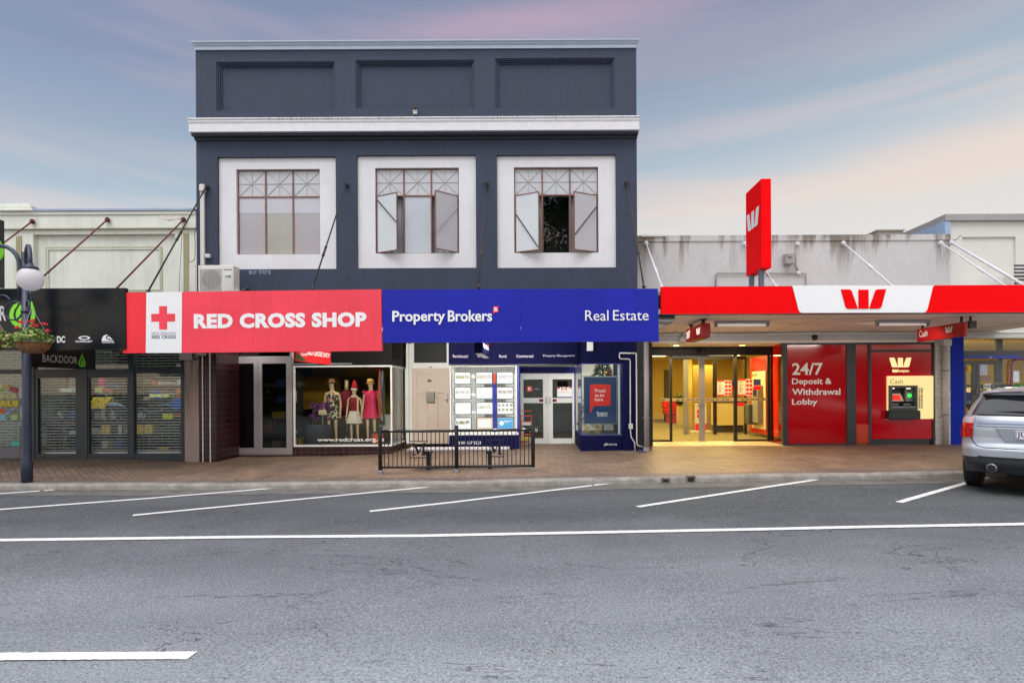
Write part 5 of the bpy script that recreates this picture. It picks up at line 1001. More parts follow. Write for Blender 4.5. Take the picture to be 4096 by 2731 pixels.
cr_ = (X_(806,YC_),X_(1232,YC_),Z_(1200,YC_),Z_(852,YC_)); bx('front_panel', cr_, YC_, YC_+.6, M('cream_laminate', S(226,208,140), .4, var=.03), ct, .01); bx('plinth', (cr_[0]+.03,cr_[1]-.03,fl,cr_[2]), YC_+.06, YC_+.55, M('brown_plinth', (.05,.035,.02), .6), ct); bx('counter_top', (cr_[0]-.03,cr_[1]+.03,cr_[3],cr_[3]+.035), YC_-.04, YC_+.64, M('dark_counter_top', (.08,.06,.04), .4), ct)
def poster(r_, Y, label, bands, lines=True, col=(.8,.77,.68)):
    t = bx('notice', r_, Y-.004, Y-.001, M('paper_'+label[:14], col, .6, var=.03)); tag(t, label, 'notice', 'notices on the bank glass'); h = r_[3]-r_[2]
    for z0, z1, m_ in bands: bx('colour_band', (r_[0],r_[1],r_[2]+h*z0,r_[2]+h*z1), Y-.006, Y-.0045, m_, t)
    if lines:
        m = MB(); rg = random.Random(len(label))
        for i in range(9): z = r_[2]+h*(.2+.06*i); m.box(r_[0]+.03,r_[0]+(r_[1]-r_[0])*rg.uniform(.4,.85),Y-.006,Y-.0045,z,z+.012)
        m.build('text_lines', M('grey_print_'+label[:12], (.2,.19,.17), .7, var=0), t)
    return t
rd = m_redl
pa = poster(RC('lo',820,527,920,755,YG+.05), YG+.05, 'opening hours notice left of the black door post', [(0,.08,rd),(.92,1,rd)]); text('notice_heading', 'MATAMATA', RC('lo',832,558,892,572,YG+.04), YG+.04, m_bk, pa, .02)
pb2 = poster(RC('lo',1127,508,1236,757,YG), YG-.0, 'opening hours notice right of the black door post', [(0,.08,rd),(.92,1,rd)]); text('notice_heading', 'MATAMATA', RC('lo',1135,542,1205,556,YG), YG-.007, m_bk, pb2, .02)
for (a, b, c_, d_, Y, lb_) in ((925,527,1028,755,YG+.05,'sheet of small red symbols left of the black door post'),(1240,508,1347,757,YG,'sheet of small red symbols right of the black door post')):
    t = poster(RC('lo',a,b,c_,d_,Y), Y, lb_, [], False); sy = MB()
    for i in range(4):
        for j in range(2):
            cx = P('lo',a+28+50*j,b+22+(d_-b)*i/4+8,Y); sy.box(cx.x-.035,cx.x+.035,Y-.0065,Y-.0045,cx.z-.035,cx.z+.035)
    sy.build('symbol', rd, t)
m_sky = M('blue_photo_print', S(52,70,120), .5, var=.5, scale=6)
for (a, b, c_, d_, Y, lb_) in ((1030,530,1066,667,YG+.05,'holiday poster partly behind the black door post'),(1358,508,1468,668,YG,'holiday poster with dark blue photo before the red wall')):
    t = poster(RC('lo',a,b,c_,d_,Y), Y, lb_, [(0,.45,rd),(.45,1,m_sky)], False); text('poster_lettering', 'HAPPY HOLIDAYS', RC('lo',a+6,b+(d_-b)*.58,c_-6,b+(d_-b)*.66,Y), Y-.008, m_wh, t, .01)
poster(RC('lo',1110,858,1222,910,YG), YG, 'small red notice beside the door lock', [(0,1,rd)], False)
# cctv domes
for c_, x, y, Y, lb_ in (('c7',325,522,YB,'black dome camera on the beige bulkhead above the red panels'),('lo',597,82,YG-.1,'small black dome camera over the sliding doors')):
    pp = P(c_,x,y,Y); ca = thing('dome_camera', (pp.x,pp.y,pp.z), lb_, 'camera'); MB().lathe([(.10,.0),(.10,.03)], (0,0,0), 18).build('base', m_pvc if c_ == 'c7' else m_black, ca, True, mtx=Matrix.Translation((pp.x-.03,pp.y,pp.z)) @ Matrix.Rotation(R(90),4,'X'))
    MB().ball((pp.x,pp.y-.05,pp.z), .072,.06,.072,16,10).build('dome', M('smoked_dome'+lb_[6:10], (.01,.01,.012), .08, var=0), ca, True)
# ------------------------------------------------------------------ right-hand shop, number 38
rs = thing('corner_shop_building', (11,Y38,0), 'pale green grey building at the right edge with royal blue pier and yellow lit shop', 'building')
RX0 = KX1+.004; YW8 = YB+.06; X1R = 17.0
zt8 = P('c8',560,112,YW8).z
rp = RC('c8',455,193,735,397,YW8); xs_ = P('c8',355,200,YW8).x
wall_holes((RX0,X1R,2.9,zt8), [rp], YW8, YW8+.3, 'front_wall', m_rshop, rs); bx('panel_back', (rp[0]-.02,rp[1]+.02,rp[2]-.02,rp[3]+.02), YW8+.05, YW8+.1, m_rshop, rs)
MB().box(xs_,RX0-.001,YW8-.075,YW8+.3,ztp+.0,zt8).box(xs_,RX0-.001,YW8-.01+.32,26,ztp-.5,zt8+.0).build('side_wall', m_bluewall, rs)
MB().box(xs_,X1R,YW8-.1,YW8+.35,zt8+.001,P('c8',560,79,YW8).z).box(xs_-.0,xs_+.2,YW8+.351,26,zt8+.001,zt8+.15).build('capping', m_cap, rs)
crk = MB().tube([P('c8',x,y,YW8-.003) for x,y in ((385,113),(372,125),(376,140),(362,158),(368,172))], .012, 4).tube([P('c8',x,y,YW8-.003) for x,y in ((405,212),(430,205),(440,190),(452,185))], .008, 4); crk.build('crack', M('rust_crack', S(120,90,70), .9, var=.2), rs)
XB0, XB1 = P('c8',390,900,YB).x, P('c8',462,900,YB).x
MB().box(XB0+.004,XB1,YB-.02,YB+.5,.1,3.0).build('blue_pier', m_royal, rs)
zf8 = .27; y8 = Y38+.25
m_df = M('slate_door_frame', S(74,80,86), .45, var=.05)
fr = MB(); V8 = lambda u_,v_: P('r4',u_,v_,y8)
fr.box(XB1,X1R,y8,y8+.1,V8(600,160).z,V8(600,100).z).box(XB1,X1R,y8,y8+.1,V8(600,640).z,V8(600,462).z).box(V8(945,300).x,V8(1072,300).x,y8+.002,y8+.1,V8(600,462).z,V8(600,160).z).box(V8(985,300).x,V8(1062,300).x,y8+.002,y8+.1,zf8,V8(600,640).z).box(V8(1062,300).x,X1R,y8+.003,y8+.1,.1,V8(1200,1560).z-.1)
fr.build('shopfront_frame', m_df, rs)
bl8 = MB().box(XB1-.02,V8(1342,600).x,y8-.15,y8-.002,V8(700,645).z,V8(700,568).z).build('number_board', m_navy2, rs); text('house_number', '38', RC('r4',762,588,830,632,y8-.15), y8-.154, M('pale_blue_vinyl', S(170,196,220), .5, var=0), bl8, .01)
for a, b, ga, gb in ((150,460,150,370),(462,985,540,888)):
    d_ = (V8(a,900).x,V8(b,900).x-.004,zf8,V8(600,690).z); g = (V8(ga,900).x+(.1 if a<200 else 0),V8(gb,900).x,zf8+.35,V8(600,768).z)
    dl = wall_holes(d_, [g], y8-.02, y8+.03, 'shop_door', m_df, rs); bx('door_glass', g, y8, y8+.006, m_gl, dl)
    hx = V8(435 if a<200 else 520,900).x; MB().tube([(hx,y8-.03,V8(0,1440).z),(hx,y8-.08,V8(0,1435).z),(hx,y8-.08,V8(0,1325).z),(hx,y8-.03,V8(0,1320).z)], .012, 6).build('pull_handle', m_silver, dl)
bx('fanlight_glass', (XB1,V8(945,300).x,V8(600,462).z,V8(600,160).z), y8+.03, y8+.036, m_gl, rs); bx('fanlight_glass', (V8(1072,300).x,X1R,V8(600,462).z,V8(600,160).z), y8+.03, y8+.036, m_gl, rs); bx('shop_glass', (V8(1062,300).x,X1R,.3,V8(600,640).z), y8+.03, y8+.036, m_gl, rs)
MB().box(XB0+.1,XB0+.2,YB+.5,20,0,3.0).box(X1R-.1,X1R,y8,20,0,3.0).box(XB0+.2,X1R-.1,20,20.1,0,3.0).box(XB0+.2,X1R-.1,y8+.1,20,3.0,3.1).build('interior_wall', m_ywall, rs)
MB().box(XB0+.2,X1R-.1,y8+.1,20,.1,.27).build('shop_floor', m_carp, rs)
light('shop_lamp', 'AREA', (12.2,15.9,2.95), 190, (1,.80,.36), 2.5, (0,0,0), 1.2); 
for i,(x,y) in enumerate(((11.2,19.0),(13.4,19.3))): tag(MB().box(x-.7,x+.7,y-.07,y+.07,2.93,2.99).build('ceiling_light', M('shop_tube_%d'%i, (.9,.85,.6), .5, var=0, emit=(1,.86,.5), es=5)), 'strip light inside the yellow lit shop behind the grey car', 'light', 'strip lights in the corner shop')
shelf((12.6,17.5,.27), 3.6, 1.5, 5, 6, 'shelf of goods inside the yellow lit shop at the right edge')
def pan8(nm, u0,v0,u1,v1, col, label, dy=-.012):
    return tag(MB().rc(RC('r4',u0,v0,u1,v1,y8), y8+dy, y8+dy+.004).build(nm, M(nm+label[:14], col, .6, var=.2, scale=22)), label, 'poster')
for a in ((190,808,272,915,S(200,60,30),'small orange red poster on the left shop door beside the blue pier'),(274,805,360,925,S(226,196,10),'yellow poster on the left shop door'),(190,1390,362,1570,S(30,54,120),'blue picture poster low on the left shop door'),(545,775,715,1010,S(186,194,206),'festive white notice on the right shop door'),(565,1018,800,1145,S(150,120,104),'brown photo notice on the right shop door'),(540,1400,880,1600,S(196,206,206),'pale poster behind the car roof on the right shop door'),(1300,915,1430,1170,S(196,210,220),'pale blue notice sheet on the right shop window'),(1060,1225,1300,1310,S(60,80,100),'dark blue display boxes low in the right shop window')): pan8('poster', *a)
en = pan8('poster', 630,1200,815,1310, S(196,204,200), 'small sheet reading entrant on the right shop door'); text('notice_lettering', 'Entrant', RC('r4',648,1235,800,1275,y8), y8-.015, M('dark_ink', S(60,60,70), .6, var=0), en, .01)
th = pan8('poster', 1300,1205,1560,1340, S(40,110,40), 'green thank you poster at the right edge of the shop window'); text('notice_lettering', 'Thank you', RC('r4',1442,1238,1640,1275,y8), y8-.015, m_wh, th); text('notice_lettering', 'for being', RC('r4',1368,1282,1560,1315,y8), y8-.015, m_wh, th)
hp = MB().tube([P('r4',x,y,y8-.02) for x,y in ((1255,1310),(1250,1100),(1265,950),(1250,850),(1262,760),(1300,690),(1380,655),(1480,650),(1600,670))], .022, 8).build('garland_arch', M('purple_tinsel', S(130,60,120), .7, var=.4, scale=30)); tag(hp, 'purple tinsel arch in the right shop window above the car', 'garland')
def ac_unit(name, r_, Y, dep, label, brand=None):
    X0,X1,Z0,Z1 = r_; t = thing(name, ((X0+X1)/2,Y,Z0), label, 'air conditioner')
    bx('casing', r_, Y, Y+dep, M('ivory_casing'+label[:6], S(214,212,206), .45, var=.03), t, .012)
    return t
r8 = RC('c8',722,388,810,470,YW8-.45); a8 = ac_unit('air_conditioner', r8, YW8-.45, .3, 'white air conditioner cut by the right photo edge above the bank sign')
gm = MB(); 
for i in range(7): gm.box(r8[0]+.02,r8[0]+.32,YW8-.458,YW8-.451,r8[2]+.05+i*.085,r8[2]+.1+i*.085)
gm.build('grille', m_dkalu, a8)
# ------------------------------------------------------------------ canopy stay rods
def rod(a, b, r_, mat, label, group, tb=None, eye=True):
    a, b = Vector(a), Vector(b); t = thing('stay_rod', a, label, 'stay rod', group)
    MB().tube([a, b], r_, 8).build('bar', mat, t, True)
    if eye:
        d_ = (b-a).normalized(); rg_ = [a+Vector((.045*math.cos(q),0,.045*math.sin(q))) for q in [2*math.pi*i/12 for i in range(13)]]
        MB().tube(rg_, .016, 6, False).tube([a+Vector((0,.06,0)), a+Vector((0,-.03,0))], .03, 8).build('eye_bolt', mat, t, True)
        MB().tube([b-d_*.1, b+d_*.02], .02, 6).ball(b, .04,.03,.03,10,6).build('clevis', mat, t, True)
    if tb:
        c = a+(b-a)*tb; d_ = (b-a).normalized(); MB().tube([c-d_*.17,c-d_*.13,c-d_*.1,c+d_*.1,c+d_*.13,c+d_*.17], [r_*1.2,r_*2,r_*1.5,r_*1.5,r_*2,r_*1.2], 8).build('turnbuckle', mat, t, True)
    return t
ga = 'dark iron stay rods of the tall building'
yt_, yb_ = YW-.05, YF+.25
rod(P('d3',222,382,yt_), P('c1',1500,972,yb_), .016, m_iron, 'dark iron stay rod over the white pipe, above the white cross panel', ga, .52)
rod(P('d3',1685,362,yt_), P('d3',1330,1455,yb_), .016, m_iron, 'dark iron stay rod between the left and middle upper windows', ga, .68)
rod(P('d4',1088,262,yt_), P('d4',1032,1062,yb_), .016, m_iron, 'dark iron stay rod between the middle and right upper windows', ga, .69)
rod(P('d4',2172,255,yt_), P('d4',2305,1055,yb_), .016, m_iron, 'dark iron stay rod at the right end of the slate wall', ga, .68)
gb_ = 'dark red stay rods of the cream building'
rod(P('c1',325,268,YW-.08), P('s',-236,1160,yb_), .017, m_redrod, 'dark red stay rod at the far left behind the lamp arm', gb_)
rod(P('c1',1085,250,YW-.08), P('s',112,1160,yb_), .017, m_redrod, 'dark red stay rod running down behind the white lamp globe', gb_)
rod(P('c1',1855,250,YW-.08), P('s',462,1158,yb_), .017, m_redrod, 'dark red stay rod nearest the tall slate building', gb_)
gc_ = 'white stay rods of the bank canopy'
for a, b, l_, tb_ in ((('d5',112,690),('d5',272,1130),'white stay rod at the left end of the bank parapet',.7),(('d5',1108,695),('d5',1432,1125),'white stay rod passing behind the tall red sign',.74),(('d5',2110,690),('c7',985,94),'white stay rod in the middle of the stained bank parapet',.6),(('c8',345,225),('c8',682,450),'thinner white stay rod with turnbuckle at the right end of the parapet',.68)):
    rod(P(*a,YB-.08), P(*b,yb_), .018, m_wrod, l_, gc_, tb_)
rod(P('c8',403,225,YB-.08), P('s',4112,1150,yb_), .03, m_wrod, 'thick white stay rod at the right photo edge', gc_)
# ------------------------------------------------------------------ blade signs
def blade(name, X, y0, y1, z0, z1, th, mat, label):
    t = thing(name, (X,y0,z0), label, 'sign'); MB().box(min(X,X+th),max(X,X+th),y0,y1,z0,z1).build('sign_box', mat, t, bev=.006); return t
def onright(X, y0, y1, z0, z1): return lambda u_, t_: (X, y0+u_*(y1-y0), z0+t_*(z1-z0))
def onleft(X, y0, y1, z0, z1): return lambda u_, t_: (X, y1-u_*(y1-y0), z0+t_*(z1-z0))
# surf shop blade: right face towards the camera
Xb = P('c2',300,250,YF+.5).x; yn = YF+.5; yf = yn*1.148; zb1 = P('c2',300,295,yn).z
t = blade('hanging_sign', Xb, yn, yf, zb1, zb1+.52, -.06, M('black_gloss_sign', (.006,.007,.009), .3, var=0), 'black hanging sign with silver lettering and green drop under the surf shop canopy')
yl = lambda px_: yn*(Xb)/(Xb) * (P('c2',300,0,1).x/P('c2',px_,0,1).x)
zz_ = lambda px_, py_: P('c2',px_,py_,yl(px_)).z
text('sign_lettering', 'BACKDOOR', (0,0,0,0), 0, M('silver_vinyl', (.85,.83,.84), .6, var=0), t, .0, fn=onright(Xb+.004, yl(428), yl(778), zz_(428,246), zz_(428,168)))
dz0, dz1 = zz_(828,298), zz_(828,158); ya, yb2 = yl(790), yl(866)
dg = MB(); oc = [(.5,1),(.2,.6),(.02,.35),(.0,.2),(.12,.05),(.5,0),(.88,.05),(1,.2),(.98,.4),(.75,.65)]; ic = [(.52,.78),(.3,.5),(.18,.3),(.2,.18),(.5,.1),(.8,.18),(.82,.35),(.65,.55)]
for ring, in_ in ((oc, ic),):
    pass
def ringx(X, o, i_): 
    m = MB(); n = len(o)
    q = lambda p: (X, ya+p[0]*(yb2-ya), dz0+p[1]*(dz1-dz0))
    m.quad(*[q(p) for p in o]); m2 = MB().quad(*[(X+.002, *q(p)[1:]) for p in i_]); return m, m2
a_, b_ = ringx(Xb+.004, oc, ic); a_.build('drop_emblem', m_lime, t); b_.build('drop_core', m_black, t); MB().quad(*[(Xb+.009, ya+(.5+(p[0]-.5)*.42)*(yb2-ya), dz0+(.14+p[1]*.5)*(dz1-dz0)) for p in oc]).build('drop_emblem', m_lime, t)
MB().tube([(Xb-.03,yn+.2,zb1+.5),(Xb-.03,yn+.2,2.96)], .012, 6).tube([(Xb-.03,yf-.2,zb1+.5),(Xb-.03,yf-.2,2.96)], .012, 6).build('hanger', m_iron, t)
# charity blade
yn = YF+.5; Xb2 = P('c3',1225,200,yn).x; yf = yn*(P('c3',1225,0,1).x/P('c3',1578,0,1).x); zb2 = P('c3',1578,278,yf).z
t = blade('hanging_sign', Xb2, yn, yf, zb2, zb2+.5, -.05, M('red_hanging_board', (.6,.01,.015), .4, var=.05), 'red hanging sign with white lettering partly hidden by the coral red fascia')
y2 = lambda px_: yn*(P('c3',1225,0,1).x/P('c3',px_,0,1).x)
text('sign_lettering', 'RED CROSS SHOP', (0,0,0,0), 0, m_wh, t, .02, fn=onright(Xb2+.004, y2(1335), y2(1565), P('c3',1565,208,y2(1565)).z, P('c3',1565,160,y2(1565)).z)); text('sign_lettering', 'Caring', (0,0,0,0), 0, m_wh, t, .02, fn=onright(Xb2+.005, y2(1270), y2(1335), P('c3',1300,195,y2(1300)).z, P('c3',1300,150,y2(1300)).z))
MB().quad((Xb2+.003,yn+.01,zb2+.02),(Xb2+.003,yn+.5,zb2+.02),(Xb2+.003,yn+.01,zb2+.16)).build('green_corner', M('dark_green_vinyl', S(20,80,44), .5, var=.1), t)
# estate agency blade
yn = YF+.4; Xb3 = P('c4',1088,150,yn).x; yf = yn*(P('c4',1088,0,1).x/P('c4',1165,0,1).x); zb3 = P('c4',1088,157,yn).z; thk = (P('c4',1088,0,yn).x-P('c4',1005,0,yn).x)
t = blade('hanging_sign', Xb3, yn, yf, zb3, zb3+.5, -thk, m_navy, 'navy box sign with pale underside hanging above the listing screens')
MB().box(Xb3-thk+.02,Xb3-.02,yn+.03,yf-.03,zb3-.012,zb3-.001).build('underside', m_whitealu, t)
y3 = lambda px_: yn*(P('c4',1088,0,1).x/P('c4',px_,0,1).x)
text('sign_lettering', 'PropertyBrokers', (0,0,0,0), 0, m_wh, t, .02, fn=onright(Xb3+.004, y3(1094), y3(1150), P('c4',1150,150,y3(1150)).z, P('c4',1150,88,y3(1150)).z)); MB().box(Xb3+.001,Xb3+.004,y3(1143),y3(1151),P('c4',1150,95,y3(1150)).z,P('c4',1150,70,y3(1150)).z).build('badge', m_redl, t)
# bank 24/7 box: left face towards the camera
m_dred = M('maroon_red_plastic', (.36,.012,.012), .35, var=.03); m_dred2 = M('red_box', (.42,.006,.008), .35, var=.03)
yn = YF+.75; Xb4 = P('h5',638,450,yn).x; yf = yn*1.106; z0, z1 = P('h5',638,608,yn).z, P('h5',638,320,yn).z; th4 = P('h5',825,0,yn).x-Xb4
t = blade('hanging_sign', Xb4, yn, yf, z0, z1, th4, m_dred2, 'short red box sign hanging in front of the lit bank doorway')
y4 = lambda px_: yn*(P('h5',638,0,1).x/P('h5',px_,0,1).x)
m_wl = M('bright_white_letters', (.8,.8,.75), .4, var=0, emit=(1,.95,.85), es=.7)
zc_ = lambda px_, py_: P('h5',px_,py_,y4(px_)).z
text('sign_lettering', '24/7', (0,0,0,0), 0, m_wl, t, .04, fn=lambda u_, t_: (Xb4-.006, y4(340)+u_*(y4(412)-y4(340)), zc_(376,632)+t_*(zc_(376,480)-zc_(376,632))))
for s_ in W_emblem((0,1,0,1)): MB().quad(*[(Xb4-.006, y4(543)+p[0]*(y4(615)-y4(543)), zc_(579,548)+p[1]*(zc_(579,418)-zc_(579,548))) for p in s_]).build('emblem_bar', m_wl, t)
MB().box(Xb4+.03,Xb4+th4-.03,yn+.1,yf-.1,z0-.012,z0-.001).build('underside', M('amber_underside', S(150,90,40), .5, var=.3, scale=10), t)
for y in (yn+.12, yf-.15): MB().box(Xb4+th4*.3,Xb4+th4*.6,y,y+.05,z1,zs).box(Xb4+th4*.1,Xb4+th4*.8,y-.03,y+.08,zs-.02,zs-.001).build('hanger', m_black, t)
yn = YF+.55; Xb5 = P('c8',470,670,yn).x; yf = yn*1.128; z0, z1 = P('c8',470,711,yn).z, P('c8',470,635,yn).z
t = blade('hanging_sign', Xb5, yn, yf, z0, z1, .06, m_dred2, 'long red blade sign with white lettering hanging above the marble pier')
y5 = lambda px_: yn*(P('c8',470,0,1).x/P('c8',px_,0,1).x); zc5 = lambda px_, py_: P('c8',px_,py_,y5(px_)).z
text('sign_lettering', 'Cash', (0,0,0,0), 0, m_wh, t, .015, fn=lambda u_, t_: (Xb5-.005, y5(231)+u_*(y5(275)-y5(231)), zc5(253,715)+t_*(zc5(253,680)-zc5(253,715))))
for s_ in W_emblem((0,1,0,1)): MB().quad(*[(Xb5-.005, y5(368)+p[0]*(y5(407)-y5(368)), zc5(388,692)+p[1]*(zc5(388,662)-zc5(388,692))) for p in s_]).build('emblem_bar', m_wh, t)
for y in (yn+.12, yf-.15): MB().box(Xb5+.02,Xb5+.05,y,y+.04,z1,zs).build('hanger', m_black, t)
fl_l = tag(MB().box(Xb5+.12,Xb5+.28,yn+.05,yn+.2,z1-.12,z1+.02).box(Xb5+.18,Xb5+.22,yn+.1,yn+.14,z1+.02,zs).build('spotlight', m_dkalu, bev=.01), 'small dark floodlight at the near end of the long red blade sign', 'floodlight')
# tall red pylon sign on the canopy
yn = YF+.55; Xp = P('d5',1278,500,yn).x; yf = yn*1.076; z0, z1 = P('d5',1278,940,yn).z, P('d5',1278,37,yn).z; thp = P('d5',1377,0,yn).x-Xp
t = thing('pylon_sign', (Xp,yn,bt[3]), 'tall narrow red box sign with white emblem standing on the bank canopy', 'sign')
MB().box(Xp,Xp+thp,yn,yf,z0,z1).build('sign_box', m_bred, t, bev=.008)
yp = lambda px_: yn*(P('d5',1278,0,1).x/P('d5',px_,0,1).x); zp = lambda px_, py_: P('d5',px_,py_,yp(px_)).z
for s_ in W_emblem((0,1,0,1)): MB().quad(*[(Xp-.005, yp(1132)+p[0]*(yp(1258)-yp(1132)), zp(1195,540)+p[1]*(zp(1195,362)-zp(1195,540))) for p in s_]).build('emblem_bar', m_wh, t)
zcr = bt[2]+.43
for y in (yn+.12, yf-.2): MB().box(Xp+.02,Xp+thp*.5,y,y+.1,zcr,z0).build('post', M('blue_grey_steel', S(92,104,122), .5, .2, var=.05), t)
# black upright sign above the surf canopy at the left edge
yn = YF+.4; yf = 11.6; Xs = P('c1',48,500,yf).x
t = thing('upright_sign', (Xs,yn,3.2), 'black upright box sign with green emblem at the left photo edge', 'sign')
MB().box(Xs-.25,Xs,yn,yf,P('c1',48,945,yf).z,P('c1',48,263,yf).z).build('sign_box', M('black_sign_box', (.02,.022,.026), .35, var=.05), t, bev=.006)
zcn = P('c1',10,560,yf-.1).z; MB().quad(*[(Xs+.004, yf-.18+.16*math.cos(a), zcn+.22*math.sin(a)) for a in [2*math.pi*i/24 for i in range(24)]]).build('green_emblem', m_lime, t)
# ------------------------------------------------------------------ air conditioner, pipe, boxes on the slate wall
ya_ = YW-.65; ra = RC('s3',628,1178,1090,1560,ya_); ra = (ra[0],ra[1],ra[2]-.12,ra[3])
t = ac_unit('air_conditioner', ra, ya_, .26, 'white air conditioner with round fan grille sitting on the coral red canopy')
g = RC('s3',650,1222,940,1505,ya_); MB().frame(g, .018, ya_-.012, ya_-.001).build('grille_frame', m_pvc, t)
fc = RC('s3',680,1238,930,1495,ya_); fan = MB().lathe([(.0,0),((fc[1]-fc[0])/2,0),((fc[1]-fc[0])/2,.01)], (0,0,0), 32).build('fan_opening', M('dark_fan', (.09,.085,.08), .6, var=.1), t, mtx=Matrix.Translation(((fc[0]+fc[1])/2,ya_-.002,(fc[2]+fc[3])/2)) @ Matrix.Rotation(R(90),4,'X'))
gl_ = MB(); n = 26
for i in range(n): z = g[2]+.02+(g[3]-g[2]-.04)*i/(n-1); gl_.box(g[0]+.015,g[1]-.015,ya_-.02,ya_-.015,z-.0035,z+.0035)
for i in range(9): x = g[0]+.02+(g[1]-g[0]-.04)*i/8; gl_.box(x-.003,x+.003,ya_-.0225,ya_-.0205,g[2]+.01,g[3]-.01)
gl_.build('fan_grille', m_pvc, t)
bx('service_cover', RC('s3',975,1295,1075,1515,ya_), ya_-.008, ya_-.001, m_pvc, t, .003)
text('maker_lettering', 'Panasonic', RC('s3',966,1226,1073,1244,ya_), ya_-.003, M('dark_blue_ink', S(40,60,130), .5, var=0), t, .03)
bx('green_label', RC('s3',985,1318,1018,1338,ya_), ya_-.011, ya_-.009, M('green_label', S(90,170,130), .5, var=0), t); bx('blue_label', RC('s3',1026,1314,1054,1340,ya_), ya_-.011, ya_-.009, m_navy2, t)
MB().box(ra[1]-.02,ra[1]+.05,ya_+.08,ya_+.24,ra[2],ra[2]+.25).build('valve_cover', m_pvc, t, bev=.015)
hs = MB().tube([(ra[1]+.03,ya_+.2,ra[2]+.2),(ra[1]+.12,ya_+.35,ra[2]+.32),(ra[1]+.14,ya_+.5,ra[2]+.2),(ra[1]+.1,ya_+.55,ra[2]+.02)], .035, 8).build('hose', m_dkalu, t, True)
yp_ = YW-.06; t = thing('pipe_cover', P('s3',680,1175,yp_), 'white square pipe cover running up the slate wall from the air conditioner', 'pipe')
MB().rc(RC('s3',652,215,706,1180,yp_), yp_, YW-.002).build('duct', m_pvc, t, bev=.01); MB().rc(RC('s3',641,120,712,218,yp_-.03), yp_-.05, YW-.002).build('duct_head', m_pvc, t, bev=.02)
tag(MB().rc(RC('s3',719,1032,784,1085,yp_), yp_-.02, YW-.002).build('junction_box', m_pvc, bev=.015), 'small white square box on the slate wall right of the white pipe', 'junction box')
r_ = RC('d1',2233,764,2270,815,YW-.08); t = thing('security_camera', (r_[0],YW-.08,r_[2]), 'tiny boxy camera high on the slate wall above the cornice', 'camera'); bx('housing', (r_[0],r_[1],r_[2]+.1,r_[3]), YW-.1, YW-.002, m_dkalu, t, .01); bx('bracket', (r_[0],r_[1],r_[2],r_[2]+.095), YW-.06, YW-.002, m_pvc, t)
MB().ball(((r_[0]+r_[1])/2,YW-.1,(r_[3]+r_[2]+.1)/2), .035,.02,.035,10,6).build('lens', m_black, t)
# bank parapet fittings
yq = YB-.05
t = thing('wall_box', P('d5',1565,850,yq), 'weathered grey alarm box hanging on the stained parapet right of the tall sign', 'alarm box'); rr = RC('d5',1520,795,1610,900,yq-.12); MB().box(rr[0],rr[1],yq-.16,YB-.031,rr[2],rr[3]).build('casing', m_pvcg, t, bev=.01)
MB().rc(RC('d5',1550,792,1590,825,yq-.2), yq-.2, yq-.161).build('lamp_block', m_pvcg, t, bev=.008)
t = thing('parapet_conduit', P('d5',1200,992,yq), 'thin pale conduit running along the bank parapet behind the tall red sign', 'conduit')
MB().tube([P('d5',x,y,yq) for x,y in ((815,1130),(818,1000),(830,992),(1300,992),(1660,994),(1728,996),(1730,1100),(1728,1130))], .018, 8).tube([P('d5',x,y,yq) for x,y in ((1630,720),(1628,920),(1655,975))], .02, 8).build('conduit', m_pvcg, t, True); MB().rc(RC('d5',1622,680,1658,716,yq), yq-.06, YB-.031).build('junction_box', m_pvc, t, bev=.006); MB().ball(P('d5',1657,990,yq), .06,.03,.06,12,6).build('junction_cap', m_pvc, t)
for nm, a, lb_ in (('fluorescent_fitting',('h5',915,292,2020,380,YF+1.25),'fluorescent batten with added glow on the beige canopy soffit beside the short red box sign'),('fluorescent_fitting',('c7',845,385,1285,420,YF+1.2),'fluorescent batten with added glow on the canopy soffit left of the long red blade sign')):
    rr = RC(*a[:5], a[5]); k = (zs-.02-H)/(rr[3]-H); yy = a[5]*k; x0, x1 = rr[0]*k, rr[1]*k
    t = thing('fluorescent_fitting', (x0,yy,zs), lb_, 'light fitting', 'fluorescent fittings under the bank canopy'); MB().box(x0,x1,yy-.07,yy+.07,zs-.05,zs-.007).build('body', M('grey_white_fitting'+lb_[-8:], S(170,172,176), .5, var=.06), t)
    MB().tube([(x0+.06,yy,zs-.09),(x1-.06,yy,zs-.09)], .02, 8).build('tube', M('added_tube_glow'+lb_[-8:], (.8,.8,.8), .4, var=0, emit=(1,.95,.95), es=.3), t, True); light('added_batten_fill', 'AREA', ((x0+x1)/2,yy,zs-.13), 13, (1,.93,.84), x1-x0, (R(25),0,0), .08, parent=t); MB().box(x0,x0+.05,yy-.03,yy+.03,zs-.12,zs-.05).box(x1-.05,x1,yy-.03,yy+.03,zs-.12,zs-.05).build('lamp_holder', m_pvcg, t)  # tube glow and area light added to unlit fittings, brightening soffit and panels
# ------------------------------------------------------------------ street lamp and hanging baskets
opal = M('opal_globe', (.86,.86,.89), .25, var=0, spec=.4); _t = opal.node_tree; _tr = _t.nodes.new('ShaderNodeBsdfTranslucent'); _tr.inputs[0].default_value = (.9,.9,.92,1); _mx = _t.nodes.new('ShaderNodeMixShader'); _mx.inputs[0].default_value = .5
_t.links.new(_t.nodes['Principled BSDF'].outputs[0], _mx.inputs[1]); _t.links.new(_tr.outputs[0], _mx.inputs[2]); _t.links.new(_mx.outputs[0], _t.nodes['Material Output'].inputs[0])
lx, ly = G('c2',273,1455,.06).x, G('c2',273,1455,.06).y; lz = z_path(lx,ly)
m_lamp = M('navy_grey_lamp_paint', S(44,52,72), .42, .1, var=.12, scale=6)
t = thing('street_lamp', (lx,ly,lz), 'dark navy street lamp post with a white globe and curved arms', 'street lamp')
zt_p = P('la',242,288,ly).z
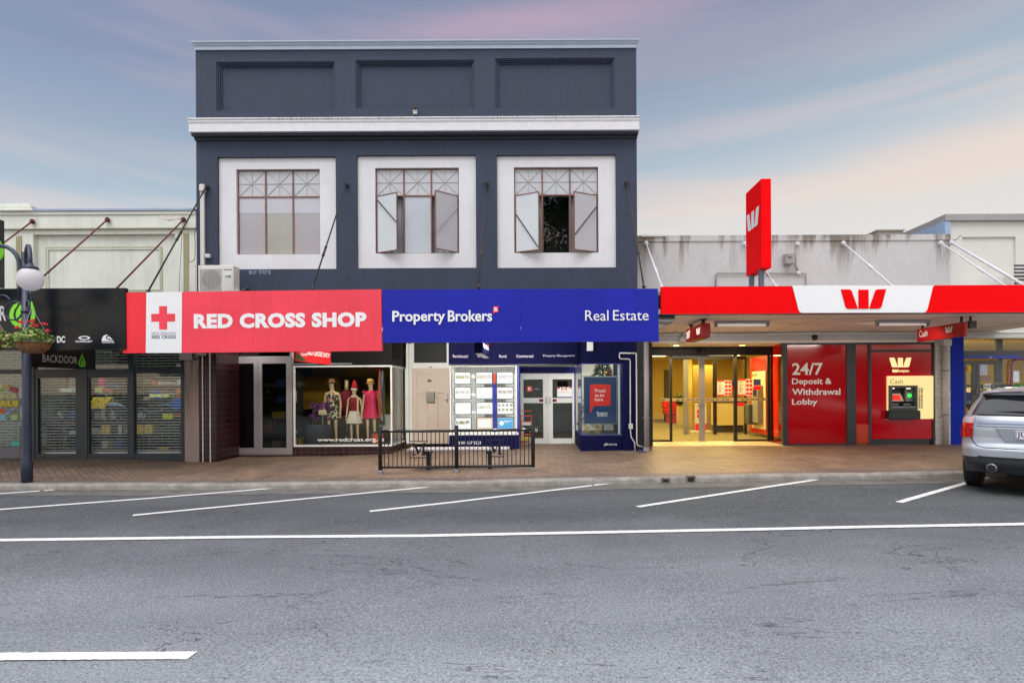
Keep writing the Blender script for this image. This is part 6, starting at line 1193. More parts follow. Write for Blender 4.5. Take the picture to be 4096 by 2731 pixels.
MB().lathe([(.085,0),(.085,.35),(.07,.42),(.066,1.0),(.062,zt_p-lz)], (lx,ly,lz), 20).build('post', m_lamp, t, True)
gY = 9.75; gp = P('la',317,567,gY); grad = 122*.38265/F*gY
MB().ball(gp, grad*.95,grad*.95,grad, 32, 20).build('globe', opal, t, True)
v = Vector((gp.x-lx, gp.y-ly, 0)); ztop_ = P('la',300,215,gY+.2).z
arm = [(lx,ly,ztop_-.75)]+[(lx+v.x*(1-math.cos(a))/2, ly+v.y*(1-math.cos(a))/2, ztop_-.42+.42*math.sin(a)) for a in [math.pi*i/10 for i in range(11)]]+[(gp.x,gp.y,gp.z+grad+.05)]
MB().tube(arm, .036, 10).build('arm', m_lamp, t, True); MB().lathe([(.12,-.01),(.11,.03),(.045,.06),(.04,.1)], (gp.x,gp.y,gp.z+grad-.02), 20).build('globe_cap', m_lamp, t, True)
lv_ = Vector((-.75,.05,0)); arm2 = [(lx-.1,ly,P('la',195,660,ly).z-.2)]+[(lx-.1+lv_.x*(1-math.cos(a))/2, ly+lv_.y*(1-math.cos(a))/2, ztop_-.35+.42*math.sin(a)) for a in [math.pi*i/10 for i in range(11)]]
MB().tube(arm2, .036, 10).build('arm', m_lamp, t, True); g2 = Vector(arm2[-1])-Vector((0,0,grad+.1)); MB().ball(g2, grad,grad,grad,24,14).build('globe', opal, t, True)
for z in (P('la',190,460,ly).z, P('la',190,610,ly).z): MB().box(lx-.14,lx,ly-.02,ly+.02,z-.015,z+.015).build('arm_clamp', m_lamp, t)
zbr = P('la',270,905,ly).z
br = MB().lathe([(.075,-.02),(.075,.02)], (lx,ly,zbr), 16)
def scroll(c, r0, r1, a0, a1, dirv, n=16):
    return [(c[0]+dirv.x*(r0+(r1-r0)*i/n)*math.cos(a0+(a1-a0)*i/n), c[1]+dirv.y*(r0+(r1-r0)*i/n)*math.cos(a0+(a1-a0)*i/n), c[2]+(r0+(r1-r0)*i/n)*math.sin(a0+(a1-a0)*i/n)) for i in range(n+1)]
vb = Vector((.75,-.66,0))
for dv, nm in ((vb,'right'),(Vector((-1,0,0)),'left')):
    b0 = Vector((lx,ly,zbr))+dv*.22
    br.tube(scroll(b0, .2, .14, math.pi*1.0, -math.pi*.9, dv), .016, 6).tube(scroll(Vector((lx,ly,zbr+.12))+dv*.42, .16, .2, math.pi*.85, math.pi*.0, dv), .016, 6)
br.build('basket_bracket', m_lamp, t, True)
def basket(c, s, label):
    t = thing('hanging_basket', c, label, 'hanging basket', 'hanging flower baskets on the lamp post'); x,y,z = c; rg = random.Random(int(abs(x)*100))
    mb_ = M('coir_liner_'+label[:6], S(128,92,62), .95, var=.5, scale=22, bump=1.2, bscale=50)
    MB().lathe([(.02,0),(.12*s,.01),(.19*s,.09),(.235*s,.2),(.22*s,.2),(.17*s,.15)], c, 24).build('coir_liner', mb_, t, True)
    MB().tube([(x+.24*s*math.cos(a),y+.24*s*math.sin(a),z+.2) for a in [2*math.pi*i/20 for i in range(21)]], .007, 5, False).build('wire_rim', m_silver, t)
    ch = MB(); top = Vector((x-.02,y,z+.78))
    for k in range(3): a = 2*math.pi*k/3+.5; ch.tube([(x+.23*s*math.cos(a),y+.23*s*math.sin(a),z+.2), top], .006, 4)
    ch.build('chain', m_silver, t)
    leaves = [MB(), MB(), MB()]
    for i in range(760):
        a = rg.uniform(0,6.283); r_ = .27*s*math.sqrt(rg.random()); hgt = rg.uniform(.2,.25+.27*(1-r_/(.31*s)))
        if rg.random() < .16: a = 3.14+rg.gauss(0,.5); r_ = rg.uniform(.22,.36)*s; hgt = rg.uniform(.1,.3)
        p = Vector((x+r_*math.cos(a)-.02,y+r_*math.sin(a),z+hgt)); q = rg.uniform(.02,.038); n = Vector((rg.gauss(0,.6),rg.gauss(-.3,.5),rg.gauss(.7,.4))).normalized(); u_ = n.orthogonal().normalized(); w_ = n.cross(u_)
        leaves[rg.choice((0,0,1,1,2))].quad(*[p+(u_*math.cos(b)+w_*math.sin(b))*q*(1 if j%2 else .75) for j, b in enumerate([2*math.pi*j/6 for j in range(6)])])
    for k, l_ in enumerate(leaves): l_.build('foliage', M('geranium_leaf_%d_%s'%(k,label[:5]), [(.08,.17,.03),(.22,.32,.06),(.30,.24,.08)][k], .6, var=.3, scale=20), t)
    m_pet = M('scarlet_petal_'+label[:5], (.62,.008,.02), .6, var=.25, scale=30)
    for cx, cz in ((-.13,.50),(-.02,.52),(.13,.48),(.17,.37),(-.17,.42),(.02,.45)):
        cy = rg.uniform(-.12,.05); fl_ = MB()
        for i in range(34):
            p = Vector((x+cx*s*1.15+rg.gauss(0,.019),y+cy+rg.gauss(0,.02),z+cz*s*.96+rg.gauss(0,.014))); q = rg.uniform(.009,.015); n = Vector((rg.gauss(0,.6),-1,rg.gauss(.3,.5))).normalized(); u_ = n.orthogonal().normalized(); w_ = n.cross(u_); fl_.quad(*[p+(u_*math.cos(b)+w_*math.sin(b))*q for b in [2*math.pi*j/5 for j in range(5)]])
        fl_.build('flower_head', m_pet, t)
    return t
bY = 9.7; bp0 = P('la',345,1345,bY); basket((bp0.x,bY,bp0.z), 1.12, 'coir hanging basket of red geraniums in front of the lamp post')
bp1 = P('la',-105,1310,10.0); basket((bp1.x,10.0,bp1.z), 1.1, 'second coir basket of plants mostly cut off by the left photo edge')
# ------------------------------------------------------------------ pedestrian barrier with bench behind
yb0 = 10.88; m_fence = M('black_enamel', (.012,.012,.014), .35, .1, var=.3, scale=14)
xp_ = [P('c4',x,1100,yb0).x for x in (52,825,1598)]; zg = [z_path(x,yb0) for x in xp_]
zb_base = [P('c4',x,yv,yb0).z for x, yv in ((55,1385),(828,1378),(1600,1366))]
t = thing('pedestrian_barrier', (xp_[1],yb0,zg[1]), 'black tubular steel pedestrian barrier with two cut out letter plates at the kerb', 'barrier')
ztop_f = [P('c4',x,yv,yb0).z for x, yv in ((50,890),(825,885),(1596,878))]
for x, z0, z1 in zip(xp_, zg, ztop_f):
    po = MB().tube([(x,yb0,z0),(x,yb0,z1-.02),(x,yb0,z1)], [.038,.038,.025], 14).build('post', m_fence, t, True); MB().box(x-.05,x+.05,yb0-.05,yb0+.05,z0-.01,z0+.075).build('foot_sleeve', m_silver, po, bev=.008)
for i in (0,1):
    a, b = xp_[i], xp_[i+1]
    za = [P('c4',x,y,yb0).z for x, y in (((65,947),(812,943)),((838,939),(1585,931)))[i]]; zl = [P('c4',x,y,yb0).z for x, y in (((75,1312),(812,1305)),((842,1303),(1585,1296)))[i]]
    MB().tube([(a,yb0,za[0]),(b,yb0,za[1])], .026, 10).build('top_rail', m_fence, t, True); MB().tube([(a,yb0,zl[0]),(b,yb0,zl[1])], .022, 10).build('bottom_rail', m_fence, t, True)
    n = 17; gx0, gx1 = ((362,522),(1132,1292))[i]
    X0, X1 = P('c4',gx0,1100,yb0).x, P('c4',gx1,1100,yb0).x
    zu, zd = P('c4',gx0,(1048,1036)[i],yb0).z, P('c4',gx0,(1213,1202)[i],yb0).z
    for k in range(1, n+1):
        x = a+(b-a)*k/(n+1); f_ = k/(n+1); zt1 = za[0]+(za[1]-za[0])*f_; zb1_ = zl[0]+(zl[1]-zl[0])*f_
        segs = [(zb1_, zt1)] if not X0+.01 < x < X1-.01 else [(zb1_, zd), (zu, zt1)]
        m = MB()
        for s0, s1 in segs: m.tube([(x,yb0,s0),(x,yb0,s1)], .0085, 6)
        m.build('baluster', m_fence, t)
    MB().box(X0-.02,X1+.02,yb0-.01,yb0+.01,zu-.008,zu+.008).box(X0-.02,X1+.02,yb0-.01,yb0+.01,zd-.008,zd+.008).build('plate_rail', m_fence, t)
    mz0, mz1 = P('c4',gx0,(1192,1182)[i],yb0).z, P('c4',gx0,(1065,1055)[i],yb0).z; x0_, x1_ = P('c4',(375,1147)[i],1100,yb0).x, P('c4',(512,1280)[i],1100,yb0).x
    Mo = [(0,1),(.22,1),(.5,.38),(.78,1),(1,1),(1,.92),(.93,.90),(.93,.1),(1,.08),(1,0),(.68,0),(.68,.08),(.75,.1),(.75,.72),(.47,.08),(.42,.08),(.16,.72),(.16,.1),(.26,.08),(.26,0),(0,0),(0,.08),(.09,.1),(.09,.9),(0,.92)]
    MB().prism([(x0_+p*(x1_-x0_), mz0+q*(mz1-mz0)) for p,q in Mo], yb0-.006, yb0+.006).build('letter_plate', m_fence, t)
sc_ = MB()
for x, y in ((165,943),(1505,929),(1215,931)): p = P('c4',x,y,yb0); sc_.ball((p.x,yb0-.006,p.z+.012), .045,.023,.016,10,6)
sc_.build('chipped_paint', M('chipped_white_paint', (.6,.6,.6), .7, var=.2), t)
yb1 = 11.12; rr = RC('c4',323,1110,1352,1165,yb1); xb_ = (rr[0]+rr[1])/2
t = thing('bench', (xb_,yb1,z_path(xb_,yb1)), 'backless bench with pale slatted seat on black legs behind the barrier', 'bench')
m_slat = M('pale_bench_slat', S(176,168,170), .5, var=.12, scale=5)
for k in range(4): MB().box(rr[0],rr[1],yb1-.02+k*.12,yb1+.085+k*.12,rr[3]-.075,rr[3]-.03).build('seat_slat', m_slat, t, bev=.008)
for a, b in ((520,556),(1143,1178)):
    x0, x1 = P('c4',a,1250,yb1+.15).x, P('c4',b,1250,yb1+.15).x; xm = (x0+x1)/2
    MB().box(x0,x1,yb1+.13,yb1+.26,z_path(xm,yb1)-.02,rr[3]-.13).build('leg', m_fence, t); MB().box(x0-.02,x1+.02,yb1-.01,yb1+.44,rr[3]-.13,rr[3]-.076).build('seat_bearer', m_fence, t)
# ------------------------------------------------------------------ listing screens in the agency window
ysn = YP+.16; rows = ['top row','second row','third row','bottom row']; cols_ = ['left','middle','right']
desc = {(0,0):'green paddock photo',(0,1):'wide house photo',(0,2):'dark roof photo',(1,0):'bright lawn photo',(1,1):'blank page, teal footer',(1,2):'pale house photo',(2,0):'nearly blank page',(2,1):'aerial house photo',(2,2):'grid of small photos',(3,0):'entrance garden photo',(3,1):'orange border',(3,2):'sky blue page'}
m_scr = M('lit_screen_white', (.06,.06,.06), .4, var=0, emit=(1,.98,.96), es=.85)
def picmat(name, cs, sc):
    m = bpy.data.materials.new(name); m.use_nodes = True; tt = m.node_tree; b = tt.nodes['Principled BSDF']; co = tt.nodes.new('ShaderNodeTexCoord').outputs['Object']; n = tt.nodes.new('ShaderNodeTexNoise'); tt.links.new(co, n.inputs[0]); n.inputs['Scale'].default_value = sc; n.inputs['Detail'].default_value = 4
    c = ramp(tt, n.outputs[0], [(.32+.36*i/(len(cs)-1), c_) for i, c_ in enumerate(cs)], 'LINEAR'); b.inputs['Base Color'].default_value = (.03,.03,.03,1); tt.links.new(c, b.inputs['Emission Color']); b.inputs['Emission Strength'].default_value = .8; return m
Wt = (.95,.93,.9)
pm_ = {(0,0):picmat('paddock', [S(190,200,110),S(230,200,160),S(160,180,90),Wt], 12),(0,1):picmat('house_row', [Wt,S(220,190,150),Wt,S(90,80,90)], 16),(0,2):picmat('roofs', [Wt,S(240,220,210),Wt,S(90,90,130)], 14),(1,0):picmat('lawn', [Wt,S(170,190,110),S(200,210,220),Wt], 11),(1,2):picmat('pale_house', [Wt,S(220,200,170),S(120,120,120),Wt], 18),(2,1):picmat('aerial', [Wt,S(150,170,80),Wt,S(150,110,90)], 22),(2,2):picmat('thumbs', [S(150,170,190),S(120,150,70),S(220,190,160)], 24),(3,0):picmat('garden', [S(150,130,120),S(110,150,60),Wt,S(210,160,100)], 13)}
m_teal = M('teal_footer', (.02,.05,.06), .5, var=0, emit=(.35,.72,.82), es=.8); m_org = M('orange_border', (.07,.03,.01), .5, var=0, emit=(.86,.48,.2), es=.9); m_skyb = M('sky_blue_page', (.01,.03,.06), .5, var=0, emit=(.08,.40,.75), es=.9)
wires = MB()
for j in range(3):
    for i in range(4):
        x0 = (92,572,1038)[j]+5*i; x1 = (474,956,1422)[j]+4*i; y0 = (205,545,884,1222)[i]-(0,3,5)[j]; y1 = y0+282
        rr = RC('scr',x0,y0,x1,y1,ysn); t = thing('listing_screen', ((rr[0]+rr[1])/2,ysn,rr[2]), 'lit listing screen with %s, %s of the %s in the window'%(desc[(i,j)],cols_[j],rows[i]), 'screen', 'lit listing screens in the agency window')
        MB().frame(rr, .018, ysn-.014, ysn+.012).build('frame', m_black, t); q_ = (rr[0]+.018,rr[1]-.018,rr[2]+.018,rr[3]-.018); bx('page', q_, ysn-.004, ysn+.004, m_scr, t)
        w_, h_ = q_[1]-q_[0], q_[3]-q_[2]; R_ = lambda a,b,c,d: (q_[0]+a*w_,q_[0]+b*w_,q_[2]+c*h_,q_[2]+d*h_)
        if (i,j) == (3,2):
            bx('blue_page', R_(.02,.98,.03,.97), ysn-.006, ysn-.0045, m_skyb, t); MB().lathe([(.06,0),(.06,.002)], (0,0,0), 20).build('white_disc', m_scr, t, mtx=Matrix.Translation((q_[0]+.25*w_,ysn-.008,q_[2]+.52*h_)) @ Matrix.Rotation(R(90),4,'X'))
            text('page_lettering', 'Most Satisfied', R_(.42,.9,.68,.78), ysn-.008, m_wh, t, .02); text('page_lettering', 'Customers', R_(.42,.75,.56,.66), ysn-.008, m_wh, t, .02)
        elif (i,j) == (3,1): MB().frame(R_(.03,.97,.04,.96), .022, ysn-.006, ysn-.0045).build('orange_border', m_org, t)
        elif (i,j) == (2,2):
            for a in range(4):
                for b in range(2): bx('photo', R_(.03+.25*a,.21+.25*a,.25+.42*b,.46+.42*b), ysn-.006, ysn-.0045, pm_[(2,2)], t)
        else:
            if (i,j) in pm_: bx('photo', R_(.05,.62,.46,.72), ysn-.006, ysn-.0045, pm_[(i,j)], t); bx('photo', R_(.65,.94,.48,.60), ysn-.006, ysn-.0045, pm_[(i,j)], t); bx('photo', R_(.65,.94,.62,.74), ysn-.006, ysn-.0045, pm_[(i,j)], t)
            if (i,j) != (2,0): bx('footer', R_(.06,.9 if (i,j)!=(1,1) else .98,.03,.055 if (i,j)!=(1,1) else .1), ysn-.006, ysn-.0045, m_teal, t)
        for f_ in (.31,.68): x = rr[0]+(rr[1]-rr[0])*f_; wires.tube([(x,ysn,rr[3]),(x,ysn,rr[3]+(.14 if i else .22))], .003, 4)
wires.build('hanging_wires', m_iron, lw)
light('window_lamp', 'AREA', ((LWX[0]+LWX[1])/2,YP+.35,LWX[3]-.04), 4, (1,.97,.93), LWX[1]-LWX[0]-.2, (R(-12),0,0), .3)
light('screen_glow', 'AREA', ((LWX[0]+LWX[1])/2,YP+.12,(LWX[2]+LWX[3])/2), 7, (1,.97,.93), LWX[1]-LWX[0]-.3, (R(90),0,0), .9)
fb = thing('feather_banner', P('scr',1000,2300,YP+.6), 'royal blue and orange feather banner hanging behind the listing screens', 'banner')
MB().sheet(lambda x,z: (x,YP+.5+.03*math.sin(x*40),z), [P('scr',k,900,YP+.5).x for k in range(948,1050,8)], [LWX[2],P('scr',1000,700,YP+.5).z,P('scr',1000,250,YP+.5).z]).build('cloth', M('royal_blue_cloth', S(60,64,160), .8, var=.1), fb)
MB().box(P('scr',975,900,YP+.46).x,P('scr',1030,900,YP+.46).x,YP+.455,YP+.46,P('scr',1000,470,YP+.46).z,P('scr',1000,255,YP+.46).z).build('orange_band', M('orange_cloth', S(226,84,30), .8, var=.1), fb)
# ------------------------------------------------------------------ leaflet rack
yl_ = YPD-.35; rr = RC('c4',1466,785,1590,1090,yl_); z0 = z_path(rr[0],yl_)
t = thing('leaflet_rack', ((rr[0]+rr[1])/2,yl_,z0), 'orange wire leaflet rack with papers beside the white office doors', 'rack'); m_or = M('orange_wire', (.75,.1,.03), .45, var=.1)
fr = MB()
for x in (rr[0]+.02,rr[1]-.02):
    for y in (yl_,yl_+.22): fr.tube([(x,y,z0),(x,y,rr[3]-(.0 if y>yl_ else .06))], .008, 6)
for z in (rr[3]-.02,rr[2]+.28,rr[2]+.62,rr[2]+.9,z0+.08): fr.tube([(rr[0]+.02,yl_,z),(rr[1]-.02,yl_,z),(rr[1]-.02,yl_+.22,z),(rr[0]+.02,yl_+.22,z),(rr[0]+.02,yl_,z)], .006, 5)
fr.build('wire_frame', m_or, t)
for nm, za, cl_ in (('paper_stack',870,(.8,.78,.8)),('magazine_stack',1025,S(206,190,90))):
    z = P('c4',1530,za+15,yl_).z; rg = random.Random(za); m = MB()
    for k in range(7): a = rg.uniform(-.03,.03); m.box(rr[0]+.03+a*.5,rr[1]-.04+a,yl_+.01,yl_+.2,z+.012*k,z+.012*k+.009)
    m.build(nm, M(nm, cl_, .7, var=.2, scale=20), t)
# ------------------------------------------------------------------ hanging poster, christmas tree, tinsel in the corner window
yo = YP2+.12; rr = RC('c5',672,450,1047,980,yo)
t = thing('poster', ((rr[0]+rr[1])/2,yo,rr[2]), 'navy hanging poster with a red speech bubble in the corner window', 'poster')
po = bx('poster_sheet', rr, yo, yo+.008, M('poster_navy', S(22,54,98), .45, var=.08, scale=2), t); MB().frame((rr[0]-.006,rr[1]+.006,rr[2]-.01,rr[3]+.01), .012, yo-.006, yo+.012).build('poster_frame', m_silver, t)
MB().box(rr[0]-.02,rr[1]+.02,yo-.01,yo+.015,rr[3]+.011,rr[3]+.03).build('top_rail', m_silver, t)
v5 = lambda x,y: (P('c5',x,y,yo).x, P('c5',x,y,yo).z)
MB().prism([v5(*q) for q in ((740,842),(740,545),(745,536),(755,532),(962,533),(972,537),(977,547),(977,762),(972,772),(962,776),(795,777),(780,790),(757,848),(748,853),(742,850))], yo-.003, yo-.0005).build('speech_bubble', M('poster_red', (.62,.02,.015), .45, var=.04), t)
for s_, a in (('Proud',(798,584,914,624)),('to be',(798,639,902,674)),('here',(798,688,888,722)),('Property',(820,842,944,884)),('Brokers',(828,872,936,898))): text('poster_lettering', s_, RC('c5',a[0],a[1],a[2],a[3],yo), yo-.0045, m_wh, t, .002)
ytr = YP2+.95; tc_ = P('c5',885,300,ytr); zt0 = zt_+.01 if False else bb[3]+.01
t = thing('christmas_tree', (tc_.x,ytr,zt0), 'decorated artificial christmas tree behind the hanging poster', 'christmas tree'); tz1 = 2.62; rg = random.Random(4)
MB().tube([(tc_.x,ytr,zt0),(tc_.x,ytr,tz1)], .02, 6).build('trunk', M('brown_stem', (.06,.035,.02), .8), t)
nd = MB()
for i in range(3600):
    f_ = rg.random()**.8; z = zt0+.25+(tz1-zt0-.25)*f_; rad = .62*(1-f_)+.05; a = rg.uniform(0,6.283); r1 = rad*rg.uniform(.5,1); p = Vector((tc_.x+r1*math.cos(a),ytr+r1*math.sin(a),z-.1*(r1/rad))); d_ = Vector((math.cos(a),math.sin(a),-.25+rg.gauss(0,.5))).normalized()*rg.uniform(.06,.13); s_ = d_.cross(Vector((rg.gauss(0,1),rg.gauss(0,1),1))).normalized()*.012; nd.quad(p-s_, p+s_, p+d_)
nd.build('foliage', M('fir_green', (.02,.07,.03), .7, var=.4, scale=15), t)
for i in range(26):
    f_ = rg.random(); z = zt0+.3+(tz1-zt0-.4)*f_; rad = .62*(1-f_)+.05; a = rg.uniform(3.3,6.1); MB().ball((tc_.x+rad*math.cos(a),ytr+rad*math.sin(a),z), .035,.035,.035,10,6).build('bauble', M('bauble_%d'%i, rg.choice([(.5,.01,.03),(.3,.02,.05),(.6,.35,.05),(.4,.42,.45)]), .2, .5, var=0), t, True)
for k,(a,b) in enumerate((((655,1000),(760,1095)),((780,1000),(880,1095)))):
    ti = MB(); rg = random.Random(k)
    for i in range(260): q_ = P('c5',(a[0]+b[0])/2+rg.gauss(0,22),rg.uniform(a[1],b[1]),YP2+.2); s_ = .012; ti.quad(q_, q_+Vector((rg.uniform(-s_,s_),0,rg.uniform(-s_,s_)*2)), q_+Vector((rg.uniform(-s_,s_)*2,.01,rg.uniform(-s_,s_))))
    tag(ti.build('tinsel', M('gold_tinsel_%d'%k, (.7,.4,.04), .25, .6, var=.5, scale=60)), ('gold and red tinsel hanging under the left half of the navy poster','gold and red tinsel hanging under the right half of the navy poster')[k], 'tinsel')
light('corner_window_lamp', 'AREA', (tc_.x+.1,YP2+.7,2.85), 30, (1,.9,.75), .6, (0,0,0))

# fill lamps added under the main canopy, unseen behind the sign boards, brightening doors
zsf = ft-.60
for x, y, pw, cl_, lb_ in ((-.6,10.95,75,(1,.97,.92),'added fluorescent batten under the canopy behind the blue sign'),(-3.0,10.95,130,(1,.93,.84),'added fluorescent batten under the canopy between the coral and blue signs'),(-6.2,10.95,13,(1,.9,.8),'added fluorescent batten under the canopy behind the coral red sign'),(1.6,10.95,16,(1,.97,.92),'added fluorescent batten under the canopy above the corner window')):
    t = thing('added_canopy_lamp', (x,y,zsf), lb_, 'light fitting', 'added battens under the main canopy'); MB().box(x-.6,x+.6,y-.06,y+.06,zsf-.05,zsf-.002).build('body', m_pvc, t)
    MB().tube([(x-.56,y,zsf-.075),(x+.56,y,zsf-.075)], .018, 8).build('tube', M('added_lit_tube_%d'%int(x*10), (.9,.9,.9), .4, var=0, emit=cl_, es=6), t, True)
    light('added_canopy_fill', 'AREA', (x,y+.08,zsf-.11), pw, cl_, 1.1, (R(74),0,0), .12, parent=t)
light('office_fill', 'AREA', (.3,17.2,3.0), 90, (1,.97,.9), 1.5, (0,0,0), 1.0)  # added area light, no lamp seen, lifts the office behind the door glass
# ------------------------------------------------------------------ shop window mannequins
def skin_body(name, joints, edges, mat, parent, sub=2):
    me = bpy.data.meshes.new(name); me.from_pydata([j[0] for j in joints], edges, []); ob = bpy.data.objects.new('tmp', me); C.objects.link(ob)
    ob.modifiers.new('s', 'SKIN'); ob.modifiers.new('d', 'SUBSURF').levels = sub
    sv = me.skin_vertices[0].data
    for k, (p, r) in enumerate(joints): sv[k].radius = (r, r*.85) if not isinstance(r, tuple) else r; sv[k].use_root = (k == 0)
    dg = bpy.context.evaluated_depsgraph_get(); dg.update(); m2 = bpy.data.meshes.new_from_object(ob.evaluated_get(dg)); bpy.data.objects.remove(ob); m2.materials.clear()
    for f in m2.polygons: f.use_smooth = True
    return link(name, m2, mat, parent)
m_mskin = M('mannequin_skin', S(206,176,140), .5, var=.05)
ZM = bz+.03; YM = 15.0
def mannequin(u_, v_top, v_bot, label, face=0., head=True, arm=None):
    p0 = P('mq',u_,v_bot,YM); zt = P('mq',u_,v_top,YM).z; hgt = zt-ZM; k = hgt/1.75; x, z = p0.x, ZM
    t = thing('mannequin', (x,YM,z), label, 'mannequin', 'mannequins in the charity shop window')
    J = lambda a,b,c: (x+a*k, YM+b*k, z+c*k)
    jt = [(J(0,0,.95),.13*k),(J(0,0,1.12),.105*k),(J(0,0,1.32),.13*k),(J(0,.0,1.45),.055*k),(J(0,-.01,1.53),.05*k),
          (J(.09,0,.88),.085*k),(J(.10,-.02,.5),.055*k),(J(.10,.02,.1),.034*k),(J(.10,-.09,.03),.03*k),
          (J(-.09,0,.88),.085*k),(J(-.10,-.02,.5),.055*k),(J(-.10,.02,.1),.034*k),(J(-.10,-.09,.03),.03*k),
          (J(.18,0,1.40),.05*k),(J(.23,.03,1.12),.04*k),(J(.24,-.04,.87),.028*k),(J(.245,-.05,.78),.03*k),
          (J(-.18,0,1.40),.05*k),(J(-.23,.03,1.12),.04*k),(J(-.24,-.04,.87),.028*k),(J(-.245,-.05,.78),.03*k)]
    ed = [(0,1),(1,2),(2,3),(3,4),(0,5),(5,6),(6,7),(7,8),(0,9),(9,10),(10,11),(11,12),(2,13),(13,14),(14,15),(15,16),(2,17),(17,18),(18,19),(19,20)]
    if head:
        hx = .02*math.sin(face); jt += [(J(hx,-.02,1.62),.085*k),(J(hx,-.01,1.71),.075*k)]; ed += [(4,21),(21,22)]
    b = skin_body('body', jt, ed, m_mskin, t)
    if head:
        MB().ball(J(.03*math.sin(face),-.02-.085*math.cos(face),1.615), .012*k,.02*k,.02*k,8,6).build('nose', m_mskin, t, True)
    for sx in (.245,-.245):
        fg = MB()
        for i in range(4): fg.tube([J(sx+(i-1.5)*.012,-.05-(i-1.5)*.006,.76), J(sx+(i-1.5)*.014,-.06,.715-.008*(i%2)), J(sx+(i-1.5)*.014,-.052,.68+.006*abs(i-1.5))], [.009*k,.008*k,.006*k], 6)
        fg.tube([J(sx,-.075,.78), J(sx*.97,-.1,.745)], .008*k, 6); fg.build('fingers', m_mskin, t, True)
    return t, J, k
def garment(name, prof, J, k, mat, t, sx=1., sy=.72, ruff=0):
    m = MB(); c = J(0,0,0); n = 40
    for r, z in prof:
        for j in range(n):
            a = 2*math.pi*j/n; rr = r*k*(1+ruff*math.sin(a*9)*(1 if z < 1.0 else .3)); m.v.append((c[0]+rr*sx*math.cos(a), c[1]+rr*sy*math.sin(a), c[2]+z*k))
    for i in range(len(prof)-1):
        for j in range(n): m.f.append((i*n+j, i*n+(j+1)%n, (i+1)*n+(j+1)%n, (i+1)*n+j))
    return m.build(name, mat, t, True)
def flormat(name, cs, sc):
    m = bpy.data.materials.new(name); m.use_nodes = True; tt = m.node_tree; b = tt.nodes['Principled BSDF']; co = tt.nodes.new('ShaderNodeTexCoord').outputs['Object']; n = tt.nodes.new('ShaderNodeTexVoronoi'); tt.links.new(co, n.inputs[0]); n.inputs['Scale'].default_value = sc
    s = tt.nodes.new('ShaderNodeSeparateColor'); tt.links.new(n.outputs['Color'], s.inputs[0]); tt.links.new(ramp(tt, s.outputs[0], [(i/len(cs), c) for i, c in enumerate(cs)], 'CONSTANT'), b.inputs['Base Color']); b.inputs['Roughness'].default_value = .8; return m
t, J, k = mannequin(455, 432, 1325, 'mannequin in a dark floral dress and brown hat at the left of the window', face=-1.2)
garment('floral_dress', [(.10,1.42),(.15,1.36),(.165,1.25),(.14,1.12),(.16,1.0),(.205,.86),(.215,.72),(.21,.66)], J, k, flormat('dark_floral', [S(20,34,40),S(24,44,46),S(30,40,50),S(190,130,110),S(70,110,90),S(200,190,170)], 26), t)
MB().lathe([(.16*k,0),(.155*k,.012),(.085*k,.02),(.08*k,.09),(.05*k,.11)], J(-.0,-.02,1.70), 24).build('hat', M('brown_felt', S(96,66,44), .9, var=.1), t, True)
t, J, k = mannequin(762, 520, 1325, 'mannequin in a red santa hat, red top and white lace skirt in the middle', face=.2)
garment('red_top', [(.09,1.46),(.17,1.40),(.175,1.28),(.15,1.12),(.155,1.0),(.15,.98)], J, k, M('crimson_knit', S(130,18,34), .85, var=.1), t); garment('lace_skirt', [(.145,1.02),(.17,.95),(.215,.8),(.25,.64),(.255,.60)], J, k, M('white_lace', S(206,196,180), .9, var=.2, scale=40), t, ruff=.03)
MB().lathe([(.10*k,0),(.105*k,.02),(.10*k,.05)], J(0,-.01,1.66), 20).build('hat_fur', M('white_fur', S(216,206,204), .95, var=.1, bump=.8), t, True); MB().lathe([(.095*k,.05),(.09*k,.12),(.06*k,.2),(.02*k,.26)], J(.01,-.01,1.66), 20).build('santa_hat', M('santa_red', S(170,16,28), .9, var=.1), t, True)
garment('scarf', [(.09,1.50),(.11,1.47),(.12,1.43)], J, k, M('cream_scarf', S(200,184,160), .9, var=.1), t); MB().box(J(.12,0,0)[0],J(.17,0,0)[0],YM-.13*k,YM-.11*k,J(0,0,.85)[2],J(0,0,1.44)[2]).build('scarf_tail', M('cream_scarf2', S(206,190,170), .9, var=.1), t)
t, J, k = mannequin(995, 425, 1325, 'mannequin in a bright pink ruffled dress and straw hat at the right', face=-.5)
pk_ = M('magenta_silk', S(206,24,80), .5, var=.2, scale=14)
garment('pink_dress', [(.08,1.47),(.16,1.42),(.175,1.3),(.155,1.12),(.175,.98),(.205,.85),(.225,.72),(.235,.68)], J, k, pk_, t, ruff=.025)
for sx in (-1,1): 
    rf = MB()
    for i in range(9): a = random.uniform(0,6.28); rf.ball(J(sx*(.19+.03*math.cos(a)),.03*math.sin(a)-.02,1.40+.03*math.sin(a*2)), .045*k,.04*k,.035*k,8,5)
    rf.build('ruffled_sleeve', pk_, t, True)
MB().lathe([(.135*k,0),(.13*k,.012),(.092*k,.02),(.09*k,.1),(.06*k,.125)], J(-.01,-.02,1.67), 24).build('straw_hat', M('straw', S(206,160,84), .9, var=.15, scale=60), t, True); MB().lathe([(.0945*k,.02),(.0935*k,.055)], J(-.01,-.02,1.67), 24).build('hat_band', M('brown_band', S(130,76,40), .8, var=.05), t, True)
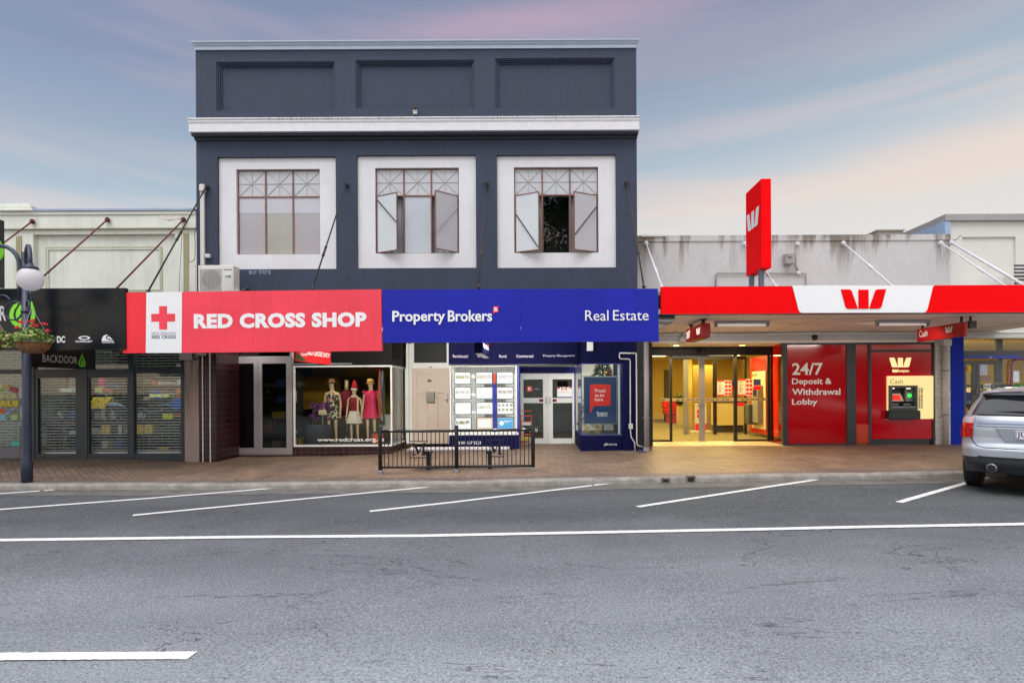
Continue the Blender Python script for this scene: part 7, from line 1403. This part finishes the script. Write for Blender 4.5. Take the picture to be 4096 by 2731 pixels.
# torso form behind
tp = P('mq',650,420,15.6); t = thing('dress_form', (tp.x,15.6,ZM), 'headless dress form in a maroon top behind the mannequins', 'dress form')
c = (tp.x,15.6,0); MB().lathe([(.03,ZM+.0),(.03,1.0)], c, 10).build('stand', m_silver, t, True); MB().lathe([(.13,1.0),(.16,1.15),(.15,1.3),(.18,1.5),(.17,1.62),(.06,1.7)], c, 24, 1, .7).build('maroon_top', M('maroon_cloth', S(120,20,46), .85, var=.1), t, True); MB().lathe([(.055,1.7),(.05,1.8),(.048,tp.z)], c, 16).build('neck', m_mskin, t, True)
yb = 14.75
bx_ = P('mq',240,1040,yb); t = thing('display_barrel', (bx_.x,yb,ZM), 'dark round draped display table at the left of the shop window', 'table'); tz_ = P('mq',240,1040,yb).z
MB().lathe([(.34,0),(.31,tz_-ZM-.02),(.33,tz_-ZM)], (bx_.x,yb,ZM), 24).build('drum', M('charcoal_cloth', S(60,66,70), .8, var=.15), t, True)
hb2 = thing('handbag', (P('mq',315,790,yb).x,yb,tz_), 'small cream handbag on the draped display table', 'handbag'); pc = P('mq',315,790,yb); MB().box(pc.x-.10,pc.x+.10,yb-.05,yb+.05,tz_+.25,tz_+.38).build('bag_body', M('cream_leather', S(206,186,150), .5, var=.05), hb2, bev=.02)
MB().tube([(pc.x-.06,yb,tz_+.37),(pc.x-.03,yb,tz_+.45),(pc.x+.03,yb,tz_+.45),(pc.x+.06,yb,tz_+.37)], .008, 6).build('handle', M('cream_leather2', S(206,186,150), .5, var=.05), hb2, True); MB().tube([(pc.x,yb,tz_),(pc.x,yb,tz_+.25)], .012, 6).build('stand', m_silver, hb2)
fw_ = thing('flower_arrangement', (bx_.x,yb+.15,tz_), 'purple dried flower arrangement on the draped table', 'flowers'); rg = random.Random(8); st2 = MB(); pt2 = MB()
for i in range(60): a = rg.uniform(0,6.28); r1 = rg.uniform(.05,.3); tip = Vector((bx_.x+.05+r1*math.cos(a),yb+.15+r1*math.sin(a)*.6,tz_+rg.uniform(.15,.55))); st2.tube([(bx_.x+.05,yb+.15,tz_), tip], .004, 4); [pt2.quad(*[tip+Vector((rg.gauss(0,.03),rg.gauss(0,.03),rg.gauss(0,.03))) for _ in range(4)]) for _ in range(4)]
st2.build('stems', M('dry_stem', (.08,.06,.03), .8), fw_); pt2.build('petals', M('purple_petal', S(120,60,130), .7, var=.3), fw_)
wp_ = RC('mq',985,1135,1180,1325,14.6); t = thing('picture', ((wp_[0]+wp_[1])/2,14.6,ZM), 'framed orange picture leaning low in the right of the shop window', 'picture'); bx('orange_picture', wp_, 14.6, 14.62, M('orange_print', S(200,74,20), .5, var=.2), t); MB().frame(wp_, .05, 14.585, 14.63).build('frame', M('wood_frame', S(80,54,36), .5, var=.2), t)
tag(MB().rc(RC('mq',1135,895,1270,1120,15.3), 15.3, 15.32).build('white_board', M('plain_white_board', S(190,186,178), .7, var=.05)), 'pale board standing at the right of the mannequins', 'board')
tag(MB().rc(RC('mq',0,375,565,820,17.5), 17.5, 17.55).build('yellow_screen', M('ochre_screen', S(170,128,24), .85, var=.08)), 'ochre yellow backdrop screen behind the left mannequin', 'screen')
gar = [S(190,90,60),S(70,110,170),S(196,180,150),S(120,40,60),S(90,120,90)]
for i in range(5):
    xg = XR-.30-.02*i; yg_ = YR+.35+.17*i; tag(MB().sheet(lambda y,z: (xg-.0+.03*math.sin(y*30+z*3)-.12,y,z), [yg_+.012*j for j in range(11)], [1.0-.06*i,1.6,2.2]).build('hanging_garment', M('hung_cloth_%d'%i, gar[i], .85, var=.3, scale=12)), ('rust','blue','beige','wine red','sage green')[i]+' garment hanging behind the side glass of the shop window', 'clothing', 'garments behind the side glass')
light('charity_window_fill', 'AREA', (-5.6,YR+.5,2.62), 22, (1,.88,.7), 2.2, (R(-10),0,0), .4)  # added fill light for the mannequins, no fitting modelled
light('surf_window_fill', 'AREA', (-9.5,YW+.42,2.85), 62, (1,.95,.88), 5.5, (R(20),0,0), .3)  # added fill light on the goods behind the grille, no lamp visible there
# ------------------------------------------------------------------ the silver station wagon
CH = R(-45)                      # heading: nose towards the kerb and to the right
cp = P('k',1028,800,8.0); car_o = Vector((cp.x, 8.0, z_road(cp.x)-.0))
T = Matrix.Translation(car_o) @ Matrix.Rotation(CH, 4, 'Z') @ Matrix.Scale(1.03, 4)
car = thing('parked_car', car_o, 'silver grey station wagon parked nose in at the right edge of the photo', 'car'); car['label'] = 'silver grey station wagon parked nose in to the kerb, cut by the right photo edge'
LEN = 4.72
yr_t = [(.30,.10),(.38,.05),(.46,.0),(.66,.0),(.69,.02),(.73,.065),(.80,.085),(.96,.085),(1.08,.12),(1.16,.17),(1.45,.42),(1.49,.40),(1.52,.50),(1.555,.9)]
w_t = [(.30,.77),(.40,.80),(.52,.832),(.70,.848),(.85,.846),(1.0,.838),(1.10,.82),(1.16,.79),(1.30,.735),(1.45,.645),(1.50,.60),(1.53,.54),(1.555,.40)]
yf_t = [(.30,4.60),(.44,4.70),(.6,4.72),(.74,4.64),(.86,4.45),(.98,3.85),(1.08,3.25),(1.16,3.08),(1.45,2.30),(1.51,2.1),(1.555,1.8)]
NB = 56
def loop(z, out=0.):
    yr, w_, yf = lerp(yr_t, z), lerp(w_t, z)+out, lerp(yf_t, z); yr -= out; pts = []
    D = min(.55, (yf-yr)*.3)
    for i in range(NB):
        a = 2*math.pi*i/NB; s_, c_ = math.sin(a), math.cos(a); e = .38
        x = w_*math.copysign(abs(s_)**e, s_); q = abs(c_)**(.55)
        y = yr+D*(1-q) if c_ > 0 else yf-D*1.6*(1-q)
        if abs(c_) < 1e-6: y = (yr+yf)/2
        pts.append(Vector((x, y, z)))
    return pts
def carskin(name, zs_, keep, mat, out=0., parent=None, solid=False):
    m = MB(); ls = [loop(z, out) for z in zs_]; m.v = [tuple(p) for l_ in ls for p in l_]
    for i in range(len(zs_)-1):
        for j in range(NB):
            jj = (j+1)%NB; mid = (ls[i][j]+ls[i][jj]+ls[i+1][j]+ls[i+1][jj])/4
            if keep is None or keep(mid): m.f.append((i*NB+j, i*NB+jj, (i+1)*NB+jj, (i+1)*NB+j))
    if solid: m.f.append(tuple(range(NB))); m.f.append(tuple((len(zs_)-1)*NB+j for j in range(NB)))
    return m.build(name, mat, parent or car, True, mtx=T)
def paint(name, rgb):
    m = M(name, rgb, .32, .45, var=.0); b = m.node_tree.nodes['Principled BSDF']; b.inputs['Coat Weight'].default_value = .6; b.inputs['Coat Roughness'].default_value = .06; return m
m_carp = paint('silver_car_paint', S(176,182,190)); m_cglass = M('car_glass', (.012,.014,.018), .04, var=0, spec=.9); m_trim = M('dark_grey_cladding', (.028,.03,.036), .5, var=.08)
ZS = [.32,.35,.38,.42,.46,.50,.545,.60,.64,.66,.675,.69,.71,.73,.76,.80,.84,.88,.92,.96,1.0,1.04,1.08,1.12,1.16,1.22,1.28,1.34,1.40,1.43,1.45,1.47,1.49,1.505,1.52,1.54,1.555]
RW, WY = .335, (.98, 3.66)     # wheel radius, axle positions
def inwell(p): return any((p.y-y)**2+(p.z-.33)**2 < .385**2 for y in WY) and abs(p.x) > .55
bodyf = lambda p: not inwell(p) and not (p.z < .545)
body = carskin('body', ZS, bodyf, m_carp)
body.data.polygons.foreach_set('use_smooth', [True]*len(body.data.polygons))
carskin('lower_cladding', ZS, lambda p: p.z < .545 and not inwell(p), m_trim)
MB().box(-.72,.72,.35,4.5,.30,.36).box(-.8,.8,.4,4.4,.361,.40).build('underbody', m_black, car, mtx=T)
MB().sheet(lambda x,y: (x,y,1.556-.02*(abs(x)/.4)**2), [-.4+.1*i for i in range(9)], [.93,1.3,1.75]).build('roof_panel', m_carp, car, True, mtx=T)
gf_ = lambda p: 1.045 < p.z < 1.405
carskin('rear_window', [1.15,1.16,1.20,1.24,1.28,1.32,1.36,1.40,1.435], lambda p: p.y < .75 and abs(p.x) < lerp(w_t,p.z)*.88, m_cglass, .006)
carskin('side_window', [1.16,1.2,1.24,1.30,1.36,1.43], lambda p: .85 < p.y < 2.35 and abs(p.x) > .4, m_cglass, .005)
carskin('windscreen', [1.17,1.24,1.32,1.42], lambda p: p.y > 2.4, m_cglass, .005)
m_tail = M('red_tail_lens', (.50,.006,.012), .12, var=.1, scale=12, spec=.7); m_tailc = M('clear_tail_lens', (.55,.42,.45), .1, var=.1, spec=.8)
for sx in (-1, 1):
    tl = carskin('tail_light', [.82,.85,.88,.92,.96,1.0,1.03], lambda p: p.x*sx > .675 and p.y < .36, m_tail, .012)
    carskin('clear_lens', [1.03,1.06,1.09,1.12], lambda p: p.x*sx > .665 and p.y < .40, m_tailc, .012, tl)
def rearpt(x, z, out=.01):
    # y of the body's rear surface at (x, z)
    w_ = lerp(w_t, z); yr = lerp(yr_t, z); s_ = min(1, abs(x)/w_)**(1/.38); c_ = math.sqrt(max(0, 1-s_*s_)); return yr+.55*(1-c_**.55)-out
def onrear(name, pts, mat, wd, out=.012, parent=None, n=8):
    m = MB(); m.tube([(x, rearpt(x, z, out), z) for x, z in pts], wd, n); return m.build(name, mat, parent or car, True, mtx=T)
xs2 = [-.62+.04*i for i in range(32)]
ch_ = MB()
for z0, z1 in ((1.033,1.068),): ch_.sheet(lambda x,z: (x, rearpt(x,z,.016), z), xs2, [z0,(z0+z1)/2,z1])
ch_.build('chrome_strip', M('bright_chrome', (.75,.76,.78), .12, .9, var=0), car, True, mtx=T)
m_gap = M('panel_gap', (.012,.012,.014), .8, var=0)
onrear('hatch_gap', [(x,.685) for x in [-.52+.04*i for i in range(27)]], m_gap, .006, .002); onrear('hatch_gap', [(-.70,1.13),(-.70,1.0),(-.69,.82),(-.66,.75),(-.60,.70),(-.52,.685)], m_gap, .005, .003); onrear('hatch_gap', [(.70,1.13),(.70,1.0),(.69,.82),(.66,.75),(.60,.70),(.52,.685)], m_gap, .005, .003)
onrear('crease_line', [(x,.985) for x in [-.62+.04*i for i in range(32)]], m_gap, .0035, .001); onrear('bumper_line', [(x,.555) for x in [-.6+.04*i for i in range(31)]], m_trim, .010, .004)
# plate recess, plate
rec = MB().prism([(-.40,.97),(.40,.97),(.30,.775),(-.30,.775)], .066, .09).build('plate_recess', paint('silver_recess', S(160,166,174)), car, mtx=T, bev=.006)
pm2 = MB().box(-.18,.18,.050,.060,.817,.942).build('number_plate', M('white_plate', (.78,.78,.80), .4, var=.02), car, mtx=T, bev=.003)
MB().frame((-.174,.174,.823,.936), .005, .0465,.0497).build('plate_border', m_ink, pm2, mtx=T)
def cartext(s_, x0, x1, z0, z1, y, mat, parent, off): return text('plate_lettering', s_, (0,0,0,0), 0, mat, parent, off, fn=lambda u_,t_: T @ Vector((x0+u_*(x1-x0), y, z0+t_*(z1-z0))))
cartext('JU', -.162, -.052, .835, .920, .046, m_ink, pm2, .005)
MB().ball((0,.095,1.05), .055,.012,.035,16,10).build('badge', M('blue_oval_badge', S(60,50,140), .2, .4, var=0), car, True, mtx=T)
# spoiler, rails, wiper, exhaust, mudflap, bumper cladding
MB().sheet(lambda x,t_: (x, (.30+.10*(abs(x)/.6)**2)+.22*t_, 1.495-.035*(abs(x)/.6)**2+.04*t_), [-.6+.06*i for i in range(21)], [0,.33,.66,1]).sheet(lambda x,t_: (x, (.30+.10*(abs(x)/.6)**2)+.14*t_, 1.490-.035*(abs(x)/.6)**2-.035*t_), [-.6+.06*i for i in range(21)], [0,.5,1]).build('spoiler', m_carp, car, True, mtx=T)
MB().box(-.12,.12,.292,.31,1.47,1.486).build('brake_light', M('brake_lens', (.5,.3,.3), .2, var=0), car, mtx=T)
onrear('window_trim', [(x,1.152) for x in [-.62+.04*i for i in range(32)]], m_black, .011, .006)
for sx in (-1,1): MB().tube([(sx*.50,.66,1.53),(sx*.51,.76,1.585),(sx*.52,1.0,1.605),(sx*.54,2.0,1.605),(sx*.53,2.3,1.54)], [.016,.02,.02,.02,.012], 8).build('roof_rail', m_trim, car, True, mtx=T)
MB().tube([(-.40,.205,1.195),(-.1,.185,1.205),(.02,.165,1.185)], [.006,.012,.014], 6).ball((.03,.155,1.18), .035,.03,.02,10,6).build('wiper', m_black, car, True, mtx=T)
ex = MB().tube([(-.44,.0,.40),(-.44,.35,.40)], .062, 18).build('exhaust_pipe', m_silver, car, True, mtx=T); MB().lathe([(.001,0),(.05,0),(.05,.002)], (0,0,0), 18).build('exhaust_mouth', m_gap, ex, mtx=T @ Matrix.Translation((-.44,-.003,.40)) @ Matrix.Rotation(R(90),4,'X'))
for sx in (-1,1): MB().box(sx*.74-.08,sx*.74+.06,.42,.46,.28,.5).build('mudflap', m_trim, car, mtx=T, bev=.01)
MB().box(-.045,.045,.0,.04,.40,.46).build('tow_eye', m_silver, car, mtx=T, bev=.01); MB().box(-.3,.35,.3,.6,.26,.33).tube([(-.42,.3,.38),(.0,.7,.36)], .035, 8).build('rear_axle', m_gap, car, mtx=T)
m_tyre = M('tyre_rubber', (.018,.018,.02), .75, var=.2, scale=20, bump=.4)
for y in WY:
    for sx in (-1, 1):
        c_ = (sx*.765, y, RW); pr = [(.20,-.1),(.30,-.108),(.325,-.098),(.335,-.08),(.335,-.052),(.327,-.05),(.327,-.044),(.335,-.042),(.335,-.004),(.327,-.002),(.327,.004),(.335,.006),(.335,.042),(.327,.044),(.327,.05),(.335,.052),(.335,.08),(.325,.098),(.30,.108),(.20,.1)]
        Tw = T @ Matrix.Translation(c_) @ Matrix.Rotation(R(90), 4, 'Y'); wh = MB().lathe([(r_, z) for r_, z in pr], (0,0,0), 36).build('tyre', m_tyre, car, mtx=Tw)
        rm = MB().lathe([(.02,.07*sx),(.05,.075*sx),(.06,.06*sx),(.19,.085*sx),(.205,.1*sx),(.2,.06*sx)], (0,0,0), 24).build('rim', m_silver, wh, True, mtx=Tw)
        for k in range(5): pass
for sx in (-1,1): MB().ball((sx*.93,2.55,1.18), .10,.06,.08,12,8).build('mirror', m_carp, car, True, mtx=T)
for y in WY:
    for sx in (-1,1): MB().sheet(lambda a,x: (sx*x, y+.39*math.cos(a), .33+.39*math.sin(a)), [math.pi*i/12 for i in range(13)], [.5,.86]).build('wheel_arch', m_gap, car, mtx=T)
# ------------------------------------------------------------------ small things on the ground
for a, lb_ in (((728,178,760,202),'left square drain outlet cut in the kerb'),((840,168,874,202),'right broken drain outlet in the kerb')):
    x0, x1, z0, z1 = RC('g7',*a,YK); t = thing('kerb_outlet', ((x0+x1)/2,YK,z0), lb_, 'drain', 'drain outlets in the kerb'); MB().box(x0+.012,x1-.012,YK-.006,YK+.03,z_road(x0)+.02,z0+(z1-z0)*.78).build('opening', m_gap, t); MB().box(x0-.012,x0+.012,YK-.012,YK+.03,z_road(x0),z1-.01).box(x1-.012,x1+.012,YK-.012,YK+.03,z_road(x0),z1-.01).box(x0+.012,x1-.012,YK-.012,YK+.03,z1-.035,z1-.01).build('surround', M('rusty_concrete'+lb_[:5], S(120,104,92), .9, var=.3, scale=20), t)
def onpath(c, x, y):
    z = .2
    for _ in range(4): p = G(c, x, y, z); z = z_path(p.x, p.y)
    return p
pA = [onpath('c5',x,y) for x,y in ((1022,1306),(1090,1300),(1255,1308),(1240,1326),(1075,1330))]
tag(MB().quad(*[(p.x,p.y,z_path(p.x,p.y)+.006) for p in pA]).build('valve_cover', M('pale_concrete_lid', S(130,120,108), .9, var=.25, scale=10)), 'pale concrete lid set in the pavers before the navy pier', 'cover')
pB = [onpath('c5',x,y) for x,y in ((1285,1288),(1350,1284),(1390,1300),(1300,1308))]
tag(MB().quad(*[(p.x,p.y,z_path(p.x,p.y)+.012) for p in pB]).build('drain_grate', M('blue_drain_grate', S(70,96,150), .6, var=.3, scale=30)), 'small blue drain cover at the foot of the grey drainpipe', 'cover')
rg = random.Random(11); lf = MB()
def leafat(x, y, z, s_):
    a = rg.uniform(0,6.28); lf.quad(*[(x+s_*math.cos(a+b)*(1 if j%2==0 else .5), y+s_*math.sin(a+b)*(1 if j%2==0 else .5), z+.006+rg.uniform(0,.02)) for j, b in enumerate((0,1.57,3.14,4.71))])
for i in range(90): x = rg.choice((rg.uniform(-9.5,-7.2),rg.uniform(-9.5,9),rg.uniform(5.8,7))); y = rg.uniform(9.75,9.98); leafat(x, y, z_road(x)+.01, rg.uniform(.015,.035))
for i in range(40): x = rg.uniform(-.8,1.3); y = rg.uniform(13.6,15.1); leafat(x, y, z_path(x,y), rg.uniform(.015,.04))
for i in range(40): x = rg.uniform(-8,8); y = rg.uniform(10.3,13); leafat(x, y, z_path(x,y), rg.uniform(.01,.03))
for i in range(40): x = rg.uniform(-7,7); y = rg.uniform(2.6,9.6); leafat(x, y, z_road(x), rg.uniform(.008,.016))
for q in ((3860,1793),(3700,1825),(3880,1915),(3890,1908)): p = onpath('s',*q); leafat(p.x,p.y,p.z,.06)
tag(lf.build('leaf_litter', M('dry_leaf', S(120,76,44), .8, var=.5, scale=15)), 'scattered dry brown leaves in the gutter and by the doors', 'leaves', None, 'stuff')

# ------------------------------------------------------------------ the far side of the street, behind the camera (seen in the glass)
rg = random.Random(21)
for i, (x0, x1, hh, cl_, lb_) in enumerate(((-26,-14.2,4.6,S(150,146,140),'grey'),(-14,-4.2,5.2,S(120,96,84),'brown'),(-4,6.8,4.4,S(176,170,158),'cream'),(7,18,5.0,S(110,118,124),'blue grey'),(18.2,30,4.6,S(150,140,126),'tan'))):
    t = thing('opposite_shop', ((x0+x1)/2,-15,0), lb_+' single storey shop across the street, mirrored in the windows', 'building')
    MB().box(x0,x1,-24,-15,2.9,hh).build('upper_wall', M('opposite_wall_'+lb_, tuple(k_*.45 for k_ in cl_), .8, var=.1), t); MB().box(x0,x1,-24,-16,0,2.895).build('shopfront', M('opposite_front_'+lb_, (.03,.032,.035), .3, var=.3, scale=1), t)
    MB().box(x0+.05,x1-.05,-14.995,-12,2.9,3.05).build('canopy', M('opposite_canopy_'+lb_, (.12,.12,.12), .7), t); MB().box(x0+.05,x1-.05,-12,-11.95,2.75,3.4).build('fascia', M('opposite_fascia_'+lb_, [S(40,60,90),S(150,110,30),S(190,190,184),S(40,90,60),S(130,30,30)][i], .6), t)
def street_tree(x, y, hgt, rad, seed, label):
    t = thing('street_tree', (x,y,0), label, 'tree', 'trees across the street'); rg = random.Random(seed)
    MB().tube([(x,y,-.1),(x+.05,y,hgt*.3),(x-.05,y,hgt*.55)], [.16,.12,.07], 8).build('trunk', M('tree_bark_%d'%seed, (.06,.045,.035), .9, var=.3), t)
    br = MB()
    for k in range(7): a = k*.9; br.tube([(x,y,hgt*(.3+.03*k)),(x+rad*.6*math.cos(a),y+rad*.6*math.sin(a),hgt*(.55+.05*k))], [.06,.02], 5)
    br.build('limb', M('tree_limb_%d'%seed, (.06,.045,.035), .9), t); m = MB(); cl = [(x+rad*.7*rg.gauss(0,.5), y+rad*.7*rg.gauss(0,.5), hgt*rg.uniform(.42,.95)) for _ in range(26)]
    for i in range(7000):
        c = rg.choice(cl); p = Vector((c[0]+rg.gauss(0,rad*.2),c[1]+rg.gauss(0,rad*.2),c[2]+rg.gauss(0,rad*.16))); q = rg.uniform(.09,.2); n = Vector((rg.gauss(0,1),rg.gauss(0,1),rg.gauss(.5,1))).normalized(); u_ = n.orthogonal().normalized(); w_ = n.cross(u_); m.quad(p+u_*q, p+w_*q*.6, p-u_*q, p-w_*q*.6)
    m.build('crown', M('tree_leaf_%d'%seed, (.045,.085,.025), .6, var=.4, scale=2), t)
street_tree(-18.5,-11,12.4,2.8,31,'leafy street tree across the road to the left of the camera'); street_tree(1.0,-11,16,3.0,32,'very tall street tree straight across the road'); street_tree(13,-10.5,8.0,2.4,33,'leafy street tree across the road to the right of the camera')
